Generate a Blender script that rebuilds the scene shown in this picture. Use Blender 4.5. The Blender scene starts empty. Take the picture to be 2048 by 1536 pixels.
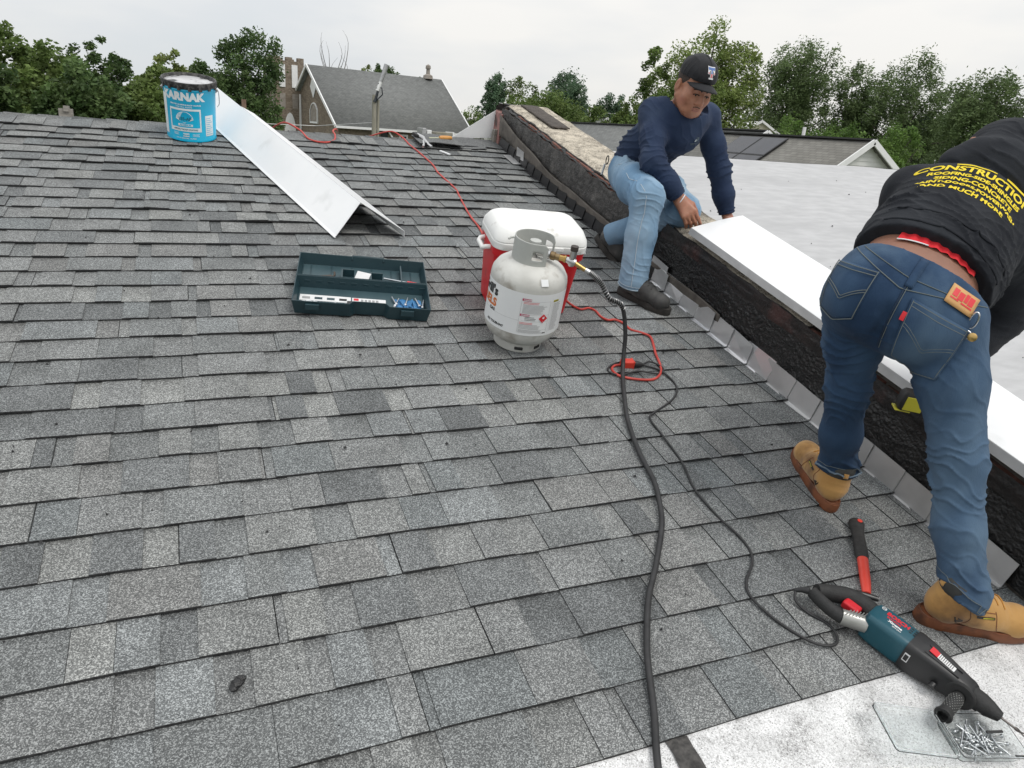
import bpy, bmesh, math, random
import numpy as np
from mathutils import Vector, Matrix, noise as mnoise
from mathutils.bvhtree import BVHTree

random.seed(7); rng = np.random.default_rng(7)
sc = bpy.context.scene
COL = sc.collection
PI = math.pi
SLOPE = math.radians(14)
RT = Matrix.Rotation(SLOPE, 4, 'X')          # roof frame (u right, v up the slope, n off the roof) -> world

# ------------------------------------------------------------------ camera
CAMR = Matrix(((0.921251, 0.062859, -0.383855),
               (-0.354440, 0.542143, -0.761875),
               (0.160213, 0.837932, 0.521730)))
cam_d = bpy.data.cameras.new('camera'); cam = bpy.data.objects.new('camera', cam_d); COL.objects.link(cam)
cam_d.sensor_width = 36; cam_d.lens = 36*1490/2048
cam_d.clip_start = 0.05; cam_d.clip_end = 2000
cam.matrix_world = RT @ (Matrix.Translation((0, 0, 1.42)) @ CAMR.to_4x4())
sc.camera = cam

# ------------------------------------------------------------------ sky, sun, exposure
w = bpy.data.worlds.new('World'); sc.world = w; w.use_nodes = True
nt = w.node_tree; nt.nodes.clear()
out = nt.nodes.new('ShaderNodeOutputWorld'); bg = nt.nodes.new('ShaderNodeBackground'); bg.inputs['Strength'].default_value = 0.1
nt.links.new(bg.outputs[0], out.inputs[0])
SUN_EL, SUN_AZ = math.radians(58), math.radians(150)
sky = nt.nodes.new('ShaderNodeTexSky'); sky.sky_type = 'NISHITA'; sky.sun_disc = False
sky.sun_elevation = SUN_EL; sky.sun_rotation = SUN_AZ
tc = nt.nodes.new('ShaderNodeTexCoord')
mp = nt.nodes.new('ShaderNodeMapping'); mp.inputs['Scale'].default_value = (1.0, 1.0, 3.6); mp.inputs['Location'].default_value = (2.2, 0.4, 0.9)
nt.links.new(tc.outputs['Generated'], mp.inputs[0])
nz = nt.nodes.new('ShaderNodeTexNoise'); nz.inputs['Scale'].default_value = 1.9; nz.inputs['Detail'].default_value = 5; nz.inputs['Roughness'].default_value = .5
nt.links.new(mp.outputs[0], nz.inputs['Vector'])
cr = nt.nodes.new('ShaderNodeValToRGB')                     # overcast cloud deck: blue-grey thin places to warm white
cr.color_ramp.elements[0].position = .30; cr.color_ramp.elements[0].color = (.74, .80, .84, 1)
cr.color_ramp.elements[1].position = .64; cr.color_ramp.elements[1].color = (1.02, 1.0, .965, 1)
e = cr.color_ramp.elements.new(.45); e.color = (.83, .855, .88, 1)
nt.links.new(nz.outputs['Fac'], cr.inputs[0])
sep = nt.nodes.new('ShaderNodeSeparateXYZ'); nt.links.new(tc.outputs['Generated'], sep.inputs[0])
mr = nt.nodes.new('ShaderNodeMapRange'); mr.inputs[1].default_value = 0.0; mr.inputs[2].default_value = 1.0
mr.inputs[3].default_value = 7.7; mr.inputs[4].default_value = 13.0   # an overcast sky grows brighter towards the zenith
nt.links.new(sep.outputs['Z'], mr.inputs[0])
sc1 = nt.nodes.new('ShaderNodeVectorMath'); sc1.operation = 'SCALE'
nt.links.new(cr.outputs[0], sc1.inputs[0]); nt.links.new(mr.outputs[0], sc1.inputs['Scale'])
mx = nt.nodes.new('ShaderNodeMix'); mx.data_type = 'RGBA'; mx.inputs[0].default_value = .94
nt.links.new(sky.outputs[0], mx.inputs[6]); nt.links.new(sc1.outputs[0], mx.inputs[7])
nt.links.new(mx.outputs[2], bg.inputs['Color'])

sun_d = bpy.data.lights.new('sun', 'SUN'); sun_d.energy = 1.3; sun_d.angle = math.radians(24); sun_d.color = (1, .965, .91)
sun = bpy.data.objects.new('sun', sun_d); COL.objects.link(sun)
sdir = Vector((math.sin(SUN_AZ)*math.cos(SUN_EL), math.cos(SUN_AZ)*math.cos(SUN_EL), math.sin(SUN_EL)))
sun.rotation_euler = sdir.to_track_quat('Z', 'Y').to_euler(); sun.location = (0, 0, 30)
sc.view_settings.view_transform = 'Standard'; sc.view_settings.look = 'None'
sc.view_settings.exposure = 0.18; sc.view_settings.gamma = 1.0; sc.view_settings.use_curve_mapping = False
sc.cycles.use_denoising = True
sc.cycles.max_bounces = 8; sc.cycles.transparent_max_bounces = 12

# ------------------------------------------------------------------ helpers
def RW(u, v, n=0.0):
    return RT @ Vector((u, v, n))

class MB:
    """collects shapes of one mesh"""
    def __init__(s): s.v = []; s.f = []; s.m = []
    def add(s, vs, fs, mi=0):
        o = len(s.v); s.v += [tuple(p) for p in vs]; s.f += [tuple(i+o for i in f) for f in fs]; s.m += [mi]*len(fs); return s
    def box(s, x0, x1, y0, y1, z0, z1, M=None, mi=0):
        vs = [Vector((x, y, z)) for z in (z0, z1) for y in (y0, y1) for x in (x0, x1)]
        if M: vs = [M @ p for p in vs]
        return s.add(vs, [(0,2,3,1),(4,5,7,6),(0,1,5,4),(2,6,7,3),(0,4,6,2),(1,3,7,5)], mi)
    def quad(s, a, b, c, d, mi=0): return s.add([a, b, c, d], [(0,1,2,3)], mi)
    def tube(s, pts, r, n=8, cap=True, mi=0):
        pts = [Vector(p) for p in pts]; rs = r if hasattr(r, '__len__') else [r]*len(pts)
        up = Vector((0, 0, 1)); vs = []; fs = []; px = None
        for i, p in enumerate(pts):
            t = (pts[min(i+1, len(pts)-1)]-pts[max(i-1, 0)]).normalized()
            if px is None:
                a = t.cross(up); a = t.cross(Vector((0, 1, 0))) if a.length < 1e-3 else a
            else: a = px - t*px.dot(t)
            a = a.normalized(); px = a; b = t.cross(a)
            for k in range(n):
                th = 2*PI*k/n; vs.append(p+(a*math.cos(th)+b*math.sin(th))*rs[i])
        for i in range(len(pts)-1):
            for k in range(n):
                k2 = (k+1) % n; fs.append((i*n+k, i*n+k2, (i+1)*n+k2, (i+1)*n+k))
        if cap: fs += [tuple(range(n-1, -1, -1)), tuple(range((len(pts)-1)*n, len(pts)*n))]
        return s.add(vs, fs, mi)
    def lathe(s, prof, n=32, M=None, mi=0, a0=0, a1=2*PI, cap=False):
        full = abs(a1-a0-2*PI) < 1e-6; k = n if full else n+1; vs = []; fs = []
        for r, z in prof:
            for i in range(k):
                th = a0+(a1-a0)*i/n; vs.append(Vector((r*math.cos(th), r*math.sin(th), z)))
        if M: vs = [M @ p for p in vs]
        for j in range(len(prof)-1):
            for i in range(n):
                i2 = (i+1) % k; fs.append((j*k+i, j*k+i2, (j+1)*k+i2, (j+1)*k+i))
        return s.add(vs, fs, mi)
    def prism(s, poly, z0, z1, M=None, mi=0):
        n = len(poly); vs = [Vector((x, y, z)) for z in (z0, z1) for x, y in poly]
        if M: vs = [M @ p for p in vs]
        return s.add(vs, [tuple(range(n-1, -1, -1)), tuple(range(n, 2*n))]+[(i, (i+1) % n, n+(i+1) % n, n+i) for i in range(n)], mi)
    def loft(s, rings, cap=True, mi=0, closed=True):
        n = len(rings[0]); vs = [p for r in rings for p in r]; fs = []
        for j in range(len(rings)-1):
            for i in range(n if closed else n-1):
                i2 = (i+1) % n; fs.append((j*n+i, j*n+i2, (j+1)*n+i2, (j+1)*n+i))
        if cap: fs += [tuple(range(n-1, -1, -1)), tuple(range((len(rings)-1)*n, len(rings)*n))]
        return s.add(vs, fs, mi)
    def grid(s, fn, nu, nv, mi=0):
        vs = [fn(i/nu, j/nv) for j in range(nv+1) for i in range(nu+1)]
        fs = [(j*(nu+1)+i, j*(nu+1)+i+1, (j+1)*(nu+1)+i+1, (j+1)*(nu+1)+i) for j in range(nv) for i in range(nu)]
        return s.add(vs, fs, mi)
    def build(s, name, mats, parent=None, smooth=None, bevel=0, seg=2, subsurf=0, M=None):
        me = bpy.data.meshes.new(name); me.from_pydata([tuple(p) for p in s.v], [], s.f)
        return finish(name, me, mats, parent, smooth, bevel, seg, subsurf, M, s.m)

def finish(name, me, mats, parent=None, smooth=None, bevel=0, seg=2, subsurf=0, M=None, mi=None):
    if not isinstance(mats, (list, tuple)): mats = [mats]
    for m in mats: me.materials.append(m)
    if mi is not None and len(mats) > 1: me.polygons.foreach_set('material_index', mi)
    bm = bmesh.new(); bm.from_mesh(me); bmesh.ops.recalc_face_normals(bm, faces=bm.faces) if smooth != 'keep' else None
    bm.to_mesh(me); bm.free()
    o = bpy.data.objects.new(name, me); COL.objects.link(o)
    if parent: o.parent = parent
    if M: o.matrix_basis = M
    if bevel:
        b = o.modifiers.new('bevel', 'BEVEL'); b.width = bevel; b.segments = seg; b.limit_method = 'ANGLE'; b.angle_limit = math.radians(35)
    if subsurf:
        b = o.modifiers.new('sub', 'SUBSURF'); b.levels = subsurf; b.render_levels = subsurf
    if smooth is not None:
        me.polygons.foreach_set('use_smooth', [True]*len(me.polygons))
        if smooth != 'keep' and smooth < 180: me.set_sharp_from_angle(angle=math.radians(smooth))
    return o

def np_mesh(name, V, F):
    """fast mesh from numpy arrays, F is (n,3) or (n,4)"""
    me = bpy.data.meshes.new(name); k = F.shape[1]
    me.vertices.add(len(V)); me.vertices.foreach_set('co', V.astype(np.float32).ravel())
    me.loops.add(F.size); me.loops.foreach_set('vertex_index', F.astype(np.int32).ravel())
    me.polygons.add(len(F)); me.polygons.foreach_set('loop_start', np.arange(0, F.size, k, dtype=np.int32))
    me.update(calc_edges=True); return me

def vcol(me, name, cols, domain='POINT'):
    a = me.color_attributes.new(name, 'FLOAT_COLOR', domain)
    c = np.ones((len(cols), 4), np.float32); c[:, :cols.shape[1]] = cols; a.data.foreach_set('color', c.ravel())

def tag(o, label=None, cat=None, group=None, kind=None):
    for k, x in (('label', label), ('category', cat), ('group', group), ('kind', kind)):
        if x: o[k] = x
    return o

def thing(name, label, cat, M=None, group=None):
    o = bpy.data.objects.new(name, None); COL.objects.link(o); o.empty_display_size = .1
    if M: o.matrix_basis = M
    return tag(o, label, cat, group)

def roofM(u, v, n=0, yaw=0):
    return RT @ Matrix.Translation((u, v, n)) @ Matrix.Rotation(math.radians(yaw), 4, 'Z')

def copy_tree(o, parent=None):
    c = o.copy(); COL.objects.link(c); c.parent = parent
    for ch in list(o.children): copy_tree(ch, c)
    return c

def text2d(s, size=1.0, bold=0.0, maxedge=None, align='CENTER', space=1.0):
    cu = bpy.data.curves.new('t', 'FONT'); cu.body = s; cu.size = size; cu.align_x = align; cu.align_y = 'CENTER'
    cu.offset = bold; cu.resolution_u = 3; cu.space_character = space
    o = bpy.data.objects.new('t', cu); COL.objects.link(o)
    dg = bpy.context.evaluated_depsgraph_get(); me = bpy.data.meshes.new_from_object(o.evaluated_get(dg))
    bm = bmesh.new(); bm.from_mesh(me); bmesh.ops.remove_doubles(bm, verts=bm.verts, dist=1e-6)
    if maxedge:
        bmesh.ops.triangulate(bm, faces=bm.faces)
        for _ in range(6):
            es = [e for e in bm.edges if e.calc_length() > maxedge]
            if not es: break
            bmesh.ops.subdivide_edges(bm, edges=es, cuts=1); bmesh.ops.triangulate(bm, faces=bm.faces)
    vs = [(v.co.x, v.co.y) for v in bm.verts]; bm.verts.index_update()
    fs = [tuple(v.index for v in f.verts) for f in bm.faces]
    bm.free(); bpy.data.meshes.remove(me); bpy.data.objects.remove(o); bpy.data.curves.remove(cu)
    return vs, fs

def smoothpath(pts, k=6):
    P = [Vector(p) for p in pts]; out = []
    for i in range(len(P)-1):
        a, b, c, d = P[max(i-1, 0)], P[i], P[i+1], P[min(i+2, len(P)-1)]
        for j in range(k):
            t = j/k
            out.append(.5*((2*b)+(c-a)*t+(2*a-5*b+4*c-d)*t*t+(3*b-a-3*c+d)*t**3))
    out.append(P[-1]); return out

# ------------------------------------------------------------------ materials
MATS = {}
def N(nt, typ, **kw):
    n = nt.nodes.new(typ)
    for k, v in kw.items(): setattr(n, k, v)
    return n
def mat(name, c1, c2=None, scale=20, rough=.6, metal=0, bump=0, bscale=None, spec=.5, detail=4, coord='Object', lo=.35, hi=.65,
        stretch=(1,1,1), c3=None, s3=3, lo3=.5, hi3=.62, attr=None, sheen=0, trans=0, alpha=1, coat=0, rough2=None, sss=0):
    """one procedural surface: base colour varied by noise, a second worn/dirty tone, fine bump"""
    m = bpy.data.materials.new(name); m.use_nodes = True; nt = m.node_tree; b = nt.nodes['Principled BSDF']; L = nt.links.new
    b.inputs['Roughness'].default_value = rough; b.inputs['Metallic'].default_value = metal; b.inputs['Specular IOR Level'].default_value = spec
    t = N(nt, 'ShaderNodeTexCoord'); mpn = N(nt, 'ShaderNodeMapping'); mpn.inputs['Scale'].default_value = stretch
    L(t.outputs[coord], mpn.inputs[0]); vec = mpn.outputs[0]
    def noise(s, d=detail):
        n = N(nt, 'ShaderNodeTexNoise'); n.inputs['Scale'].default_value = s; n.inputs['Detail'].default_value = d; L(vec, n.inputs['Vector']); return n.outputs['Fac']
    def ramp(fac, a, bb, ca, cb):
        r = N(nt, 'ShaderNodeValToRGB'); r.color_ramp.elements[0].position = a; r.color_ramp.elements[1].position = bb
        r.color_ramp.elements[0].color = (*ca, 1); r.color_ramp.elements[1].color = (*cb, 1); L(fac, r.inputs[0]); return r.outputs[0]
    def mix(fac, a, bb, typ='MIX'):
        x = N(nt, 'ShaderNodeMix', data_type='RGBA', blend_type=typ)
        if isinstance(fac, float): x.inputs[0].default_value = fac
        else: L(fac, x.inputs[0])
        for i, q in ((6, a), (7, bb)):
            if isinstance(q, tuple): x.inputs[i].default_value = (*q, 1)
            else: L(q, x.inputs[i])
        return x.outputs[2]
    col = None
    if c2 is not None: col = ramp(noise(scale), lo, hi, c1, c2)
    if c3 is not None:
        f = ramp(noise(s3, 6), lo3, hi3, (0,0,0), (1,1,1)); col = mix(f, col if col else c1, c3)
    if attr:
        a = N(nt, 'ShaderNodeVertexColor', layer_name=attr); col = mix(1.0, col if col else c1, a.outputs[0], 'MULTIPLY')
    if col: L(col, b.inputs['Base Color'])
    else: b.inputs['Base Color'].default_value = (*c1, 1)
    if rough2 is not None:
        r = N(nt, 'ShaderNodeMapRange'); r.inputs[3].default_value = rough; r.inputs[4].default_value = rough2
        L(noise((bscale or scale)*.4), r.inputs[0]); L(r.outputs[0], b.inputs['Roughness'])
    if bump:
        bn = N(nt, 'ShaderNodeBump'); bn.inputs['Strength'].default_value = 1.0; bn.inputs['Distance'].default_value = bump
        L(noise(bscale or scale*2), bn.inputs['Height']); L(bn.outputs[0], b.inputs['Normal'])
    if sheen: b.inputs['Sheen Weight'].default_value = sheen
    if trans: b.inputs['Transmission Weight'].default_value = trans
    if coat: b.inputs['Coat Weight'].default_value = coat
    if sss: b.inputs['Subsurface Weight'].default_value = sss; b.inputs['Subsurface Radius'].default_value = (.012, .004, .002)
    b.inputs['Alpha'].default_value = alpha
    MATS[name] = m; return m
# ------------------------------------------------------------------ roof materials
def granule_mat(name, dark, light, frac, scale, attr=None, bump=.0015, stain=None, stain_cov=(.56, .70), rough=.9):
    """mineral granules: every voronoi cell one stone, a share of them pale"""
    m = bpy.data.materials.new(name); m.use_nodes = True; nt = m.node_tree; b = nt.nodes['Principled BSDF']; L = nt.links.new
    b.inputs['Roughness'].default_value = rough; b.inputs['Specular IOR Level'].default_value = .25
    g = N(nt, 'ShaderNodeNewGeometry')
    v = N(nt, 'ShaderNodeTexVoronoi'); v.inputs['Scale'].default_value = scale; L(g.outputs['Position'], v.inputs['Vector'])
    s = N(nt, 'ShaderNodeSeparateColor'); L(v.outputs['Color'], s.inputs[0])
    r = N(nt, 'ShaderNodeValToRGB'); r.color_ramp.elements[0].position = 0; r.color_ramp.elements[0].color = (*dark, 1)
    r.color_ramp.elements[1].position = 1; r.color_ramp.elements[1].color = (*light, 1)
    e = r.color_ramp.elements.new(max(0.02, 1-frac*1.6)); e.color = tuple(d*.72+l*.28 for d, l in zip(dark, light))+(1,)
    e = r.color_ramp.elements.new(max(0.03, 1-frac)); e.color = tuple(d*.38+l*.62 for d, l in zip(dark, light))+(1,)
    L(s.outputs[0], r.inputs[0]); col = r.outputs[0]
    n2 = N(nt, 'ShaderNodeTexNoise'); n2.inputs['Scale'].default_value = 7; n2.inputs['Detail'].default_value = 5; L(g.outputs['Position'], n2.inputs['Vector'])
    mr = N(nt, 'ShaderNodeMapRange'); mr.inputs[1].default_value = .3; mr.inputs[2].default_value = .7; mr.inputs[3].default_value = .86; mr.inputs[4].default_value = 1.14
    L(n2.outputs['Fac'], mr.inputs[0])
    sc_ = N(nt, 'ShaderNodeVectorMath', operation='SCALE'); L(col, sc_.inputs[0]); L(mr.outputs[0], sc_.inputs['Scale']); col = sc_.outputs[0]
    if attr:
        a = N(nt, 'ShaderNodeVertexColor', layer_name=attr); x = N(nt, 'ShaderNodeMix', data_type='RGBA', blend_type='MULTIPLY'); x.inputs[0].default_value = 1
        L(col, x.inputs[6]); L(a.outputs[0], x.inputs[7]); col = x.outputs[2]
    if stain:
        n3 = N(nt, 'ShaderNodeTexNoise'); n3.inputs['Scale'].default_value = stain[3]; n3.inputs['Detail'].default_value = 7; n3.inputs['Roughness'].default_value = .75; L(g.outputs['Position'], n3.inputs['Vector'])
        r3 = N(nt, 'ShaderNodeMapRange'); r3.inputs[1].default_value = stain_cov[0]; r3.inputs[2].default_value = stain_cov[1]; L(n3.outputs['Fac'], r3.inputs[0])
        n4 = N(nt, 'ShaderNodeMath', operation='MULTIPLY'); L(r3.outputs[0], n4.inputs[0]); L(s.outputs[1], n4.inputs[1])
        x = N(nt, 'ShaderNodeMix', data_type='RGBA'); L(n4.outputs[0], x.inputs[0]); L(col, x.inputs[6]); x.inputs[7].default_value = (*stain[:3], 1); col = x.outputs[2]
    L(col, b.inputs['Base Color'])
    bn = N(nt, 'ShaderNodeBump'); bn.inputs['Distance'].default_value = bump; bn.inputs['Strength'].default_value = .8
    L(s.outputs[2], bn.inputs['Height']); L(bn.outputs[0], b.inputs['Normal'])
    MATS[name] = m; return m

SHG = granule_mat('shingle_granules', (.082, .085, .0855), (.40, .41, .405), .25, 450, attr='tone', bump=.0010, stain=(.028, .028, .028, 3.2), stain_cov=(.63, .80))
ASPH = mat('asphalt_edge', (.016, .016, .017), (.042, .042, .043), 90, rough=.85, bump=.002, bscale=200)
CAPS = granule_mat('white_cap_sheet', (.24, .235, .23), (.84, .84, .84), .80, 400, bump=.0014, stain=(.05, .046, .043, 5.5), stain_cov=(.50, .70))
TARSEAM = mat('tar_seam', (.022, .021, .02), (.075, .07, .066), 60, rough=.7, bump=.003, bscale=120)

# course lines measured up the slope (lower edges of the courses)
VC = [.683, .83, .976, 1.117, 1.258, 1.40, 1.54, 1.68, 1.822, 1.953, 2.088, 2.232, 2.371, 2.505, 2.639, 2.773, 2.907, 3.041, 3.175, 3.309,
      3.446, 3.585, 3.717, 3.844, 3.977, 4.112, 4.247, 4.374, 4.50, 4.623, 4.752, 4.869, 4.99]
U0, U1, VR = -2.6, 2.150, 5.235
def wv(u, k, amp=1.0):            # a shingle's lower edge never lies quite flat
    a = mnoise.noise((u*2.6, k*7.31, 3.3)); b = mnoise.noise((u*7.0, k*3.77, 9.1))
    far = min(1, max(0, (VC[min(k, len(VC)-1)]-2.0)/2.4))
    return (max(0, a)*.010+max(0, b)*.0035)*(.35+.95*far)*amp
def ve(u, k): return .0045*mnoise.noise((u*3.1, k*5.17, 1.7))+.0012*mnoise.noise((u*40, k, 4))

roof = MB()
roof.box(-3.4, 2.15, -1.2, VR-.004, -.09, -.004)
roof = roof.build('shingle_roof', ASPH, M=RT); tag(roof, kind='structure')
TONES = [((.74, .755, .77), 3), ((.87, .885, .89), 4), ((1.0, 1.0, 1.0), 5), ((1.10, 1.095, 1.08), 4), ((.82, .86, .88), 2.5), ((1.02, 1.05, 1.07), 2), ((1.20, 1.19, 1.16), 1.2), ((.95, .93, .915), 1.6), ((.62, .635, .65), 1.2)]
def tone():
    t = random.choices([a for a, _ in TONES], [b for _, b in TONES])[0]; j = random.uniform(.94, 1.06); return tuple((1+(c-1)*.82)*j for c in t)

def strip(u0, u1, k, z, vb_off, vtop, lift, col, shadow, nseg=None, th=.0035):
    """a laminate of the shingle: surface, front edge and side edges; colours per vertex"""
    n = nseg or max(2, int((u1-u0)/.045)); vb = VC[k]; vs = []; fs = []; cs = []; mi = []
    rows = [(0, 0), (.25, .25), (.68, .68), (.86, .86), (1.0, 1.0)]
    for j, (t, _) in enumerate(rows):
        for i in range(n+1):
            u = u0+(u1-u0)*i/n; v0 = vb+vb_off+ve(u, k); v = v0+(vtop-v0)*t
            zz = z+lift*(1-t)+wv(u, k)*(1-t)**1.5
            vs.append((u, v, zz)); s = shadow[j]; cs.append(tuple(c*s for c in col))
    m = n+1
    for j in range(len(rows)-1):
        for i in range(n): fs.append((j*m+i, j*m+i+1, (j+1)*m+i+1, (j+1)*m+i)); mi.append(0)
    o = len(vs)
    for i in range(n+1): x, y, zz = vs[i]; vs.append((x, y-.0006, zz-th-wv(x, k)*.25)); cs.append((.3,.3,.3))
    for i in range(n): fs.append((o+i, o+i+1, i+1, i)); mi.append(1)
    for e in (0, n):                                # cut sides
        o = len(vs)
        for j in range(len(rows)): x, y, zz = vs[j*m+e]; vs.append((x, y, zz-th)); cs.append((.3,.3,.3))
        for j in range(len(rows)-1):
            f = (j*m+e, (j+1)*m+e, o+j+1, o+j); fs.append(f if e == 0 else f[::-1]); mi.append(1)
    return vs, fs, cs, mi

def shingle_obj(name, parts, parent):
    V = []; F = []; Cc = []; Mi = []
    for vs, fs, cs, mi in parts:
        o = len(V); V += vs; F += [tuple(i+o for i in f) for f in fs]; Cc += cs; Mi += mi
    me = bpy.data.meshes.new(name); me.from_pydata(V, [], F); vcol(me, 'tone', np.array(Cc, np.float32))
    me.materials.append(SHG); me.materials.append(ASPH); me.polygons.foreach_set('material_index', Mi); me.update()
    o = bpy.data.objects.new(name, me); COL.objects.link(o); o.parent = parent; return o

ntab = 0
SB = (1.0, 1.0, 1.0, .96, .80)                      # raised tab: plain, its colour a little darker at the top
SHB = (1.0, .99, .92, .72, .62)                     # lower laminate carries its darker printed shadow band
OFFS = [0, .42, .18, .66, .29, .83, .07, .53]
for k in range(len(VC)):
    vn = VC[k+1]+.02 if k+1 < len(VC) else VR-.02
    ul = -.62-(VC[k]-.6)*.16-.45                      # past the left edge of the picture
    u = ul-OFFS[k % 8]*.9-.1
    while u < U1:
        L = .985; a, b = max(u, ul-.2), min(u+L-.0022, U1)
        if b-a < .05: u += L; continue
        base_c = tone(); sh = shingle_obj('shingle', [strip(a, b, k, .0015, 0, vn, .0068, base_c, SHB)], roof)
        # raised tabs with gaps between them
        x = u+random.uniform(-.02, .05); joined = []
        while x < u+L:
            wd = random.choice((.085, .11, .14, .165, .19, .215)); x1 = min(x+wd, u+L-.003)
            ta, tb = max(x, a+.0005), min(x1, b-.0005)
            if tb-ta > .03:
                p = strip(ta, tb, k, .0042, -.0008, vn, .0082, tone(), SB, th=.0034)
                vis = -.65-(VC[k]-.6)*.14 < (ta+tb)/2
                if vis and ntab < 300 and VC[k] < 3.3: shingle_obj('shingle_tab', [p], sh); ntab += 1
                else: joined.append(p)
            gap = random.choice((.05, .075, .10, .125, .0)); x = x1+gap
            if gap == 0: x += .0015
        if joined:
            me = sh.data; vs0 = strip(a, b, k, .0015, 0, vn, .0068, base_c, SHB)
            new = shingle_obj('tmp', [vs0]+joined, roof); sh.data = new.data; sh.data.name = 'shingle'; bpy.data.objects.remove(new); bpy.data.meshes.remove(me)
        u += L

# ridge caps: short pieces folded over the ridge, each lapping the next
def ridge_cap(u0, k):
    vs = []; L = .30
    prof = [(-.128, .0), (-.06, .0), (-.018, .002), (0, 0), (.03, -.012), (.13, -.06)]
    nu = 6; V = []; F = []; cs = []
    lifts = [.021+.006*max(0, mnoise.noise((u0*3, k, 2))) for _ in prof]
    c = tone(); c = tuple(.72*x for x in c)
    for j, (dv, dz) in enumerate(prof):
        for i in range(nu+1):
            t = i/nu; u = u0+L*t; z = dz-.004+.010*(1-t)+wv(u, 40+k % 3)*(1.1 if j == 0 else .3)
            V.append((u, VR+dv+.003*mnoise.noise((u*5, k, j)), z)); cs.append(c)
    m = nu+1
    F = [(j*m+i, j*m+i+1, (j+1)*m+i+1, (j+1)*m+i) for j in range(len(prof)-1) for i in range(nu)]; mi = [0]*len(F)
    o = len(V)
    for i in range(m): x, y, z = V[i]; V.append((x, y, z-.007)); cs.append((.3,.3,.3))
    for i in range(nu): F.append((o+i, o+i+1, i+1, i)); mi.append(1)
    o = len(V)
    for j in range(len(prof)): x, y, z = V[j*m]; V.append((x, y, z-.006)); cs.append((.3,.3,.3))
    for j in range(len(prof)-1): F.append((o+j, j*m, (j+1)*m, o+j+1)); mi.append(1)
    return V, F, cs, mi
u = -2.2; k = 0
while u < 1.62:
    shingle_obj('ridge_cap_shingle', [ridge_cap(u, k)], roof); u += .176+random.uniform(-.008, .008); k += 1
# torn, curled pieces lying where the ridge caps have been taken off
for (a, b, dv, z, tilt) in ((1.48, 1.80, -.10, .03, .016), (1.62, 1.98, -.075, .018, -.01), (1.70, 2.13, -.02, .010, .004)):
    V, F, cs, mi = strip(a, b, len(VC)-1, z, .24+dv-.14, VR+dv+.10, .006, (.72, .72, .73), (1, 1, 1, 1, 1), th=.005)
    V = [(x, y, zz+tilt*math.sin((x-a)/(b-a)*PI)+.006*mnoise.noise((x*9, y*4, z*50))) for x, y, zz in V]
    shingle_obj('loose_shingle', [(V, F, cs, mi)], roof)

back = MB(); back.quad((-3.4, VR-.02, -.01), (2.15, VR-.02, -.01), (2.15, VR+5, -2.5), (-3.4, VR+5, -2.5))
tag(back.build('roof_back_slope', SHG, M=RT), kind='structure')
vcol(bpy.data.objects['roof_back_slope'].data, 'tone', np.ones((4, 3), np.float32)*.9)

# white granulated cap sheet below the shingles, with an open tarred seam
cs_ = MB()
def cap_pt(u0, u1):
    def fn(a, b):
        u = u0+(u1-u0)*a; v = -1.2+(.70+1.2)*b
        return (u, v, .0035+.002*mnoise.noise((u*3, v*3, 0))-.012*max(0, .6-v))
    return fn
cap = MB().grid(cap_pt(.912, 2.15), 14, 14).build('cap_sheet', CAPS, M=RT, smooth=60); tag(cap, kind='structure')
cap2 = MB().grid(cap_pt(-3.4, .868), 30, 14).build('cap_sheet', CAPS, M=RT, smooth=60); tag(cap2, kind='structure')
sm = MB()
def seamf(a, b):
    v = -1.2+1.88*b; e = .006*mnoise.noise((v*22, a*3, 0)); u = .862+.056*a+e*(1 if a > .5 else 1.6)
    return (u, v, .006+.0025*mnoise.noise((u*60, v*40, 2))+.003*math.sin(a*PI))
sm.grid(seamf, 6, 70); tag(sm.build('tarred_seam', TARSEAM, M=RT, smooth=80), kind='structure')

# the neighbour's roof beyond the wall: silver-grey coated membrane
SILV = mat('silver_coating', (.40, .40, .405), (.465, .465, .47), 11, rough=.66, bump=.003, bscale=18, stretch=(.6, 1.8, 1), c3=(.36, .36, .365), s3=2.2, lo3=.48, hi3=.8, detail=10)
def nb(a, b):
    u = 2.44+8.5*a; v = -1.2+(VR+1.2)*b
    return (u, v, .012+.006*mnoise.noise((u*1.3, v*3, 5))+.002*mnoise.noise((u*5, v*14, 5)))
nbr = MB().grid(nb, 60, 90).build('neighbour_roof', SILV, M=RT, smooth=80); tag(nbr, kind='structure')
nbb = MB().quad((2.4, VR, .012), (10.94, VR, .012), (10.94, VR+5, -2.5), (2.4, VR+5, -2.5)).build('neighbour_roof_back', SILV, M=RT); tag(nbb, kind='structure')
# ------------------------------------------------------------------ parapet wall along the rake
TARW = mat('tar_weathered', (.026, .025, .024), (.072, .068, .065), 30, rough=.55, bump=.006, bscale=130, c3=(.12, .113, .106), s3=9, lo3=.55, hi3=.72, rough2=.5)
TARB = mat('fresh_tar', (.005, .005, .0055), (.011, .0105, .0105), 40, rough=.14, bump=.006, bscale=110, spec=.6, rough2=.55)
FELT = mat('brown_felt', (.105, .092, .080), (.155, .138, .120), 12, rough=.8, bump=.003, bscale=60, c3=(.07, .062, .055), s3=7)
BRICK = mat('red_brick', (.15, .065, .048), (.25, .115, .088), 25, rough=.9, bump=.004, bscale=120, c3=(.10, .07, .06), s3=11)
BRICKM = mat('mortar', (.20, .18, .16), (.30, .27, .24), 50, rough=.95, bump=.003)
OLDCAP = granule_mat('worn_cap_granules', (.22, .19, .145), (.70, .63, .52), .66, 300, bump=.002, stain=(.03, .026, .023, 13), stain_cov=(.41, .58))
DKFLASH = mat('black_flashing', (.008, .008, .009), (.016, .016, .018), 8, rough=.42, bump=.002, bscale=14)
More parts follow.
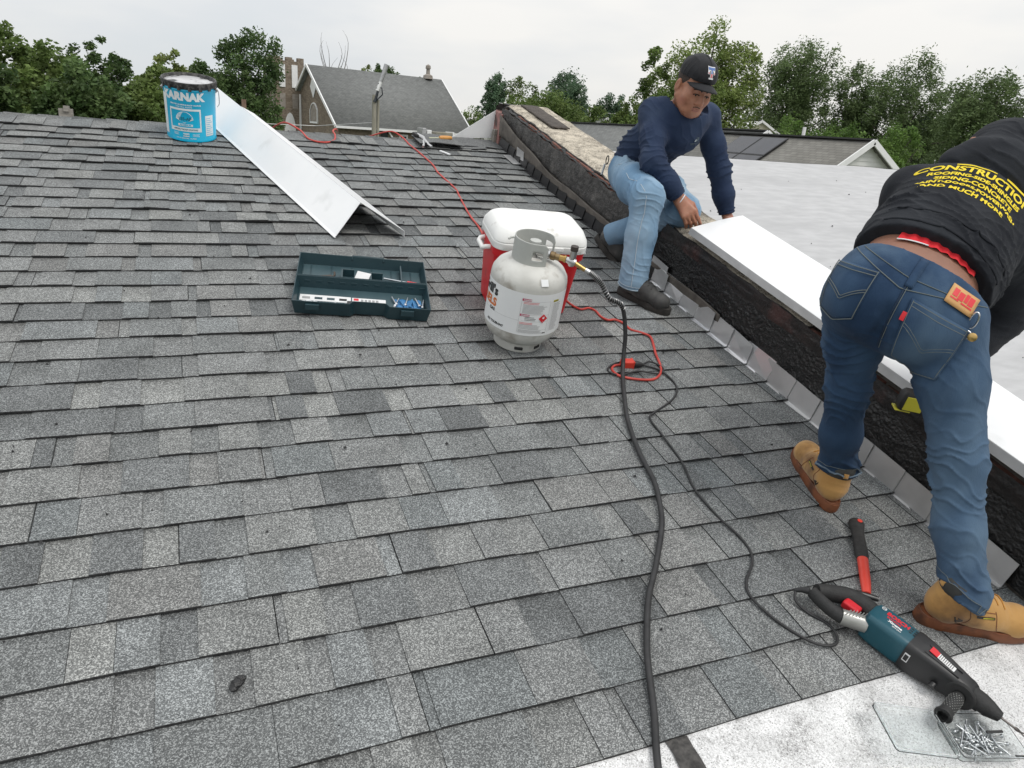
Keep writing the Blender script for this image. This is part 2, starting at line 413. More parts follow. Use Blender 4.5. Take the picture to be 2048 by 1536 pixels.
ALU = mat('aluminium', (.80, .80, .81), (.88, .88, .89), 3, rough=.22, metal=.72, bump=.0012, bscale=7, rough2=.38)
ALUD = mat('dull_aluminium', (.56, .56, .56), (.64, .64, .64), 6, rough=.45, metal=.75, bump=.0012, bscale=6, c3=(.72, .72, .72), s3=5, lo3=.45, hi3=.7)
INSUL = mat('pink_board', (.30, .15, .14), (.40, .22, .20), 20, rough=.9, bump=.004, c3=(.12, .08, .075), s3=8)
PATCH = mat('brown_patch', (.055, .046, .040), (.085, .072, .062), 30, rough=.9, bump=.003, bscale=80)
WOODG = mat('grey_wood', (.20, .185, .165), (.30, .28, .25), 9, rough=.85, bump=.003, stretch=(1, 1, 6))
WHITE = mat('white_coated_metal', (.79, .80, .81), (.83, .835, .84), 4, rough=.30, bump=.0022, bscale=3.2, c3=(.70, .71, .71), s3=6, lo3=.60, hi3=.74)
WHITEE = mat('metal_edge', (.42, .42, .42), (.52, .52, .52), 10, rough=.45)

UW = 2.155; V0, V1 = -.6, VR+.02
wall = thing('parapet_wall', 'low tarred brick parapet wall running down the roof slope between the two roofs', 'wall', RT)
core = MB().box(UW+.012, UW+.27, V0, V1, -.08, .255).build('core', BRICKM, wall)
# inner face: lumpy brushed-on tar; old and grey towards the ridge, fresh black lower down
def face(v0, v1, n0, n1, amp, lump, seed):
    def fn(a, b):
        v = v0+(v1-v0)*a; n = n0+(n1-n0)*b
        big = mnoise.noise((v*4, n*9, seed)); p = Vector((v*62+2.2*mnoise.noise((v*14, n*14, 1)), n*62+2.2*mnoise.noise((v*14, n*14, 7)), seed))
        d, _ = mnoise.voronoi(p); cell = max(0, .55-d[0])*max(.15, .75+1.3*mnoise.noise((v*6, n*7, seed+3)))+.55*max(0, mnoise.noise((v*22+n*9, n*48, seed+8)))
        fine = mnoise.noise((v*120, n*120, seed+2))
        edge = min(1, min(b, 1-b)*8+.25)
        return (UW-.002-amp*(.5+.5*big)-(lump*cell+.0016*fine)*edge, v, n+(.006+.010*b)*mnoise.noise((v*8, b*2, seed+5)))
    return fn
tf = MB().grid(face(3.02, V1, .10, .258, .006, .006, 1.3), 420, 34).build('weathered_tar_face', TARW, wall, smooth=180)
tf = MB().grid(face(V0, 3.05, .02, .285, .012, .009, 4.7), 900, 66).build('fresh_tar_face', TARB, wall, smooth=180)
# exposed courses of brick under the cap edge, one by one
bk = MB().box(-.028, .0, -.095, .095, -.027, .027).build('brick', BRICK, wall, bevel=.004)
def brick_at(o, v, n, du=0): o.location = (UW+.012+du, v, n); o.rotation_euler = (random.uniform(-.03, .03), 0, random.uniform(-.02, .02))
spots = []
v = 1.0
while v < 4.95:
    spots.append((v, .250 if v > 3.0 else .255)); v += .205
for i, (v, n) in enumerate(spots):
    o = bk if i == 0 else bk.copy()
    if i: COL.objects.link(o)
    brick_at(o, v+random.uniform(-.006, .006), n, random.uniform(.015, .026)+(.012 if v < 3.0 else 0))
# tar smeared over the top bricks lower down
tb = MB()
def smear(a, b):
    v = V0+3.55*a; n = .236+.066*b
    return (UW-.016-.012*math.sin(b*PI)*max(0, mnoise.noise((v*5, b*3, 8)))-.003*mnoise.noise((v*40, n*60, 1)), v, n-.02*(1-b)*max(0, mnoise.noise((v*6, 2, 2))))
SMEAR = mat('tar_over_brick', (.007, .0065, .0065), (.018, .014, .013), 14, rough=.45, bump=.004, bscale=90, c3=(.055, .026, .023), s3=5, lo3=.58, hi3=.68)
tb.grid(smear, 200, 8).build('tar_smear', SMEAR, wall, smooth=180)

# brown felt strip peeling along the foot of the tar
fl = MB()
def felt(a, b):
    v = 2.35+(5.215-2.35)*a; t = (v-2.35)/(5.215-2.35)
    top = .098+.012*t+.10*max(0, (v-4.1)/1.1)**1.2+.018*mnoise.noise((v*2.2, 0, 1)); bot = .062+.014*mnoise.noise((v*1.6, 3, 1))+.012*(v > 4.7)
    n = bot+(top-bot)*b; bulge = .018*b*max(0, mnoise.noise((v*2.0, 7, 2)))+.006*b*max(0, (v-3.9))
    return (UW-.018-.004*b-bulge, v, n)
fl.grid(felt, 120, 5)
fo = fl.build('felt_strip', FELT, wall, smooth=60); sd = fo.modifiers.new('s', 'SOLIDIFY'); sd.thickness = .003
# step flashings: black ones up the slope, bare metal below, one to a course
def flashing(v0, L, h, lean, mat_, skew=0):
    m = MB(); u = UW-.010
    for (dx, dz, x2, z2) in ((0, .0, lean, h),):
        o_ = .0015*mnoise.noise((v0*31, 2, 2)); a, b = (u-.022-o_, v0, .010), (u-.017, v0+L, .004); c, d = (u-.004, v0+L+skew*.3, z2-.004), (u-.010-o_+x2, v0+skew, z2+skew*.1)
        m.quad(a, b, c, d)
        m.quad((u-.036, v0, .0105), (u-.040, v0+L, -.001), b, a)
    o = m.build('step_flashing', mat_, wall); s = o.modifiers.new('s', 'SOLIDIFY'); s.thickness = .0022; s.offset = 0; return o
for k, vb in enumerate(VC):
    vb += .004
    L = (VC[k+1]-VC[k] if k+1 < len(VC) else .14)+.045
    if vb < .80: continue
    if vb < 2.80:
        h = .098+.008*mnoise.noise((k*3.3, 1, 1)); hi = 1.9 < vb < 2.9
        flashing(vb, L, h, (-.012, .004, -.004, .008, -.008)[(k*7) % 5] if hi else -.002*(k % 2), ALU if hi else ALUD, .010*mnoise.noise((k*2.1, 4, 1)))
    else: flashing(vb, L, .084, 0, DKFLASH)
m = MB(); m.quad((UW-.085, 4.72, .016), (UW-.085, 4.93, .016), (UW-.022, 4.93, .018), (UW-.022, 4.72, .018)); m.quad((UW-.022, 4.70, .016), (UW-.022, 4.83, .016), (UW-.03, 4.83, .105), (UW-.03, 4.70, .105))
o = m.build('step_flashing', ALUD, wall); s = o.modifiers.new('s', 'SOLIDIFY'); s.thickness = .0025
flashing(2.80, .16, .125, -.006, ALU)
# old cap sheet on the top, ragged at its edges
def capf(a, b):
    v = 1.9+(VR+.055-1.9)*b; rag = .012*mnoise.noise((v*9, a*2, 3))+.006*mnoise.noise((v*40, a, 3))
    u = UW+.016+(.315)*a+rag*(1 if a < .1 else (.6 if a > .9 else .2))
    z = .298+.006*mnoise.noise((u*9, v*7, 1))-.010*(a < .08)-.030*max(0, (v-(VR-.03))/.08)**2+.012*max(0, mnoise.noise((v*5, a*4, 9)))*(a < .25)
    return (u, v, z)
oc = MB().grid(capf, 22, 210).build('old_cap_sheet', OLDCAP, wall, smooth=50); s = oc.modifiers.new('s', 'SOLIDIFY'); s.thickness = .012; s.offset = -1
oc.data.materials.append(TARW); s.material_offset_rim = 1
# second, torn layer under its inner edge
def ragf(a, b):
    v = 2.6+(5.15-2.6)*b; return (UW-.004+.05*a-.012*max(0, mnoise.noise((v*13, 0, 6))), v, .268+.014*a+.012*mnoise.noise((v*17, a, 2)))
MB().grid(ragf, 4, 240).build('torn_felt_layer', TARB, wall, smooth=60).modifiers.new('s', 'SOLIDIFY').thickness = .006
p = MB().grid(lambda a, b: (UW+.10+.13*a, 4.60+.58*b, .3125+.004*mnoise.noise((a*4, b*9, 0))), 6, 14).build('brown_patch', PATCH, wall, smooth=50); p.modifiers.new('s', 'SOLIDIFY').thickness = .008
def hump(a, b):
    u = UW-.012+.30*a; th = b*1.25; return (u, VR+.05+.10*math.sin(th), .165+.118*math.cos(th)+.010*mnoise.noise((a*8, b*9, 3)))
MB().grid(hump, 16, 10).build('tar_nose', TARW, wall, smooth=80)
MB().box(UW-.020, UW+.26, VR-.02, VR+.115, -.05, .225).build('insulation_board', INSUL, wall, bevel=.006)
m = MB()
for i in range(3): m.box(UW-.045+.004*i, UW-.021, VR+.012+.026*i, VR+.034+.026*i, .012, .105-.008*i)
m.build('wood_blocking', WOODG, wall, bevel=.003)

# ------------------------------------------------------------------ white sheet metal
def sheet(name, label, polys, thick=.0016, mats=None, M=RT, cat='metal coping'):
    m = MB()
    for q in polys: m.add(q, [tuple(range(len(q)))])
    o = m.build(name, mats or WHITE, M=M); bm = bmesh.new(); bm.from_mesh(o.data); bmesh.ops.remove_doubles(bm, verts=bm.verts, dist=1e-5); bmesh.ops.recalc_face_normals(bm, faces=bm.faces); bm.to_mesh(o.data); bm.free()
    s = o.modifiers.new('s', 'SOLIDIFY'); s.thickness = thick; s.offset = 0
    b = o.modifiers.new('b', 'BEVEL'); b.width = .0018; b.segments = 2; b.limit_method = 'ANGLE'; b.angle_limit = math.radians(30)
    return tag(o, label, cat)
# coping on the lower wall: a wide flat top with a turned-down lip towards the shingles
cop = thing('wall_coping', 'long white metal coping being fitted over the lower parapet wall', 'metal coping', RT)
m = MB(); nst = 30
def cpt(t, a):
    vin = 2.745+(-.6-2.745)*t; vout = 2.93+(-.6-2.93)*t; n_out = .352-.040*min(1, max(0, (2.2-vout)/1.2))
    u = 2.150+(2.585-2.150)*a; return (u, vin+(vout-vin)*a, .353+(n_out-.353)*a+.004*math.sin(a*PI)+.0012*mnoise.noise((t*9, a*2, 0)))
m.grid(lambda t, a: cpt(t, a), nst, 8)
top = m.build('top_sheet', WHITE, cop); s = top.modifiers.new('s', 'SOLIDIFY'); s.thickness = .0018
m = MB().grid(lambda t, b: tuple(Vector(cpt(t, 0))+Vector((-.002-.004*b, 0, -.001-.030*b))), nst, 2)
lp = m.build('front_lip', WHITEE, cop); s = lp.modifiers.new('s', 'SOLIDIFY'); s.thickness = .0018
m = MB().grid(lambda t, b: tuple(Vector(cpt(t, 1))+Vector((.002+.004*b, 0, -.001-.085*b))), nst, 2)
lp = m.build('back_lip', WHITE, cop); s = lp.modifiers.new('s', 'SOLIDIFY'); s.thickness = .0018

# the loose inverted-V coping lying up the shingles towards the ridge
d = Vector((-.447, 1.76, 0)).normalized(); A = Vector((.755, 3.447, .170)); Lf = Vector((.636, 3.385, .027)); Rf = Vector((.968, 3.395, .050))
def ext(p, t): return p+d*t
vc = thing('loose_coping', 'long white inverted-V metal coping lying on the shingles beside the blue pail', 'metal coping', RT)
T1, T2 = 1.70, 2.30
m = MB(); m.quad(Lf, A, ext(A, T2), ext(Lf, T2)); o = m.build('left_flange', WHITE, vc); s = o.modifiers.new('s', 'SOLIDIFY'); s.thickness = .0016
Rg = Vector((.425, 5.26, .092)); m = MB(); m.quad(A+Vector((.001, 0, 0)), Rf, Rg, ext(A, T1)+Vector((.001, 0, 0))); o = m.build('right_flange', WHITE, vc); s = o.modifiers.new('s', 'SOLIDIFY'); s.thickness = .0016
m = MB(); q = Vector((-.011, -.006, -.009)); m.quad(Lf, ext(Lf, T2), ext(Lf, T2)+q, Lf+q); m.quad(Lf+q, ext(Lf, T2)+q, ext(Lf, T2)+q+Vector((.009, .002, -.002)), Lf+q+Vector((.009, .002, -.002)))
o = m.build('left_hem', WHITE, vc); s = o.modifiers.new('s', 'SOLIDIFY'); s.thickness = .0016
m = MB(); q = Vector((.006, .002, -.032)); m.quad(Rf, Rg, Rg+q, Rf+q)
o = m.build('right_hem', WHITE, vc); s = o.modifiers.new('s', 'SOLIDIFY'); s.thickness = .0016
# white coping standing on the far slope of the wall, past the ridge
fs_ = sheet('far_coping', 'triangular white metal sheet standing past the ridge at the top of the parapet', [
    [(1.80, VR+.10, -.004), (2.13, VR+.10, .02), (2.142, VR+.11, .115), (2.148, VR+.12, .226)]], thick=.003)
# ------------------------------------------------------------------ blue pail on the ridge
BLUE = mat('pail_blue', (.0, .41, .66), (.0, .45, .70), 6, rough=.32, bump=.0006, bscale=10, coat=.2)
WPRINT = mat('white_print', (.72, .78, .80), (.80, .84, .85), 40, rough=.4)
TEALP = mat('teal_print', (.02, .16, .22), rough=.4)
LIDM = mat('pail_lid', (.42, .42, .43), (.62, .62, .63), 7, rough=.4, metal=.3, c3=(.05, .05, .05), s3=9, lo3=.53, hi3=.6, bump=.001)
RIMT = mat('tarry_rim', (.012, .012, .012), (.12, .115, .11), 45, rough=.5, lo=.45, hi=.75, bump=.002, bscale=80)
WIRE = mat('steel_wire', (.35, .35, .35), rough=.35, metal=1)
PM = roofM(.043, 4.955, .012, 0) @ Matrix.Scale(.95, 4)
pail = thing('roof_cement_pail', 'bright blue metal pail with white lettering standing near the ridge', 'pail', PM)
R0, R1, PH = .143, .152, .345
def prad(z): return R0+(R1-R0)*z/PH
MB().lathe([(.0, .006), (R0-.006, .006), (R0+.002, .0), (R0+.003, .006), (R0, .012), (prad(.30), .30), (prad(.302)+.003, .306), (prad(.31), .312), (R1, PH-.012)], 64).build('body', BLUE, pail, smooth=40)
MB().lathe([(R1-.002, PH-.034), (R1+.006, PH-.026), (R1+.008, PH-.006), (R1+.006, PH+.004), (R1-.002, PH+.005), (R1-.008, PH-.004), (R1-.012, PH-.012)], 64).build('rim', RIMT, pail, smooth=60)
MB().lathe([(R1-.011, PH-.012), (R1-.022, PH-.013), (R1-.03, PH-.008), (.06, PH-.008), (0, PH-.008)], 48).build('lid', LIDM, pail, smooth=40)
tab0 = MB().box(-.010, .010, R1+.004, R1+.009, PH-.040, PH-.012).build('lid_tab', RIMT, pail, bevel=.002)
for i in range(1, 16):
    o = tab0.copy(); COL.objects.link(o); o.rotation_euler = (0, 0, 2*PI*i/16)
FRONT = math.radians(-90-11)                  # the side of the pail that faces down the roof
def wrap(vs, a0, z0, off=.0008):              # flat (x, y) onto the pail wall, x around, y up
    o = []
    for x, y in vs:
        z = z0+y; r = prad(z)+off; a = a0+x/r; o.append((r*math.cos(a), r*math.sin(a), z))
    return o
def pail_text(s, size, x, z, m_, bold=0, space=1, name='lettering', off=.0009):
    vs, fs = text2d(s, size, bold, .012, space=space); vs = [(a+x, b) for a, b in vs]
    return MB().add(wrap(vs, FRONT, z, off), fs).build(name, m_, pail, smooth='keep')
def pail_rect(x0, x1, z0, z1, m_, name='print_panel', off=.0007):
    return MB().grid(lambda a, b: wrap([(x0+(x1-x0)*a, z0+(z1-z0)*b)], FRONT, 0, off)[0], 12, 1).build(name, m_, pail, smooth='keep')
pail_text('KARNAK', .062, -.022, .268, WPRINT, bold=.0042, space=1.05)
pail_text('FIBRATED ALUMINUM ROOF COATING', .0105, -.005, .222, WPRINT, bold=.0004)
pail_text('FOR ALL ROOFS', .0105, -.012, .209, WPRINT, bold=.0003, space=1.3)
# white frame with a shell emblem
for (x0, x1, z0, z1) in ((-.105, .085, .188, .200), (-.105, .085, .062, .086), (-.105, -.096, .086, .188), (.076, .085, .086, .188)):
    pail_rect(x0, x1, z0, z1, WPRINT)
fan = [(-.048, .128)]+[(-.013+.052*math.cos(t), .132+.050*math.sin(t)) for t in np.linspace(PI*.98, .02*PI, 18)]+[(.022, .128), (-.013, .112)]
MB().add(wrap(fan, FRONT, 0, .0008), [tuple(range(len(fan)))]).build('fan_emblem', WPRINT, pail, smooth='keep')
for i in range(15):
    t = PI*(.06+.88*i/14); c, s_ = math.cos(t), math.sin(t)
    q = [(-.013+.026*c-.0008*s_, .136+.024*s_+.0008*c), (-.013+.048*c-.0012*s_, .134+.046*s_+.0012*c), (-.013+.048*c+.0012*s_, .134+.046*s_-.0012*c), (-.013+.026*c+.0008*s_, .136+.024*s_-.0008*c)]
    MB().add(wrap(q, FRONT, 0, .0012), [(0,1,2,3)]).build('fan_rib', BLUE, pail, smooth='keep')
pail_text('155-AF', .026, -.012, .138, TEALP, bold=.0008, off=.0016)
pail_rect(-.052, .034, .094, .108, WPRINT, off=.0009); pail_text('ALUMINUM', .013, -.009, .101, BLUE, bold=.0005, off=.0014)
pail_text('ASPHALT ROOF COATING', .012, -.010, .074, TEALP, bold=.0004, off=.0014)
pail_rect(-.026, .010, .030, .052, WPRINT); pail_text('Karnak', .012, -.008, .041, BLUE, bold=.0006, off=.0014)
for i, (z, wd) in enumerate(((.050, .034), (.044, .03), (.038, .034))):
    pail_rect(-.085, -.085+wd, z, z+.0022, WPRINT); pail_rect(.03, .03+wd*1.2, z-.004, z-.0018, WPRINT)
pail_text('4.75 U.S. GALLONS - 18 LITERS', .009, -.01, .020, WPRINT, bold=.0003)
MB().grid(lambda a, b: wrap([(.112+.062*a, .035+.125*b)], FRONT, 0, .0007)[0], 8, 1).build('label_panel', WPRINT, pail, smooth='keep')
for i in range(9): pail_rect(.118, .168-.01*(i % 3), .045+.012*i, .0475+.012*i, BLUE, off=.0012)
MB().grid(lambda a, b: wrap([(-.185+.05*a, .03+.24*b)], FRONT, 0, .0007)[0], 8, 1).build('label_panel', WPRINT, pail, smooth='keep')
for sgn in (0, PI):
    M = Matrix.Rotation(sgn+math.radians(2), 4, 'Z') @ Matrix.Translation((R1, 0, PH-.055)) @ Matrix.Rotation(PI/2, 4, 'Y')
    MB().lathe([(.0, .012), (.006, .012), (.009, .006), (.016, .004), (.017, .0)], 16, M).build('handle_ear', WIRE, pail, smooth=60)
pts = []
for i in range(25):
    t = PI*i/24; x = (R1+.012)*math.cos(t); y = -(R1+.016)*math.sin(t); z = PH-.055-.075*math.sin(t)
    pts.append(Vector((x, y*.0+.02*math.sin(t), z)) if False else Vector((x, abs(y)*.96, z)))
MB().tube(pts, .0022, 8).build('bail_handle', WIRE, pail, smooth=60)
hk = [Vector((R1+.006, .004, PH-.055)), Vector((R1+.014, .004, PH-.06)), Vector((R1+.018, -.002, PH-.10)), Vector((R1+.016, -.012, PH-.135)), Vector((R1+.004, -.022, PH-.15))]
MB().tube(smoothpath(hk, 4), .0022, 8).build('bail_hook', WIRE, pail, smooth=60)

# ------------------------------------------------------------------ cooler
RED = mat('cooler_red', (.54, .006, .012), (.60, .010, .016), 5, rough=.40, bump=.0010, bscale=24, c3=(.40, .02, .022), s3=20, lo3=.58, hi3=.72)
CWHITE = mat('cooler_white', (.79, .79, .77), (.83, .83, .815), 6, rough=.42, bump=.0010, bscale=18, c3=(.50, .48, .44), s3=16, lo3=.62, hi3=.76)
cooler = thing('cooler', 'red drink cooler with a white lid behind the propane cylinder', 'cooler', roofM(1.325, 2.69, .012, -7) @ Matrix.Diagonal((.96, .96, .915, 1)))
def rrect(hx, hy, r, z, n=6):
    o = []
    for cx, cy, a0 in ((hx-r, hy-r, 0), (-hx+r, hy-r, 90), (-hx+r, -hy+r, 180), (hx-r, -hy+r, 270)):
        for i in range(n+1):
            a = math.radians(a0+90*i/n); o.append((cx+r*math.cos(a), cy+r*math.sin(a), z))
    return o
MB().loft([rrect(.168, .112, .03, .0), rrect(.176, .118, .035, .008), rrect(.195, .135, .045, .285), rrect(.205, .145, .05, .289), rrect(.205, .145, .05, .330)]).build('body', RED, cooler, smooth=35)
MB().loft([rrect(.208, .148, .055, .322), rrect(.211, .151, .056, .326), rrect(.211, .151, .056, .352), rrect(.207, .147, .055, .356), rrect(.210, .150, .055, .360), rrect(.208, .148, .06, .378), rrect(.192, .128, .06, .410), rrect(.176, .112, .055, .421), rrect(.155, .092, .05, .425), rrect(.08, .05, .03, .427)]).build('lid', CWHITE, cooler, smooth=40)
m = MB(); m.box(-.018, .09, -.1545, -.147, .334, .352); m.build('lid_step', CWHITE, cooler, bevel=.003)
for sx in (-1, 1):
    m = MB(); m.tube([(sx*.200, -.055, .300), (sx*.224, -.050, .296), (sx*.232, -.04, .286), (sx*.232, .04, .286), (sx*.224, .05, .296), (sx*.2, .055, .3)], .011, 8)
    m.build('handle', CWHITE, cooler, smooth=60)
m = MB(); m.box(-.11, .11, -.1375, -.132, .06, .24, Matrix.Translation((0, -.0, 0)) @ Matrix.Rotation(math.radians(-4), 4, 'X')); m.build('front_panel', RED, cooler, bevel=.004)

# ------------------------------------------------------------------ propane cylinder
TANKP = mat('tank_paint', (.50, .495, .465), (.61, .605, .575), 9, rough=.5, bump=.0016, bscale=30, c3=(.30, .275, .235), s3=13, lo3=.52, hi3=.72)
TANKG = mat('collar_grey', (.40, .41, .39), (.47, .48, .455), 10, rough=.45, bump=.001, bscale=40)
SLEEVE = mat('white_sleeve', (.74, .75, .76), (.78, .79, .79), 5, rough=.4, bump=.0012, bscale=8)
BLACKP = mat('black_print', (.02, .02, .02), rough=.5); REDP = mat('red_print', (.62, .02, .03), rough=.45); GREYP = mat('grey_print', (.30, .30, .30), rough=.5)
ORANGEP = mat('orange_print', (.62, .16, .03), rough=.45); YELP = mat('yellow_print', (.55, .50, .04), rough=.45); PINKP = mat('crimson_print', (.45, .02, .09), rough=.45)
BRASS = mat('brass', (.42, .28, .10), (.55, .38, .16), 30, rough=.35, metal=1); STEEL = mat('steel', (.5, .5, .5), (.6, .6, .6), 20, rough=.3, metal=1)
tank = thing('propane_cylinder', 'white propane gas cylinder with warning labels in front of the red cooler', 'gas cylinder', roofM(1.176, 2.362, .012, 0) @ Matrix.Scale(.955, 4))
TR = .1535
prof = [(.0, .024), (.06, .026), (.105, .037), (.135, .058), (.150, .085), (TR, .110), (TR, .300), (.150, .320), (.134, .345), (.105, .366), (.065, .378), (.03, .381), (0, .382)]
MB().lathe(prof, 64).build('body', TANKP, tank, smooth=60)
MB().lathe([(.092, .0), (.100, .0), (.102, .012), (.098, .040), (.09, .040)], 48).build('foot_ring', TANKP, tank, smooth=40)
for a in (250, 300, 340): MB().box(-.018, .018, .094, .1035, .010, .024, Matrix.Rotation(math.radians(a-90), 4, 'Z')).build('foot_slot', BLACKP, tank, bevel=.004)
TF = math.radians(-90-22)
def twrap(vs, z0, off, r=TR): return [((r+off)*math.cos(TF+x/r), (r+off)*math.sin(TF+x/r), z0+y) for x, y in vs]
MB().grid(lambda a, b: twrap([(-.36+.70*a, .108+.180*b)], 0, .0012 if .02 < a < .98 else 0)[0], 64, 6).build('label_sleeve', SLEEVE, tank, smooth=60)
def trect(x0, x1, z0, z1, m_, name='label_print', off=.0018): return MB().grid(lambda a, b: twrap([(x0+(x1-x0)*a, z0+(z1-z0)*b)], 0, off)[0], max(1, int(abs(x1-x0)/.012)), 1).build(name, m_, tank, smooth='keep')
def ttext(s, size, x, z, m_, bold=0, off=.0022, space=1):
    vs, fs = text2d(s, size, bold, .01, space=space); return MB().add(twrap([(a+x, b) for a, b in vs], z, off), fs).build('lettering', m_, tank, smooth='keep')
ttext("Grill's", .052, -.190, .253, BLACKP, bold=.002); ttext('FUELS', .046, -.190, .205, ORANGEP, bold=.002); ttext('GAS', .018, -.150, .176, BLACKP, bold=.0006)
ttext('NO TOLERANT', .013, -.125, .126, BLACKP, bold=.0006)
trect(-.36, -.022, .1705, .1712, GREYP)
# warning panel: frame, red headings, lines of text, flammable diamond
for q in ((-.022, -.0212, .118, .266), (.098, .0988, .118, .258), (-.022, .098, .200, .2006), (-.012, .098, .1715, .1721), (-.022, .098, .135, .1356), (.108, .1086, .118, .258), (-.005, .098, .257, .2576), (-.022, .098, .118, .1184)): trect(*q, GREYP)
trect(-.020, .016, .257, .267, PINKP); ttext('DANGER', .0078, .001, .262, SLEEVE, bold=.0003, off=.0026)
trect(-.020, .018, .192, .2015, PINKP); ttext('WARNING', .0072, .002, .1965, SLEEVE, bold=.0003, off=.0026)
trect(.112, .140, .252, .261, YELP); ttext('CAUTION', .006, .126, .2565, BLACKP, bold=.0002, off=.0026)
def lines(x0, x1, z1, n, m_, step=.0052, h=.0017):
    r = random.Random(n*7+int(z1*1e4))
    for i in range(n): trect(x0, x1-(x1-x0)*r.uniform(0, .28), z1-i*step-h, z1-i*step, m_)
lines(-.014, .060, .253, 2, REDP); lines(-.014, .090, .242, 8, GREYP, .0049); lines(.0, .045, .190, 3, BLACKP, .006)
lines(-.018, .05, .1655, 2, REDP); lines(-.018, .07, .156, 4, GREYP); lines(-.018, .09, .132, 3, GREYP, .0045); lines(.114, .160, .246, 24, GREYP, .0051)
dm = [(.075, .206), (.094, .186), (.075, .166), (.056, .186)]; MB().add(twrap(dm, 0, .0030), [(0,1,2,3)]).build('hazard_diamond', REDP, tank, smooth='keep')
fl_ = [(.071, .188), (.0735, .196), (.076, .191), (.0785, .197), (.080, .189), (.0775, .185), (.073, .185)]; MB().add(twrap(fl_, 0, .0036), [tuple(range(7))]).build('flame_mark', SLEEVE, tank, smooth='keep')
ttext('2', .007, .075, .173, SLEEVE, off=.0036); trect(.083, .097, .119, .123, BLACKP)
M = Matrix.Rotation(TF+math.radians(22), 4, 'Z') @ Matrix.Translation((.1425, 0, .333)) @ Matrix.Rotation(math.radians(52), 4, 'Y')
MB().box(-.014, .014, -.015, .015, .0, .0012, M).build('date_sticker', SLEEVE, tank)
# collar: a curved guard open at the valve, with two hand holes
def collar():
    m = MB(); r = .082; n = 60; A0, A1 = math.radians(-38), math.radians(-38+292-38); z0, z1 = .366, .462
    def hole(a, z):
        for c in (math.radians(-105), math.radians(20), math.radians(140)):
            da = (a-c+PI) % (2*PI)-PI
            if abs(da*r) < .020 and .398 < z < .433: return True
        return False
    zs = [z0+(z1-z0)*i/16 for i in range(17)]; vs = []; fs = []
    A0, A1 = math.radians(-5), math.radians(285)
    for z in zs:
        for i in range(n+1):
            a = A0+(A1-A0)*i/n; ez = min(1, min(i, n-i)/4); zz = z0+(z-z0)*(1-.18*(1-ez)**2); vs.append((r*math.cos(a), r*math.sin(a), zz))
    for j in range(16):
        for i in range(n):
            a = A0+(A1-A0)*(i+.5)/n
            if not hole(a, zs[j]+.003): fs.append((j*(n+1)+i, j*(n+1)+i+1, (j+1)*(n+1)+i+1, (j+1)*(n+1)+i))
    m.add(vs, fs); o = m.build('collar', TANKG, tank, smooth=60); s = o.modifiers.new('s', 'SOLIDIFY'); s.thickness = .004; s.offset = 0
    b = o.modifiers.new('b', 'BEVEL'); b.width = .0012; b.segments = 2
collar()
VA = math.radians(-38)                                  # the valve points out of the collar's opening
MV = Matrix.Translation((0, 0, .392)) @ Matrix.Rotation(VA, 4, 'Z')
MB().lathe([(.018, -.012), (.018, .02), (.013, .028), (.013, .04), (0, .04)], 20, MV).lathe([(.014, 0), (.014, .045), (.017, .045), (.017, .066), (0, .066)], 20, MV @ Matrix.Translation((0, 0, .012)) @ Matrix.Rotation(PI/2, 4, 'Y')).build('valve', STEEL, tank, smooth=40)
MB().lathe([(0, .0), (.020, .0), (.024, .006), (.023, .014), (0, .016)], 9, MV @ Matrix.Translation((0, 0, .042))).build('valve_knob', TANKG, tank, smooth=30)
MB().tube([(-.084, .02, .452), (-.097, .024, .449), (-.106, .022, .444)], .005, 8).build('collar_hook', TANKG, tank, smooth=60)

# ------------------------------------------------------------------ gas hose with its fittings
RUBB = mat('black_rubber', (.016, .016, .017), (.028, .028, .029), 30, rough=.55, bump=.0006, bscale=60)
hose = thing('gas_hose', 'long black rubber gas hose running from the propane cylinder down the roof', 'hose', RT)
T0 = Vector((1.176, 2.362, .398)); dv = Vector((math.cos(VA), math.sin(VA), .0)); 
def HP(x, z): return T0+dv*x+Vector((0, 0, z))
MB().tube([HP(.066, .0), HP(.082, 0), HP(.083, 0), HP(.100, 0)], [.0165, .0165, .013, .013], 12).build('hand_nut', mat('dark_brass', (.20, .14, .08), (.30, .22, .12), 40, rough=.4, metal=1), hose, smooth=40)
MB().tube([HP(.100, 0), HP(.118, 0), HP(.1185, 0), HP(.125, 0)], [.011, .011, .014, .014], 8).build('brass_nut', BRASS, hose, smooth=30)
rg = MB(); rg.tube([HP(.125, 0), HP(.150, -.003), HP(.162, -.006)], [.010, .017, .014], 12); rg.tube([HP(.148, -.02), HP(.148, .0), HP(.148, .044)], [.011, .013, .012], 12); rg.build('regulator', STEEL, hose, smooth=40)
MB().tube([HP(.148, .040), HP(.148, .058)], .0145, 12).build('adjuster', mat('dark_knob', (.05, .04, .035), rough=.6), hose, smooth=40)
hp = [HP(.162, -.006), HP(.20, -.020), HP(.235, -.032), HP(.272, -.055), HP(.315, -.105), Vector((1.505, 2.19, .245)), Vector((1.53, 2.16, .15)), Vector((1.525, 2.12, .06)), Vector((1.505, 2.07, .022)), (1.44, 1.94, .021), (1.365, 1.775, .022), (1.312, 1.60, .022), (1.285, 1.455, .021), (1.245, 1.35, .021), (1.198, 1.262, .022), (1.10, 1.13, .021), (1.022, 1.035, .022), (.962, .94, .021), (.918, .860, .021), (.868, .745, .018), (.813, .635, .016), (.76, .50, .016), (.66, .2, .016)]
hpts = smoothpath(hp, 10)
MB().tube(hpts[8:], [.0082]*len(hpts[8:]), 12).build('rubber_hose', RUBB, hose, smooth=60)
MB().tube(hpts[0:12], .0085, 12).build('hose_ferrule', BRASS, hose, smooth=60)
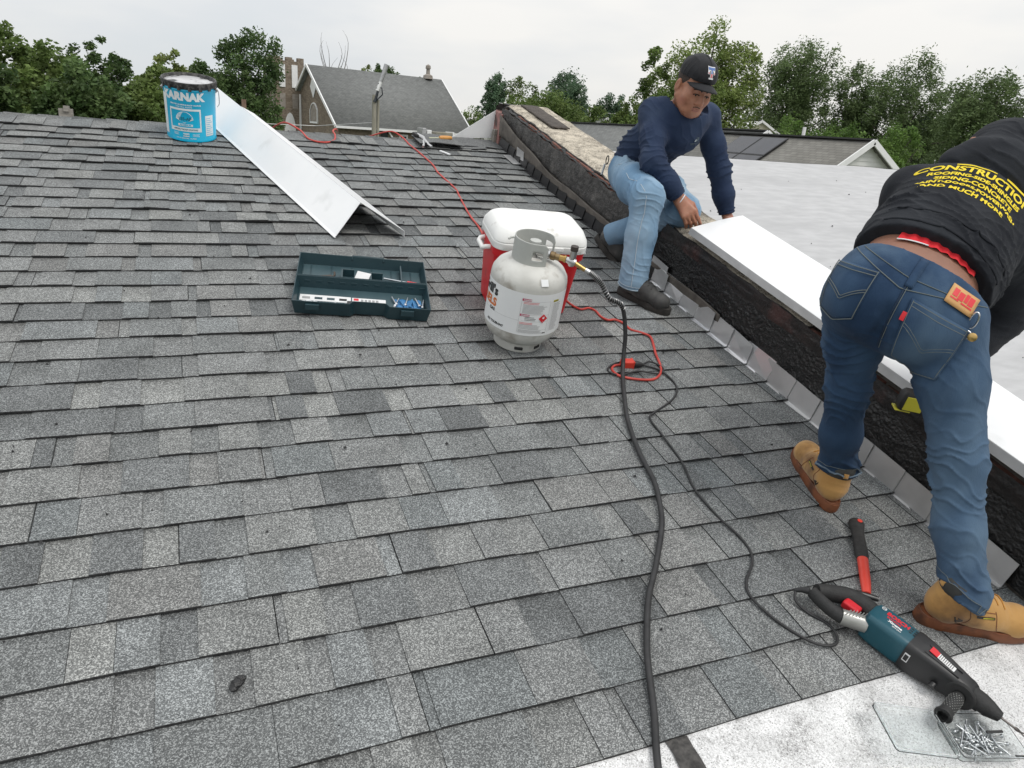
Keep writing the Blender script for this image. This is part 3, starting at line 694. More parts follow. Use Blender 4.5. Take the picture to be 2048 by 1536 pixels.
MB().tube(hpts[11:17], .0105, 12).build('hose_end', STEEL, hose, smooth=60)
sp = []; path = hpts[15:52]; turns = 26
for i in range(turns*12+1):
    t = i/(turns*12)*(len(path)-1.001); j = int(t); p = path[j].lerp(path[j+1], t-j); tg = (path[j+1]-path[j]).normalized()
    a = tg.cross(Vector((0, 0, 1))).normalized(); b = tg.cross(a); th = 2*PI*i/12; sp.append(p+(a*math.cos(th)+b*math.sin(th))*.0105)
MB().tube(sp, .0017, 5).build('spring_guard', WIRE, hose, smooth=60)

# ------------------------------------------------------------------ cords
REDC = mat('red_cord', (.42, .035, .025), (.52, .06, .045), 20, rough=.45, bump=.0005)
def onroof(pts, z=.014): return [(p[0], p[1], p[2] if len(p) > 2 else z) for p in pts]
rc = thing('red_extension_cord', 'red extension cord snaking from the ridge past the cooler to the plug', 'cord', RT)
MB().tube(smoothpath(onroof([(1.225, 5.42, -.05), (1.335, 5.27, .035), (1.395, 5.17, .03), (1.42, 5.05), (1.44, 4.90), (1.455, 4.75), (1.465, 4.6), (1.455, 4.47), (1.465, 4.33), (1.478, 4.16), (1.46, 4.02), (1.445, 3.9), (1.425, 3.72), (1.42, 3.55), (1.40, 3.42), (1.37, 3.25), (1.36, 3.05), (1.40, 2.90), (1.52, 2.78), (1.545, 2.70), (1.555, 2.645), (1.58, 2.605), (1.625, 2.615), (1.645, 2.585), (1.645, 2.53), (1.665, 2.50), (1.70, 2.50), (1.725, 2.465), (1.73, 2.41), (1.77, 2.375), (1.79, 2.34), (1.765, 2.27), (1.735, 2.20), (1.708, 2.12), (1.675, 2.06), (1.62, 2.02), (1.555, 2.025), (1.49, 2.055), (1.476, 2.10), (1.50, 2.13), (1.535, 2.128, .02)]), 7), .0052, 8).build('cable', REDC, rc, smooth=60)
PLUGR = mat('plug_red', (.60, .045, .025), rough=.4)
pm = Matrix.Translation((1.556, 2.126, .024)) @ Matrix.Rotation(math.radians(-6), 4, 'Z')
MB().box(-.028, .026, -.017, .017, -.016, .016, pm).build('socket', PLUGR, rc, bevel=.006, seg=3)
MB().box(.018, .024, -.018, .018, -.017, .017, pm).build('socket_ring', PLUGR, rc, bevel=.002)
MB().tube(smoothpath(onroof([(.56, 5.50, -.06), (.625, 5.33, .03), (.705, 5.17, .03), (.745, 5.02, .016), (.83, 4.97, .015), (.905, 5.03, .016), (.925, 5.11, .03), (.925, 5.19, .032), (.955, 5.255, .03), (.985, 5.36, -.01)]), 8), .0058, 8).build('cable_loop', REDC, rc, smooth=60)

# ------------------------------------------------------------------ case of drill bits and anchors
NAVY = mat('case_plastic', (.012, .036, .046), (.017, .046, .056), 8, rough=.42, bump=.0005, bscale=90)
NAVYL = mat('case_inside', (.030, .062, .074), (.044, .082, .094), 8, rough=.45, bump=.0004)
LABW = mat('paper_label', (.66, .66, .66), (.74, .74, .74), 30, rough=.5)
case = thing('tool_case', 'open dark teal plastic tool case lying on the shingles', 'tool case', roofM(.645, 2.815, .012, -11.6))
L2, D, Hc = .268, .235, .060
def tray(y0, y1, H, notch):
    """one half of the case as an open shell; y0 front, y1 at the hinge"""
    m = MB(); t = .004; fl = .008
    if notch:
        pts_b = [(-L2+.012, y0+.012), (-.045, y0+.012), (-.03, y0+.034), (.085, y0+.034), (.10, y0+.012), (L2-.012, y0+.012), (L2-.012, y1-.008), (-L2+.012, y1-.008)]
        pts_t = [(-L2, y0), (-.05, y0), (-.035, y0+.026), (.09, y0+.026), (.105, y0), (L2, y0), (L2, y1), (-L2, y1)]
    else:
        pts_b = [(-L2+.012, y0+.008), (L2-.012, y0+.008), (L2-.012, y1-.012), (-L2+.012, y1-.012)]; pts_t = [(-L2, y0), (L2, y0), (L2, y1), (-L2, y1)]
    def inset(pts, d):
        c = Vector((sum(p[0] for p in pts)/len(pts), sum(p[1] for p in pts)/len(pts))); o = []
        n = len(pts)
        for i in range(n):
            a, b, c2 = Vector(pts[i-1]), Vector(pts[i]), Vector(pts[(i+1) % n]); n1 = Vector((-(b-a).y, (b-a).x)).normalized(); n2 = Vector((-(c2-b).y, (c2-b).x)).normalized()
            q = (n1+n2); q = q/max(.3, q.length_squared)*2; o.append(tuple(b+q*d))
        return o
    R = [[(x, y, 0) for x, y in pts_b], [(x, y, H) for x, y in pts_t], [(x, y, H) for x, y in inset(pts_t, t)], [(x, y, fl) for x, y in inset(pts_b, t)]]
    m.loft(R); return m
tray(-D-.004, -.004, Hc, True).build('base_tray', NAVY, case, bevel=.003)
tray(.004, D*.98, Hc*.96, False).build('lid_tray', NAVY, case, bevel=.003)
MB().box(-L2+.02, L2-.02, -D+.034, -.016, .0085, .0105).build('base_liner', NAVYL, case)
MB().box(-L2+.02, L2-.02, .016, D-.024, .0085, .0105).build('lid_liner', NAVYL, case)
for i in range(11): MB().box(-L2+.034+i*.047, -L2+.036+i*.047+.022, -.0125, -.0095, .012, .042).build('wall_rib', NAVY, case, bevel=.001)
for i in range(6): MB().box(-L2+.05+i*.085, -L2+.054+i*.085, .02, D-.03, .0105, .0135).build('lid_rib', NAVY, case)
for sx in (-.19, .175): MB().box(sx-.026, sx+.026, -D-.012, -D-.001, .026, .050).build('latch', NAVY, case, bevel=.002)
for sx in (-.19, .0, .175): MB().box(sx-.03, sx+.03, D*.98-.002, D*.98+.008, .022, .048).build('latch_seat', NAVY, case, bevel=.002)
MB().tube([(-.045, D-.012, .044), (-.045, D-.004, .056), (.09, D-.004, .056), (.09, D-.012, .044)], .005, 8).build('carry_handle', NAVY, case, smooth=50)
for (x0, x1, y0, y1) in ((-.09, -.082, .03, .115), (-.09, -.035, .115, .122), (.03, .038, .02, .11), (.038, .085, .10, .107), (.16, .167, .02, .20)): MB().box(x0, x1, y0, y1, .01, .044).build('divider', NAVY, case, bevel=.0015)
MB().box(-.245, -.045, -.135, -.085, .0105, .0125).build('paper_insert', LABW, case); MB().box(-.04, .095, -.14, -.088, .0105, .0127).build('paper_insert', LABW, case)
for i in range(4): MB().box(-.235+i*.048, -.205+i*.048, -.122, -.104, .0125, .0134).build('insert_print', (GREYP, NAVY, NAVYL, BLACKP)[i], case)
for i in range(5): MB().box(-.005+i*.015, .005+i*.015, -.135, -.10, .0127, .0135).build('insert_print', GREYP, case)
MB().box(-.034, -.014, -.112, -.094, .0127, .0136).build('insert_print', REDP, case); MB().box(-.06, .075, -.187, -.150, .012, .03).build('foam_bar', BLACKP, case, bevel=.003)
MB().box(.08, .125, -.192, -.155, .0105, .0132).build('paper_insert', LABW, case); MB().box(-.11, -.06, -.195, -.155, .0105, .0126).build('paper_insert', LABW, case)
# things lying in the case
BL = mat('blue_anchor', (.02, .14, .34), (.05, .2, .4), 30, rough=.4); CHR = mat('zinc', (.55, .57, .60), (.68, .70, .72), 30, rough=.28, metal=1); BRN = mat('brown_plastic', (.05, .035, .025), rough=.6)
CM = roofM(.645, 2.815, .012, -11.6)
for i in range(8):
    x = .125+i*.017+random.uniform(-.004, .004); r = random.Random(i)
    bolt = MB(); M = CM @ Matrix.Translation((x, -.105-.012*(i % 3), .0205)) @ Matrix.Rotation(r.uniform(-.35, .35), 4, 'Z') @ Matrix.Rotation(PI/2, 4, 'X')
    bolt.lathe([(0, -.036), (.0033, -.036), (.0033, .03), (.0068, .03), (.0074, .034), (.005, .038), (0, .038)], 12, M)
    place = ['first', 'second', 'third', 'fourth', 'fifth', 'sixth', 'seventh', 'eighth'][i]
    tag(bolt.build('anchor_bolt', CHR if i not in (2, 4, 5) else BL, smooth=40), '%s anchor bolt from the left in the base of the open tool case' % place, 'bolt', 'bolts in the tool case')
bag = MB().grid(lambda a, b: tuple(CM @ Vector((.13+.11*a, -.16+.085*b, .0135+.006*mnoise.noise((a*5, b*5, 1))))), 10, 8)
tag(bag.build('anchor_packet', BL, smooth=60), 'blue packet under the bolts in the open tool case', 'packet')
M = CM @ Matrix.Translation((-.155, .055, .022)) @ Matrix.Rotation(.3, 4, 'Z')
cl = MB(); cl.box(-.03, .03, -.013, .013, -.011, .011, M); cl.tube([M @ Vector(p) for p in ((.028, 0, 0), (.045, .012, .008), (.05, .035, .01))], .005, 8); tag(cl.build('brown_clamp', BRN, bevel=.003), 'small brown plastic clamp in the lid of the tool case', 'clamp')
M = CM @ Matrix.Translation((.0, .070, .035)) @ Matrix.Rotation(-.35, 4, 'Z') @ Matrix.Rotation(.5, 4, 'X')
wb = MB().box(-.030, .030, -.024, .024, -.004, .004, M); tag(wb.build('scraper', LABW, bevel=.0015), 'white flat card leaning against a divider of the tool case lid', 'scraper')
M = CM @ Matrix.Translation((.170, .040, .040)) @ Matrix.Rotation(-.25, 4, 'Z')
kn = thing('utility_knife', 'slim tool with a red handle lying in the lid of the tool case', 'knife')
kn.matrix_basis = M
MB().box(.015, .085, -.009, .009, -.006, .006).build('handle', REDP, kn, bevel=.003); MB().box(-.085, .016, -.004, .004, -.003, .003).build('blade', CHR, kn, bevel=.001)
MB().box(.082, .095, -.010, .010, -.007, .007).build('end_cap', BLACKP, kn, bevel=.002)

BAGP = mat('plastic_bag', (.55, .58, .60), (.80, .82, .84), 40, rough=.2, bump=.002, bscale=60, spec=.8)
pb = MB().grid(lambda a, b: tuple(CM @ Vector((-.240+.075*a, -.200+.055*b, .014+.012*math.sin(a*PI)*math.sin(b*PI)+.007*mnoise.noise((a*9, b*9, 4))))), 16, 12)
tag(pb.build('parts_bag', BAGP, smooth=40), 'crumpled clear bag of small parts at the left end of the open tool case', 'bag')
for i in range(5):
    M = CM @ Matrix.Translation((-.150+.022*i, -.168+.006*(i % 2), .018)) @ Matrix.Rotation(.25*math.sin(i*2.3)+.1, 4, 'Z') @ Matrix.Rotation(PI/2, 4, 'Y')
    tag(MB().lathe([(0, -.028), (.0035, -.026), (.0035, .0), (.0022, .002), (.0022, .026), (0, .03)], 10, M).build('drill_bit', CHR, smooth=40), '%s loose drill bit from the left in the base of the tool case' % ['first', 'second', 'third', 'fourth', 'fifth'][i], 'drill bit', 'drill bits in the tool case')
# grit, nail heads and tar flecks scattered on both roofs
gr = MB(); r_ = random.Random(11)
for i in range(190):
    on = i < 110; u, v = (r_.uniform(-.6, 2.0), r_.uniform(.75, 4.9)) if on else (r_.uniform(2.7, 7), r_.uniform(.6, 4.8)); z = .016 if on else .02; sz = r_.choice((.0022, .003, .004, .006))*(1 if on else 1.6); a = r_.uniform(0, 6.28)
    pts = [(u+sz*math.cos(a+k*1.257)*r_.uniform(.6, 1.3), v+sz*math.sin(a+k*1.257)*r_.uniform(.6, 1.3)) for k in range(5)]
    gr.add([(x, y, z-.004) for x, y in pts]+[(u, v, z+sz*.35)], [(0,1,5),(1,2,5),(2,3,5),(3,4,5),(4,0,5)])
tag(gr.build('roof_grit', ASPH, M=RT), 'scattered dark grit and tar flecks on the roofs', 'grit', kind='stuff')
# ------------------------------------------------------------------ rotary drill lying on its side
TEAL = mat('drill_teal', (.010, .070, .098), (.014, .082, .112), 8, rough=.42, bump=.0006, bscale=60, c3=(.03, .10, .13), s3=25, lo3=.62, hi3=.72)
DBLK = mat('drill_black', (.014, .014, .015), (.022, .022, .023), 10, rough=.45, bump=.0006, bscale=90)
GRIPB = mat('rubber_grip', (.018, .018, .018), (.026, .026, .026), 60, rough=.7, bump=.0015, bscale=220)
SILVR = mat('silver_plastic', (.36, .36, .34), (.48, .48, .46), 10, rough=.35, metal=.6, bump=.0008, bscale=60)
yaw = math.degrees(math.atan2(-.949, .315))
drill = thing('rotary_drill', 'teal and black corded hammer drill lying at the edge of the white sheet', 'drill', roofM(1.556, .814, .006, yaw) @ Matrix.Scale(.95, 4))
def sect(x, hy, hz, zc, r, yc=0, n=4):
    o = []
    for cy, cz, a0 in ((hy-r, hz-r, 0), (-hy+r, hz-r, 90), (-hy+r, -hz+r, 180), (hy-r, -hz+r, 270)):
        for i in range(n+1):
            a = math.radians(a0+90*i/n); o.append((x, yc+cy+r*math.cos(a), zc+cz+r*math.sin(a)))
    return o
ZC = .046
MB().loft([sect(-.004, .030, .036, ZC, .012), sect(.004, .041, .041, ZC, .014), sect(.03, .044, .043, ZC, .016), sect(.10, .043, .043, ZC, .016), sect(.118, .040, .041, ZC, .016)]).build('motor_housing', TEAL, drill, smooth=35)
MB().loft([sect(.112, .0445, .0445, ZC, .016), sect(.122, .045, .0445, ZC, .015), sect(.155, .043, .043, ZC, .014), sect(.20, .036, .039, ZC, .014), sect(.245, .029, .034, ZC, .014), sect(.27, .026, .030, ZC, .014), sect(.275, .022, .026, ZC, .013)]).build('gear_housing', DBLK, drill, smooth=35)
MB().loft([sect(.15, .004, .003, ZC+.043, .002, .012), sect(.24, .003, .003, ZC+.036, .002, .008)]).build('housing_rib', DBLK, drill); MB().loft([sect(.15, .004, .003, ZC+.043, .002, -.022), sect(.24, .003, .003, ZC+.036, .002, -.018)]).build('housing_rib', DBLK, drill)
MX = Matrix.Translation((0, 0, ZC)) @ Matrix.Rotation(PI/2, 4, 'Y')
MB().lathe([(.0, .27), (.026, .27), (.0265, .285), (.026, .305), (.022, .325), (.0155, .345), (.013, .352), (.006, .354), (0, .354)], 28, MX).build('chuck', GRIPB, drill, smooth=40)
bit = MB(); bit.tube([(.352, 0, ZC), (.40, 0, ZC)], .0028, 8)
for ph in (0, PI):
    pts = [(.385+.09*i/40, .0028*math.cos(.38*i+ph), ZC+.0028*math.sin(.38*i+ph)) for i in range(41)]; bit.tube(pts, .0017, 5)
bit.tube([(.475, 0, ZC), (.50, 0, ZC)], [.0026, .0012], 8)
bit.build('drill_bit', mat('bit_steel', (.10, .09, .085), (.2, .18, .17), 40, rough=.35, metal=1), drill, smooth=40)
# side handle with its round guard
MS = Matrix.Translation((.262, 0, ZC)) @ Matrix.Rotation(PI/2, 4, 'X') @ Matrix.Rotation(math.radians(0), 4, 'Y')
MB().lathe([(.0, .022), (.034, .022), (.037, .025), (.037, .030), (.034, .033), (.016, .033)], 32, MS).build('handle_guard', GRIPB, drill, smooth=40)
MB().lathe([(.030, -.02), (.031, .0), (.030, .022), (.0, .022)], 28, MS).build('handle_clamp', DBLK, drill, smooth=40)
MB().lathe([(.014, .033), (.0165, .045), (.0172, .08), (.0168, .112), (.020, .120), (.0215, .126), (.0195, .130), (.0125, .1305), (.0120, .112), (0, .112)], 28, MS).build('side_handle', GRIPB, drill, smooth=40)
dot = None
for i in range(9):
    for j in range(16):
        a = 2*PI*(j+.5*(i % 2))/16
        if math.sin(a) < -.35: continue
        p = MS @ Vector((.0168*math.cos(a), .0168*math.sin(a), .050+i*.0068))
        if dot is None: dot = MB().add([(x*.0013, y*.0013, z*.0013) for x, y, z in ((1,0,0),(-1,0,0),(0,1,0),(0,-1,0),(0,0,1),(0,0,-1))], [(0,2,4),(2,1,4),(1,3,4),(3,0,4),(2,0,5),(1,2,5),(3,1,5),(0,3,5)]).build('grip_stud', SILVR, drill); o = dot
        else: o = dot.copy(); COL.objects.link(o)
        o.location = p
# D handle: one arm from the upper side, one from the lower, joined at the back
def bent(pts, hw, hz): 
    P = smoothpath(pts, 5); rings = []
    for i, p in enumerate(P):
        t = (P[min(i+1, len(P)-1)]-P[max(i-1, 0)]).normalized(); s_ = Vector((-t.y, t.x, 0)).normalized(); w_ = hw[0]+(hw[1]-hw[0])*i/(len(P)-1)
        rings.append([p+s_*w_*math.cos(a)+Vector((0, 0, 1))*hz*math.sin(a) for a in [2*PI*k/12 for k in range(12)]])
    return MB().loft(rings)
bent([(.012, .024, ZC), (-.02, .034, ZC), (-.055, .034, ZC), (-.085, .018, ZC), (-.118, -.018, ZC), (-.138, -.046, ZC)], (.029, .020), .026).build('main_handle', GRIPB, drill, smooth=50)
bent([(.004, -.028, ZC), (-.022, -.046, ZC), (-.05, -.066, ZC)], (.023, .019), .024).build('switch_cover', SILVR, drill, smooth=50)
bent([(-.045, -.064, ZC), (-.075, -.068, ZC), (-.112, -.064, ZC), (-.144, -.056, ZC)], (.019, .015), .019).build('handle_brace', GRIPB, drill, smooth=50)
MB().box(-.074, -.026, -.020, .010, ZC-.012, ZC+.012, Matrix.Translation((0, 0, 0)) @ Matrix.Rotation(0, 4, 'Z')).build('trigger', mat('trigger_red', (.60, .02, .03), rough=.35), drill, bevel=.006, seg=3)
MB().tube([(-.150, -.058, ZC), (-.168, -.066, ZC-.008), (-.182, -.074, ZC-.018)], [.011, .008, .006], 10).build('cord_boot', RUBB, drill, smooth=50)
for i in range(6): MB().box(-.040+i*.0065, -.0375+i*.0065, -.072+i*.006, -.046+i*.006, ZC+.0235, ZC+.0255, Matrix.Rotation(0, 4, 'Z')).build('cover_rib', SILVR, drill)
# print on the upper side
def dtext(s, size, x, y, m_, bold=.0):
    vs, fs = text2d(s, size, bold); M = Matrix.Translation((x, y, ZC+.0436)) @ Matrix.Rotation(math.radians(0), 4, 'Z'); return MB().add([M @ Vector((a, b, 0)) for a, b in vs], fs).build('lettering', m_, drill, smooth='keep')
dtext('BOSCH', .019, .060, .014, REDP, .0009); dtext('BULLDOG', .0085, .054, .000, REDP, .0003); dtext('Xtreme', .012, .062, -.010, LABW, .0006); dtext('SDS-plus', .007, .07, -.020, LABW, .0002)
ring = [(.0065*math.cos(2*PI*i/20), .0065*math.sin(2*PI*i/20)) for i in range(20)]; inr = [(.0050*math.cos(2*PI*i/20), .0050*math.sin(2*PI*i/20)) for i in range(20)]
MB().add([(.016+x, .022+y, ZC+.0437) for x, y in ring+inr], [(i, (i+1) % 20, 20+(i+1) % 20, 20+i) for i in range(20)]).build('emblem_ring', LABW, drill, smooth='keep')
MB().box(.0125, .0195, .0212, .0228, ZC+.0434, ZC+.0438).build('emblem_bar', LABW, drill); MB().box(.0125, .0135, .0185, .0255, ZC+.0434, ZC+.0438).build('emblem_bar', LABW, drill); MB().box(.0185, .0195, .0185, .0255, ZC+.0434, ZC+.0438).build('emblem_bar', LABW, drill)
for i in range(2):
    for j in range(3): MB().box(.094+i*.011, .101+i*.011, .002+j*.009, .006+j*.009, ZC+.0428, ZC+.0436).build('vent_slot', BLACKP, drill)
tilt = Matrix.Translation((.190, -.002, ZC+.0405)) @ Matrix.Rotation(math.radians(8), 4, 'Y')
MB().box(-.034, -.012, -.011, .012, 0, .0012, tilt).build('warning_label', REDP, drill); MB().box(-.012, .034, -.011, .012, 0, .0012, tilt).build('info_label', LABW, drill)
for i in range(8): MB().box(-.009+i*.005, -.0075+i*.005, -.009, .009, .0012, .0016, tilt).build('label_line', BLACKP, drill)
MB().box(.118, .132, -.0465, -.044, ZC-.006, ZC+.020).build('side_label', LABW, drill); MB().box(.120, .130, -.0475, -.046, ZC-.002, ZC+.016).build('side_label_print', BLACKP, drill)
MB().tube([(.205, -.040, ZC-.012), (.205, -.05, ZC-.016)], .009, 10).build('lock_button', DBLK, drill, smooth=40)
# its black cord running up the roof to the red plug
cd = thing('black_power_cord', 'thin black power cord winding from the drill to the red plug', 'cord', RT)
cpts = [(1.436, .955), (1.424, .932), (1.436, .893), (1.464, .850), (1.462, .812), (1.436, .79), (1.396, .798), (1.36, .834), (1.325, .902), (1.31, .979), (1.332, 1.027), (1.391, 1.08), (1.418, 1.124), (1.423, 1.184), (1.409, 1.262), (1.404, 1.342), (1.408, 1.413), (1.439, 1.522), (1.452, 1.657), (1.46, 1.774), (1.503, 1.812), (1.602, 1.867), (1.668, 1.926), (1.694, 1.994), (1.681, 2.08), (1.628, 2.123), (1.559, 2.155), (1.487, 2.13), (1.456, 2.096), (1.492, 2.063), (1.578, 2.076), (1.665, 2.055), (1.705, 2.094), (1.67, 2.139), (1.62, 2.122), (1.592, 2.118)]
pp = [(x, y, .0145+(.004 if 24 < i < 34 and i % 3 == 0 else 0)) for i, (x, y) in enumerate(cpts)]; pp[-1] = (1.592, 2.118, .022); pp[0] = (1.436, .955, .033); pp[1] = (1.424, .932, .020)
MB().tube(smoothpath(pp, 8), .0040, 8).build('cable', RUBB, cd, smooth=60)
MB().tube([(1.584, 2.122, .024), (1.600, 2.120, .023), (1.625, 2.117, .020)], [.013, .013, .006], 10).build('plug', RUBB, cd, smooth=50)

# ------------------------------------------------------------------ hammer under the drill handle
HR = mat('hammer_red', (.66, .05, .03), (.72, .075, .05), 10, rough=.45, c3=(.2, .03, .02), s3=60, lo3=.66, hi3=.7); HB = mat('hammer_grip', (.022, .021, .021), (.034, .033, .032), 60, rough=.65, bump=.001, bscale=150)
hm = thing('hammer', 'hammer with a black grip and red handle half under the drill', 'hammer', roofM(1.845, 1.152, .004, math.degrees(math.atan2(-.25, -.19))))
def hs(x, hy, hz, z=.021): return [(x, hy*math.cos(a), z+hz*math.sin(a)) for a in [2*PI*k/20 for k in range(20)]]
MB().loft([hs(-.004, .012, .009), hs(.0, .021, .016), hs(.012, .0245, .0195), hs(.035, .021, .017), hs(.06, .018, .0155), (hs(.10, .0185, .016)), hs(.155, .0195, .0165), hs(.175, .0165, .0145)]).build('grip', HB, hm, smooth=50)
MB().loft([hs(-.010, .010, .007), hs(-.003, .0165, .012), hs(-.0005, .0175, .0128)]).build('butt_cap', HR, hm, smooth=50)
MB().lathe([(.0, .0), (.0075, .0), (.0078, .001), (.0045, .0012), (.0042, .0004), (0, .0004)], 18, Matrix.Translation((.016, .003, .0402))).build('hang_hole_ring', HR, hm, smooth=40)
MB().loft([hs(.165, .0165, .0145), hs(.18, .0155, .0135), hs(.262, .0150, .0105, .015), hs(.305, .012, .008, .010)]).build('shaft', HR, hm, smooth=50)
MB().tube([(.312, -.03, .009), (.312, .03, .009)], [.008, .008], 12).build('head', mat('hammer_steel', (.06, .06, .06), (.12, .12, .12), 30, rough=.4, metal=1), hm, smooth=50)

# ------------------------------------------------------------------ clear box of screws
CLEAR = mat('clear_plastic', (.92, .95, .95), rough=.08, trans=1.0, spec=.5); CLEAR.node_tree.nodes['Principled BSDF'].inputs['IOR'].default_value = 1.25
bx = thing('screw_box', 'clear plastic box of silver screws with its lid open beside the drill', 'plastic box', roofM(1.585, .480, .008, -16))
ring_o = lambda hx, hy, z: rrect(hx, hy, .008, z, 3)
MB().loft([ring_o(.072, .046, 0), ring_o(.080, .053, .030), ring_o(.084, .057, .031), ring_o(.084, .057, .034), ring_o(.0775, .0505, .034), ring_o(.070, .044, .002)]).build('tray', CLEAR, bx, smooth=30)
ML = Matrix.Translation((-.090, .0, .031)) @ Matrix.Rotation(math.radians(9), 4, 'Y') @ Matrix.Translation((-.082, .002, -.008))
m = MB().loft([ring_o(.084, .057, 0), ring_o(.084, .057, .010), ring_o(.081, .054, .010), ring_o(.081, .054, .0015)]); m.v = [tuple(ML @ Vector(p)) for p in m.v]; m.build('lid', CLEAR, bx, smooth=30)
MB().box(-.094, -.084, -.03, .03, .027, .0295).build('hinge', CLEAR, bx, bevel=.001)
BM = roofM(1.585, .480, .008, -16); rr = random.Random(5); ZN = mat('zinc_screw', (.46, .48, .49), (.60, .62, .63), 60, rough=.3, metal=1, bump=.0003, bscale=900)
scr = MB(); prof = [(0, 0), (.0012, .001)]
for i in range(10): prof += [(.0026, .003+i*.0032), (.0019, .0046+i*.0032)]
prof += [(.0022, .036), (.0022, .040), (.0048, .042), (.0050, .0435), (.004, .0455), (0, .046)]
scr.lathe(prof, 8)
s0 = None
for i in range(44):
    layer = i//18; x = rr.gauss(.004, .026); y = rr.gauss(-.006, .016); x = max(-.048, min(.05, x)); y = max(-.034, min(.03, y))
    M = BM @ Matrix.Translation((x, y, .0052+layer*.0055)) @ Matrix.Rotation(rr.uniform(0, 6.28), 4, 'Z') @ Matrix.Rotation(PI/2+rr.uniform(-.16, .16), 4, 'Y') @ Matrix.Translation((0, 0, -.022))
    if s0 is None: s0 = scr.build('screw', ZN, smooth=50); o = s0
    else: o = s0.copy(); COL.objects.link(o)
    o.matrix_basis = M; tag(o, 'loose silver screw piled in the clear plastic box by the drill', 'screw', 'screws in the clear box')
M = BM @ Matrix.Translation((.045, .012, .024)) @ Matrix.Rotation(.05, 4, 'Z')
tag(MB().box(-.022, .022, -.003, .003, -.002, .002, M).build('driver_bit', BLACKP, bevel=.001), 'dark hex driver bit lying on top of the screws in the clear box', 'driver bit')

# ------------------------------------------------------------------ small things on the roof
tar = MB(); 
for q, (x, y, z, sx, sy, sz, a) in enumerate(((0, 0, .010, .017, .012, .008, .3), (-.008, -.006, .008, .012, .010, .006, 1.0), (.008, .006, .013, .012, .008, .006, -.4))):
    M = Matrix.Translation((x, y, z)) @ Matrix.Rotation(a, 4, 'Z')
    for k in range(4):
        h = -sz+2*sz*k/3
    rings = []
    for k in range(5):
        z_ = -1+2*k/4; r = math.sqrt(max(.12, 1-z_*z_))*(1+.25*mnoise.noise((q, k, 2)))
        rings.append([M @ Vector((sx*r*math.cos(t)*(1+.3*mnoise.noise((t*2, k, q))), sy*r*math.sin(t), sz*z_)) for t in [2*PI*i/9 for i in range(9)]])
    tar.loft(rings)
tag(tar.build('tar_crumb', TARB, M=roofM(.029, 1.032, .008, 10)), 'crumb of black tar lying alone on the lower left shingles', 'debris')
CHR2 = mat('worn_chrome', (.5, .5, .5), (.62, .62, .62), 30, rough=.3, metal=1)
sn = thing('locking_pliers', 'silver and black pliers lying open at the ridge', 'pliers', roofM(1.53, 5.04, .030, -68))
MB().tube(smoothpath([(-.13, .028, .02), (-.06, .020, .022), (-.01, .004, .016), (.06, -.020, .012), (.10, -.022, .008)], 4), [.014]*6+[.011]*6+[.009]*5, 8).build('upper_handle', CHR2, sn, smooth=50)
MB().tube(smoothpath([(-.02, -.004, .012), (.04, -.045, .010), (.085, -.085, .008)], 4), .009, 8).build('lower_handle', CHR2, sn, smooth=50)
MB().loft([sect(-.17, .020, .010, .02, .006, .03), sect(-.13, .026, .012, .02, .006, .03), sect(-.10, .018, .010, .02, .006, .024)]).build('jaw', BLACKP, sn, smooth=30)
ORW = mat('orange_wood', (.55, .24, .05), (.64, .32, .09), 14, rough=.5)
ch = thing('chisel', 'chisel with an orange handle lying on the torn ridge shingles', 'chisel', roofM(1.70, 5.13, .052, 12))
MB().lathe([(0, -.05), (.013, -.048), (.017, -.03), (.016, .01), (.013, .04), (.010, .05), (0, .052)], 14, Matrix.Rotation(PI/2, 4, 'Y')).build('handle', ORW, ch, smooth=50)
MB().box(-.13, -.05, -.008, .008, -.003, .003).build('blade', mat('dull_blade', (.45, .46, .32), rough=.5, metal=.4), ch, bevel=.001)
tag(MB().box(-.045, .045, -.008, .008, 0, .008).build('metal_strip', WHITE, M=roofM(1.63, 4.895, .012, -58), bevel=.001), 'short white metal offcut on the shingles below the pliers', 'metal offcut')
# ------------------------------------------------------------------ ground, church, houses
GZ = -4.7
GRASS = mat('lawn', (.045, .07, .022), (.075, .10, .035), .8, rough=.95, c3=(.10, .09, .06), s3=.08, lo3=.55, hi3=.65)
tag(MB().quad((-700, -300, GZ), (900, -300, GZ), (900, 1200, GZ), (-700, 1200, GZ)).build('ground', GRASS), kind='structure')
BLDW = mat('building_wall', (.24, .21, .18), (.33, .30, .27), 3, rough=.9)
bp_ = [(-1.0, GZ), (10.2, GZ), (10.2, -.02), (5.08, 1.12), (-1.0, -.40)]
tag(MB().add([(-3.3, y, z) for y, z in bp_]+[(10.8, y, z) for y, z in bp_], [(0,1,2,3,4), (9,8,7,6,5)]+[(i, (i+1) % 5, 5+(i+1) % 5, 5+i) for i in range(5)]).build('building_wall', BLDW), 'masonry walls under the shingle roof', 'building')

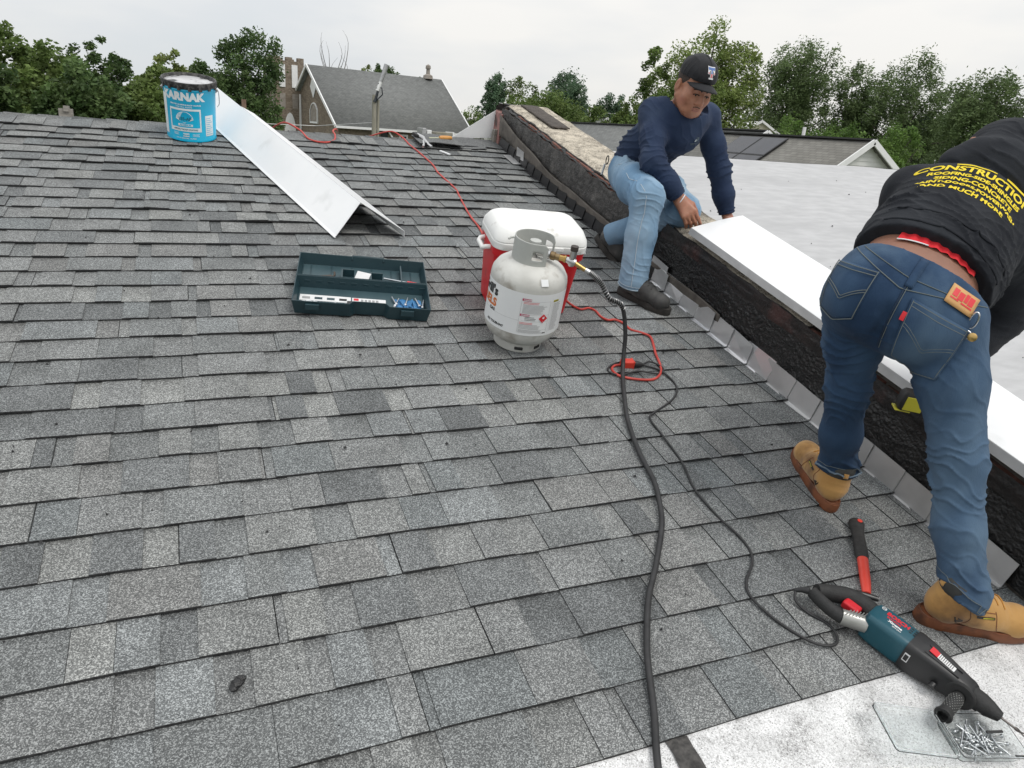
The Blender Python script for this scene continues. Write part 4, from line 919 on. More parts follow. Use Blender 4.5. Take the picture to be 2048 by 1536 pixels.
def stone_mat(name, a, b, mortar, scale):
    m = bpy.data.materials.new(name); m.use_nodes = True; nt = m.node_tree; bs = nt.nodes['Principled BSDF']; L = nt.links.new; bs.inputs['Roughness'].default_value = .92
    tcn = N(nt, 'ShaderNodeTexCoord'); br = N(nt, 'ShaderNodeTexBrick'); br.inputs['Scale'].default_value = scale; br.inputs['Color1'].default_value = (*a, 1); br.inputs['Color2'].default_value = (*b, 1); br.inputs['Mortar'].default_value = (*mortar, 1)
    br.inputs['Mortar Size'].default_value = .012; br.inputs['Bias'].default_value = -.1; br.offset = .5
    mpn = N(nt, 'ShaderNodeMapping'); mpn.inputs['Rotation'].default_value = (PI/2, 0, 0); sx = N(nt, 'ShaderNodeSeparateXYZ'); cx = N(nt, 'ShaderNodeCombineXYZ'); ad = N(nt, 'ShaderNodeMath', operation='ADD')
    L(tcn.outputs['Object'], sx.inputs[0]); L(sx.outputs[0], ad.inputs[0]); L(sx.outputs[1], ad.inputs[1]); L(ad.outputs[0], cx.inputs[0]); L(sx.outputs[2], cx.inputs[1]); L(cx.outputs[0], br.inputs['Vector'])
    nz_ = N(nt, 'ShaderNodeTexNoise'); nz_.inputs['Scale'].default_value = 1.3; nz_.inputs['Detail'].default_value = 6; L(tcn.outputs['Object'], nz_.inputs['Vector'])
    mr_ = N(nt, 'ShaderNodeMapRange'); mr_.inputs[3].default_value = .65; mr_.inputs[4].default_value = 1.35; L(nz_.outputs['Fac'], mr_.inputs[0]); sv = N(nt, 'ShaderNodeVectorMath', operation='SCALE'); L(br.outputs['Color'], sv.inputs[0]); L(mr_.outputs[0], sv.inputs['Scale']); L(sv.outputs[0], bs.inputs['Base Color'])
    return m
STONE = stone_mat('church_stone', (.15, .115, .085), (.27, .22, .17), (.22, .20, .17), 2.6)
def course_mat(name, a, b, pitch):
    """shingle roof too far away to tell the pieces apart: courses and mottling"""
    m = mat(name, a, b, 2.2, rough=.92, detail=9, lo=.3, hi=.7); nt = m.node_tree; L = nt.links.new; bs = nt.nodes['Principled BSDF']
    src = bs.inputs['Base Color'].links[0].from_socket; tcn = N(nt, 'ShaderNodeTexCoord'); wv_ = N(nt, 'ShaderNodeTexBrick'); wv_.inputs['Scale'].default_value = 1; wv_.inputs['Brick Width'].default_value = .33; wv_.inputs['Row Height'].default_value = pitch; wv_.inputs['Mortar Size'].default_value = .012
    wv_.inputs['Color1'].default_value = (1.12, 1.12, 1.12, 1); wv_.inputs['Color2'].default_value = (.86, .86, .86, 1); wv_.inputs['Mortar'].default_value = (.6, .6, .6, 1)
    L(tcn.outputs['UV'], wv_.inputs['Vector']); x = N(nt, 'ShaderNodeMix', data_type='RGBA', blend_type='MULTIPLY'); x.inputs[0].default_value = 1; L(src, x.inputs[6]); L(wv_.outputs['Color'], x.inputs[7]); L(x.outputs[2], bs.inputs['Base Color']); return m
CROOF = course_mat('grey_roof_shingles', (.145, .15, .145), (.185, .19, .185), .16)
HROOF = course_mat('brown_grey_roof_shingles', (.16, .155, .14), (.20, .195, .178), .16)
TRIM = mat('white_trim', (.74, .74, .74), (.80, .80, .80), 4, rough=.5); WPANE = mat('pale_window', (.55, .60, .66), (.70, .74, .78), 2, rough=.15); DARKP = mat('dark_window', (.02, .025, .03), rough=.08)
def roof_plane(name, a, b, c, d, mats, parent, th=.14):
    """a roof slope: a-b along the eave, d-c along the ridge, with uv in metres"""
    m = MB(); a, b, c, d = map(Vector, (a, b, c, d)); m.quad(a, b, c, d); o = m.build(name, mats, parent, smooth='keep')
    uv = o.data.uv_layers.new(name='UVMap'); L_ = (b-a).length; S = ((d-a)-(b-a).normalized()*((d-a).dot((b-a).normalized()))).length
    ex = (b-a).normalized()
    for li, lp in enumerate(o.data.loops):
        p = Vector(o.data.vertices[lp.vertex_index].co); q = p-a; x = q.dot(ex); uv.data[li].uv = (x, (q-ex*x).length)
    s = o.modifiers.new('s', 'SOLIDIFY'); s.thickness = th; s.offset = -1; return o

EA = math.atan2(.232, .973)
CH = Matrix.Translation((13.5, 75.0, GZ+.30)) @ Matrix.Rotation(EA, 4, 'Z')
church = thing('church', 'brown stone church with a steep grey roof and a square tower beyond the ridge', 'church', CH)
HW, CL, EZ, AZ = 6.6, 14.5, .63-GZ, 5.80-GZ
m = MB(); gab = [(0, 0, 0), (0, 2*HW, 0), (0, 2*HW, EZ), (0, HW, AZ-.18), (0, 0, EZ)]
m.add(gab+[(CL, y, z) for _, y, z in gab], [(0,1,2,3,4), (9,8,7,6,5), (0,5,6,1), (1,6,7,2), (2,7,8,3), (3,8,9,4), (4,9,5,0)]); m.build('wall', STONE, church)
roof_plane('roof_slope', (-.45, -.45, EZ-.35), (CL+.45, -.45, EZ-.35), (CL+.45, HW, AZ), (-.45, HW, AZ), CROOF, church); roof_plane('roof_slope', (CL+.45, 2*HW+.45, EZ-.35), (-.45, 2*HW+.45, EZ-.35), (-.45, HW, AZ), (CL+.45, HW, AZ), CROOF, church)
def bar(a, b, w_, h_, name, m_, parent):
    a, b = Vector(a), Vector(b); t = (b-a); M = Matrix.Translation(a) @ t.to_track_quat('X', 'Z').to_matrix().to_4x4(); return MB().box(0, t.length, -w_/2, w_/2, -h_/2, h_/2, M).build(name, m_, parent)
for s in (1, -1): bar((-.50, HW-s*(HW+.5), EZ-.42), (-.50, HW, AZ-.06), .12, .26, 'verge_board', TRIM, church)
bar((-.5, -.52, EZ-.40), (CL+.5, -.52, EZ-.40), .14, .22, 'gutter', TRIM, church); bar((CL+.5, -.5, EZ-.4), (CL+.5, HW, AZ-.04), .12, .22, 'verge_board', TRIM, church)
bar((-.12, 9.35, 0), (-.12, 9.35, EZ+2.4), .16, .16, 'downpipe', TRIM, church); bar((5.1, -.25, EZ-.5), (6.3, -.25, EZ-2.0), .14, .14, 'downpipe', TRIM, church)
def flat_win(name, poly, parent, m_, d=.06, frame=None):
    """window on the gable end: polygon in (y, z)"""
    o = MB().add([(-d, y, z) for y, z in poly], [tuple(range(len(poly)))]).build(name, m_, parent, smooth='keep'); 
    if frame:
        c = Vector((sum(p[0] for p in poly)/len(poly), sum(p[1] for p in poly)/len(poly))); big = [tuple(c+(Vector(p)-c)*frame) for p in poly]; n = len(poly)
        MB().add([(-d-.05, y, z) for y, z in poly]+[(-d-.05, y, z) for y, z in big]+[(0, y, z) for y, z in big], [(i, (i+1) % n, n+(i+1) % n, n+i) for i in range(n)]+[(n+i, n+(i+1) % n, 2*n+(i+1) % n, 2*n+i) for i in range(n)]).build('frame', TRIM, o)
    return o
def lancet(y, z0, w_, h_): 
    return [(y-w_/2, z0), (y+w_/2, z0), (y+w_/2, z0+h_*.62)]+[(y+w_/2-w_*t, z0+h_*(.62+.38*math.sin(PI*.5*(1-abs(2*t-1))**.8))) for t in (.15, .3, .5, .7, .85)]+[(y-w_/2, z0+h_*.62)]
dz = AZ-2.0; flat_win('diamond_vent', [(6.0, dz-1.1), (5.2, dz), (6.0, dz+1.1), (6.8, dz)], church, TRIM)
flat_win('window', lancet(5.9, dz-3.3, 1.7, 1.7), church, BLDW, frame=1.16)
# side windows under the eave
for i, (x, w_) in enumerate(((6.9, 1.0), (9.3, 1.0), (12.9, 1.0))):
    z0 = EZ-1.75; o = MB().box(x-w_/2, x+w_/2, -.07, 0, z0, z0+1.0).build('window', TRIM, church); MB().box(x-w_/2+.2, x+w_/2-.2, -.10, -.07, z0+.18, z0+.82).build('pane', DARKP, o)
for x in (3.9, 4.8): MB().box(x-.38, x+.38, -.06, 0, EZ-1.7, EZ-.6).build('window', DARKP, church)
# tower
tw = MB().box(-2.6, .4, 9.5, 12.7, 0, 6.1-GZ).build('tower', STONE, church)
for i in range(3):
    for q in (0, 1): MB().box(-2.6+i*1.2, -2.0+i*1.2, 9.5+q*2.7, 10.0+q*2.7, 6.1-GZ, 6.45-GZ).build('merlon', STONE, church)
for i in range(3): MB().box(-2.62, -2.2, 10.3+i*.72, 10.62+i*.72, 6.1-GZ, 6.45-GZ).build('merlon', STONE, church)
for y in (10.35, 11.75): MB().box(-2.68, -2.6, y-.30, y+.30, 3.6-GZ, 5.75-GZ).build('louvre', TRIM, church); MB().box(-2.66, -2.6, y-.28, y+.28, 1.6-GZ, 3.0-GZ).build('blind_panel', BLDW, church)
for x in (-1.9, -.6): MB().box(x-.30, x+.30, 9.42, 9.5, 3.6-GZ, 5.75-GZ).build('louvre', TRIM, church); MB().box(x-.28, x+.28, 9.44, 9.5, 1.6-GZ, 3.0-GZ).build('blind_panel', BLDW, church)
MB().add([(x, 9.43, z) for x, z in lancet(-1.2, -2.3-GZ, 1.2, 3.5)], [tuple(range(9))]).build('window', TRIM, church, smooth='keep')
MB().add([(-2.67, y, z) for y, z in lancet(11.0, -2.3-GZ, 1.2, 3.5)], [tuple(range(9))]).build('window', TRIM, church, smooth='keep')
MB().lathe([(.55, 0), (.5, .35), (.22, .5), (.2, 1.0), (.3, 1.05), (.26, 1.35), (0, 1.5)], 10, Matrix.Translation((CL-1.2, HW, AZ-.1))).build('roof_vent', BLDW, church, smooth=40)

POLE = mat('weathered_pole', (.22, .21, .17), (.32, .30, .25), 5, rough=.9, stretch=(1, 1, .2)); GALV = mat('galvanised', (.38, .38, .39), (.5, .5, .5), 8, rough=.5, metal=.7)
pl = thing('utility_pole', 'wooden utility pole with a leaning metal arm in front of the church roof', 'utility pole', Matrix.Translation((11.38, 50.4, GZ)))
MB().tube([(0, 0, 0), (0, 0, 2.9-GZ)], [.19, .14], 10).build('pole', POLE, pl, smooth=60); MB().tube([(.25, .0, 0), (.25, 0, 2.6-GZ)], .09, 8).build('conduit', POLE, pl, smooth=60)
MB().tube([(0, -.1, 2.45-GZ), (.22, -.1, 3.2-GZ), (.3, -.1, 3.6-GZ)], [.12, .07, .09], 8).build('bracket', DARKP, pl, smooth=60); MB().tube([(.16, -.1, 3.15-GZ), (.40, -.1, 3.75-GZ)], .11, 8).build('insulator', TRIM, pl, smooth=60)
MB().tube([(.38, -.1, 3.7-GZ), (.75, -.1, 4.75-GZ)], [.12, .16], 8).build('arm', GALV, pl, smooth=60); MB().tube([(.05, -.12, 2.5-GZ), (.5, -.12, 2.95-GZ), (.45, -.12, 3.35-GZ), (.1, -.12, 3.3-GZ)], .045, 6).build('cable_loop', DARKP, pl, smooth=60)
# overhead line to the left of the church
tag(MB().tube([(-20+3.1*i, 52+.0*i, .55+.012*(i-5)**2) for i in range(10)]+[(11.3, 50.4, 1.2)], .022, 5).build('overhead_wire', GALV), 'thin overhead wire crossing in front of the dark tree', 'wire')
tag(MB().tube([(34+2.2*i, 86+.0*i, 4.1+.01*(i-4)**2) for i in range(9)], .02, 5).build('overhead_wire', GALV), 'thin overhead wire right of the church roof', 'wire')
cb = thing('metal_cabinet', 'grey sheet metal cabinet standing behind the ridge beside the pliers', 'cabinet', Matrix.Translation((5.54, 18.87, -.2)))
MB().box(.0, .10, 0, .5, -4.5, 1.47).build('side_panel', GALV, cb, bevel=.01); MB().box(.13, .25, .02, .4, -4.5, 1.43).build('narrow_panel', TRIM, cb, bevel=.01); MB().box(.36, .80, .0, .6, -4.5, 1.40).build('box', POLE, cb, bevel=.015); MB().box(.80, .84, -.02, .6, -4.5, 1.42).build('edge_post', TRIM, cb)
tag(MB().box(1.30, 1.40, 19.6, 19.7, GZ, 1.62).build('fence_post', mat('reddish_wood', (.16, .10, .075), (.22, .15, .11), 8, rough=.9)), 'thin reddish wooden post showing above the loose coping', 'post')
tag(MB().box(-1.50, -1.34, 11.5, 11.6, GZ, 1.235).box(-1.44, -1.38, 11.48, 11.62, 1.2, 1.27).build('grey_post', WOODG), 'weathered grey post top just behind the ridge on the left', 'post')

# ------------------------------------------------------------------ houses with ridges running away from us
SIDING = mat('white_siding', (.72, .72, .70), (.78, .78, .76), 3, rough=.6)
def house(name, label, x0, xr, x1, y0, y1, ze, zr, roofm, siding=True, wallm=SIDING):
    h = thing(name, label, 'house', Matrix.Translation((0, 0, 0)))
    m = MB(); g = [(x0, y0, GZ), (x1, y0, GZ), (x1, y0, ze), (xr, y0, zr-.15), (x0, y0, ze)]
    m.add(g+[(x, y1, z) for x, _, z in g], [(0,1,2,3,4), (9,8,7,6,5), (1,6,7,2), (0,4,9,5)]); m.build('wall', wallm, h)
    k = (zr-ze)/(xr-x0); ov = .35
    roof_plane('roof_slope', (x0-ov, y1+.2, ze-ov*k), (x0-ov, y0-.25, ze-ov*k), (xr, y0-.25, zr), (xr, y1+.2, zr), roofm, h, .10); roof_plane('roof_slope', (x1+ov, y0-.25, ze-ov*k), (x1+ov, y1+.2, ze-ov*k), (xr, y1+.2, zr), (xr, y0-.25, zr), roofm, h, .10)
    bar((x0-ov, y0-.29, ze-ov*k-.08), (xr, y0-.29, zr-.06), .06, .20, 'verge_board', TRIM, h); bar((x1+ov, y0-.29, ze-ov*k-.08), (xr, y0-.29, zr-.06), .06, .20, 'verge_board', TRIM, h)
    bar((xr, y0-.2, zr+.02), (xr, y1+.2, zr+.02), .30, .06, 'ridge_vent', mat('dark_ridge', (.05, .05, .05), rough=.9) if 'dark_ridge' not in MATS else MATS['dark_ridge'], h)
    bar((x0-ov-.05, y0-.2, ze-ov*k-.05), (x0-ov-.05, y1+.2, ze-ov*k-.05), .10, .12, 'gutter', TRIM, h)
    if siding:
        n = int((zr-ze)/.16)
        for i in range(-6, n):
            z = ze+i*.16; zt = z+.15; hw0 = (x0 if zt < ze else x0+(zt-ze)/k)+.10; hw1 = (x1 if zt < ze else x1-(zt-ze)/((zr-ze)/(x1-xr)))-.10
            if hw1-hw0 > .2: MB().add([(hw0, y0-.02, z), (hw1, y0-.02, z), (hw1, y0-.005, z+.15), (hw0, y0-.005, z+.15)], [(0,1,2,3)]).build('siding_board', SIDING, h, smooth='keep')
    return h
hB = house('solar_house', 'grey-roofed house with black solar panels and a white gable behind the silver roof', 18.3, 22.9, 27.5, 21.0, 29.8, -1.05, 1.94, HROOF)
PANEL = mat('solar_cell', (.016, .017, .024), (.024, .025, .034), 3, rough=.25); PFR = mat('panel_frame', (.01, .01, .011), rough=.4)
sl = Vector((18.3-22.9, 0, -1.05-1.94)); SLn = sl.length; e2 = sl.normalized(); nrm = Vector((0, -1, 0)).cross(e2); nrm = nrm if nrm.z > 0 else -nrm
sp_ = thing('solar_array', 'black solar panels, three rows of two, on the brown-grey house roof', 'solar panels')
for r_ in range(3):
    for c_ in range(2):
        def PP(a, b, hgt): return Vector((22.9, 27.7-b, 1.94))+e2*(.35+a)+nrm*hgt
        a0, a1, b0, b1 = r_*1.36, r_*1.36+1.33, c_*1.50, c_*1.50+1.47
        c8 = [PP(a, b, h) for h in (.06, .11) for a, b in ((a0, b0), (a1, b0), (a1, b1), (a0, b1))]
        o = MB().add(c8, [(3,2,1,0), (4,5,6,7), (0,1,5,4), (1,2,6,5), (2,3,7,6), (3,0,4,7)]).build('panel_frame', PFR, sp_)
        q = [PP(a, b, .116) for a, b in ((a0+.05, b0+.05), (a1-.05, b0+.05), (a1-.05, b1-.05), (a0+.05, b1-.05))]; MB().add(q, [(0,1,2,3)]).build('glass', PANEL, o, smooth='keep')
MB().tube([(24.0, 25.5, 1.2), (24.0, 25.5, 2.35)], .07, 8).build('vent_pipe', TRIM, hB)
house('long_house', 'long grey-roofed house behind the sitting man, beyond the parapet', 20.6, 26.0, 31.4, 30.3, 52.0, -1.2, 2.20, CROOF)
def small_house(label, x, y, w_, d_, ze, zr, roofm, wallm, chim=None):
    h = house('small_house', label, x-w_/2, x, x+w_/2, y, y+d_, ze, zr, roofm, siding=False, wallm=wallm)
    if chim: MB().box(x-.6, x+.3, y+1, y+1.9, ze, chim).build('chimney', BRICK, h)
    return h
CREAM = mat('cream_wall', (.60, .56, .44), (.68, .64, .52), 2, rough=.8)
wh = thing('flat_house', 'white flat-roofed building with a brick chimney among the trees', 'house', Matrix.Translation((42.8, 84.4, 0)))
MB().box(-1.6, 1.6, -1, 3, GZ, 2.75).build('wall', SIDING, wh); MB().box(-1.7, 1.7, -1.1, 3.1, 2.75, 2.9).build('roof', TRIM, wh); MB().box(-.5, .2, 0, .7, 2.9, 3.7).build('chimney', BRICK, wh)
sh_ = small_house('small cream gabled house peeping over the long grey roof', 44.0, 78.1, 3.2, 8, 2.1, 3.45, CROOF, CREAM); MB().box(43.85, 44.25, 78.0, 78.1, 2.45, 2.85).build('window', DARKP, sh_)
small_house('small white gabled house behind bushes right of the sitting man', 48.1, 57.1, 5.2, 8, 2.55, 3.75, TRIM, CREAM)
wb_ = thing('white_shed', 'low white building just right of the church roof', 'shed', Matrix.Translation((37.6, 103, 0))); MB().box(-3.2, 4, 0, 4, GZ, 2.0).build('wall', SIDING, wb_); MB().box(-3.4, 4.2, -.2, 4.2, 2.0, 2.35).build('roof', TRIM, wb_)

# ------------------------------------------------------------------ trees
BARK = mat('bark', (.07, .06, .05), (.13, .115, .10), 6, rough=.95, bump=.02, bscale=12)
def leaf_mat(name, c1, c2):
    m = mat(name, c1, c2, .9, rough=.6, spec=.3, attr='tone', detail=3); nt = m.node_tree; L = nt.links.new; bs = nt.nodes['Principled BSDF']; o = nt.nodes['Material Output']
    tr = N(nt, 'ShaderNodeBsdfTranslucent'); L(bs.inputs['Base Color'].links[0].from_socket, tr.inputs[0]); mxs = N(nt, 'ShaderNodeMixShader'); mxs.inputs[0].default_value = .35
    L(bs.outputs[0], mxs.inputs[1]); L(tr.outputs[0], mxs.inputs[2]); L(mxs.outputs[0], o.inputs[0]); return m
LV = {'mid': leaf_mat('leaf_mid', (0.100, 0.159, 0.041), (0.177, 0.236, 0.071)), 'dark': leaf_mat('leaf_dark', (0.065, 0.118, 0.041), (0.118, 0.177, 0.059)), 'yel': leaf_mat('leaf_yellow', (0.153, 0.212, 0.053), (0.236, 0.277, 0.088)),
      'blue': leaf_mat('leaf_blue', (0.088, 0.153, 0.088), (0.142, 0.212, 0.124)), 'willow': leaf_mat('leaf_willow', (.100, .152, .058), (.165, .225, .092)), 'syc': leaf_mat('leaf_sycamore', (.155, .220, .060), (.245, .300, .095)), 'bush': leaf_mat('leaf_bush', (0.088, 0.165, 0.035), (0.153, 0.242, 0.059))}
def tree(label, x, y, ztop, R, style, seed):
    r = np.random.default_rng(seed)
    P = dict(mid=('mid', 360, 82, .95, .245), sparse=('dark', 190, 70, .8, .21), yel=('yel', 230, 80, .9, .22), dark=('dark', 340, 90, 1, .24), dense=('dark', 360, 90, 1, .25), bare=('dark', 46, 30, .8, .26),
             blue=('blue', 210, 70, 1, .34), light=('mid', 250, 72, 1, .31), dark2=('blue', 300, 80, 1, .30), sycamore=('syc', 440, 78, .95, .265), willow=('willow', 390, 72, 1, .31), mid2=('willow', 370, 72, 1, .31), bush=('bush', 170, 80, 1, .15))[style]
    lm, nc, nl, fill, ls = P; H = ztop-GZ; zb = GZ+H*(.16 if style not in ('bush', 'light') else .08)
    t = thing('tree' if style != 'bush' else 'bush', label, 'tree' if style != 'bush' else 'bush', Matrix.Translation((x, y, GZ)), 'trees and bushes behind the roofs')
    # crown: clumps spread through a few lobes
    nlobe = 7 if style not in ('bush',) else 5; lobes = []
    zc = (zb+ztop)/2-GZ; hz = (ztop-zb)/2
    for i in range(nlobe):
        a = r.uniform(0, 6.28); rr_ = R*r.uniform(.25, .62); zz = zc+hz*r.uniform(-.75, .62); lobes.append((rr_*math.cos(a), rr_*math.sin(a), zz, R*r.uniform(.42, .62), hz*r.uniform(.28, .45)))
    lobes.append((R*r.uniform(-.15, .15), 0, zc+hz*.52, R*.48, hz*.48)); lobes.append((0, 0, zc, R*.72, hz*.78))
    if style in ('sycamore', 'willow', 'mid2'): lobes.append((R*.5, 0, zc+hz*.2, R*.5, hz*.5)); lobes.append((-R*.5, 0, zc+hz*.15, R*.5, hz*.5))
    cc = []
    while len(cc) < nc:
        l = lobes[r.integers(len(lobes))]; d_ = r.normal(size=3); d_ /= np.linalg.norm(d_); q = r.uniform(.45, 1.0)**.5
        c = np.array([l[0]+l[3]*d_[0]*q, l[1]+l[3]*d_[1]*q, l[2]+l[4]*d_[2]*q])
        if c[2] > .4 and c[2] < H: cc.append(c)
    cc = np.array(cc); cr_ = R*r.uniform(.10, .21, nc)*(1.3 if style == 'bush' else 1)
    tonec = r.uniform(.62, 1.25, nc)
    n = nc*nl; ci = np.repeat(np.arange(nc), nl); off = r.normal(size=(n, 3)); off /= np.linalg.norm(off, axis=1)[:, None]; off *= (r.uniform(0, 1, n)**.45)[:, None]*cr_[ci][:, None]
    if style in ('willow', 'mid2', 'blue', 'dark2'): off[:, 2] += np.abs(r.normal(size=n))*cr_[ci]*.5; off[:, 0] += .45*np.abs(off[:, 2])
    ctr = cc[ci]+off; a1 = r.normal(size=(n, 3)); a1[:, 2] *= .6; a1 /= np.linalg.norm(a1, axis=1)[:, None]; a2 = r.normal(size=(n, 3)); a2 -= a1*(a1*a2).sum(1)[:, None]; a2 /= np.linalg.norm(a2, axis=1)[:, None]
    s1 = ls*r.uniform(.6, 1.25, n)[:, None]; s2 = s1*(.55 if style not in ('willow', 'mid2') else .38)
    V = np.stack([ctr-a1*s1*.5, ctr+a2*s2*.5, ctr+a1*s1*.5, ctr-a2*s2*.5], 1).reshape(-1, 3); F = np.arange(4*n).reshape(n, 4)
    me = np_mesh('crown', V, F); tn = np.clip(tonec[ci]*r.uniform(.8, 1.2, n), .4, 1.5); vcol(me, 'tone', np.repeat(tn, 4)[:, None]*np.ones((1, 3)))
    me.materials.append(LV[lm]); o = bpy.data.objects.new('crown', me); COL.objects.link(o); o.parent = t
    # trunk with limbs reaching into the clumps
    m = MB(); tr_ = max(.08, R*.045); top = zc+hz*.45; m.tube([(0, 0, 0), (R*.02, 0, top*.4), (-R*.03, R*.02, top*.75), (0, 0, top)], [tr_*1.3, tr_, tr_*.7, tr_*.2], 8)
    pick = r.choice(nc, min(nc, 34 if style in ('sparse', 'bare', 'sycamore', 'yel') else 22), replace=False)
    for i in pick:
        c = Vector(cc[i]); z0 = max(.3, min(top*.92, c.z*r.uniform(.45, .8))); s = Vector((0, 0, z0)); md = s.lerp(c, .5)+Vector((0, 0, r.uniform(-.1, .25)*R)); m.tube(smoothpath([s, md, c], 3), [tr_*.42]*3+[tr_*.26]*3+[tr_*.07], 5)
    if style in ('bare', 'sparse'):
        for i in range(9 if style == 'bare' else 0):
            a = r.uniform(0, 6.28); p0 = Vector((0, 0, top*.8)); p1 = p0+Vector((math.cos(a)*R*.3, math.sin(a)*R*.3, hz*r.uniform(.2, .6))); p2 = p1+Vector((math.cos(a+.5)*R*.22, math.sin(a+.5)*R*.2, hz*r.uniform(.25, .62))); p3 = p2+Vector((r.uniform(-.2, .2)*R, 0, hz*.22))
            m.tube(smoothpath([p0, p1, p2, p3], 3), [tr_*.4, tr_*.35, tr_*.3, tr_*.25, tr_*.2, tr_*.16, tr_*.12, tr_*.1, tr_*.05, .012][:10], 5)
    m.build('trunk', BARK, t, smooth=60); return t
TREES = [(-8.0, 44.9, 4.4, 2.6, 'mid', 'leafy green tree at the far left edge'), (-5.7, 43.3, 3.7, 2.7, 'mid', 'bushy green tree second from the left edge'), (-3.6, 49.5, 4.83, 2.0, 'sparse', 'thin dark tree with bare twigs left of the blue pail'),
 (-.3, 47.7, 4.32, 1.9, 'yel', 'ragged yellow-green tree rising behind the blue pail'), (-4.0, 39.5, 2.9, 2.7, 'dark', 'low dark tree over the ridge on the left'), (-1.2, 41.6, 3.0, 2.6, 'mid', 'low green tree directly behind the blue pail'), (-7.6, 38, 2.6, 2.4, 'dark', 'low dark tree in the far left corner over the ridge'),
 (3.9, 61.5, 6.58, 3.9, 'dense', 'big dense dark tree left of the church tower'), (1.3, 59.6, 4.2, 2.6, 'dense', 'dark tree between the pail and the church'), (18.3, 103.1, 9.82, 4.6, 'bare', 'half-bare tree with dead branches over the church roof'), (21.2, 97.4, 7.9, 2.4, 'yel', 'yellow-green treetop just over the church ridge'),
 (27.6, 116.4, 9.33, 2.9, 'dark', 'round dark treetop behind the middle of the church ridge'), (35.8, 124.6, 8.71, 1.9, 'dark', 'small dark treetop near the right end of the church ridge'), (42.8, 111.8, 9.19, 3.0, 'blue', 'bluish tree leftmost of the clump right of the church'), (39.3, 91.6, 7.82, 3.9, 'light', 'bright green tree in the clump over the parapet peak'),
 (42.0, 84.9, 8.33, 3.9, 'dark2', 'dark green tree right in the clump over the parapet peak'), (33.7, 72.2, 5.17, 5.4, 'light', 'wide low green tree above the parapet top'), (54.2, 95.4, 7.61, 3.4, 'blue', 'hazy bluish tree left of the sitting man'), (46.0, 77.0, 5.66, 3.0, 'light', 'green tree behind the sitting man’s shoulder'.replace('’', "'")),
 (41.1, 56.3, 11.15, 4.9, 'sycamore', 'tall airy yellow-green tree behind the man in the cap'), (32.3, 50.2, 7.76, 2.3, 'mid', 'deep green tree left of the man in the cap'), (56.4, 63.2, 11.72, 4.9, 'willow', 'tall dark feathery tree right of the man in the cap'), (62.9, 61.2, 10.15, 3.6, 'willow', 'feathery tree in the middle of the right-hand row'),
 (64.8, 56.2, 10.72, 5.0, 'willow', 'feathery tree leaning right at the end of the row'), (60.3, 44.2, 8.10, 4.4, 'mid2', 'green tree at the far right above the black hood'), (30.3, 32.9, 3.31, 2.0, 'bush', 'bright green bush above the solar panels'), (31.4, 30.5, 3.26, 1.8, 'bush', 'bright green bush in the middle over the house roof'),
 (34.4, 30.2, 3.27, 1.8, 'bush', 'bright green bush rightmost over the white gable'), (42.9, 55.0, 3.27, 2.2, 'bush', 'low bush beside the small white gabled house'), (70.0, 56.2, 5.90, 3.4, 'blue', 'hazy tree low between the right-hand trees'), (36.6, 103.4, 3.97, 3.5, 'light', 'low green tree at the right end of the church roof'), (36.7, 68.5, 3.99, 3.4, 'light', 'low green tree left of the cream house'),
 (10.5, 98.0, 5.2, 4.0, 'dense', 'dark tree standing behind the church tower'), (52.0, 70.0, 4.6, 3.6, 'light', 'green tree low behind the sitting man\'s cap'), (58, 68, 5.2, 4.0, 'willow', 'dark low tree filling the row behind the bushes')]
for i, (x, y, z, R, st, lb) in enumerate(TREES): tree(lb, x, y, z, R, st, 100+i)
# ------------------------------------------------------------------ distance-field modelling for bodies and clothes
def vnoise(P, f, seed=0):
    """smooth value noise, vectorised; about -1..1"""
    X = P*f+seed*17.31; I = np.floor(X).astype(np.int64); Fr = X-I; U = Fr*Fr*(3-2*Fr); out_ = np.zeros(len(P))
    for dx in (0, 1):
        for dy in (0, 1):
            for dz in (0, 1):
                h = (I[:, 0]+dx)*374761393+(I[:, 1]+dy)*668265263+(I[:, 2]+dz)*2147483647; h = (h ^ (h >> 13))*1274126177; h = (h ^ (h >> 16)) & 0xFFFF
                w_ = (U[:, 0] if dx else 1-U[:, 0])*(U[:, 1] if dy else 1-U[:, 1])*(U[:, 2] if dz else 1-U[:, 2]); out_ += w_*(h/32767.5-1)
    return out_

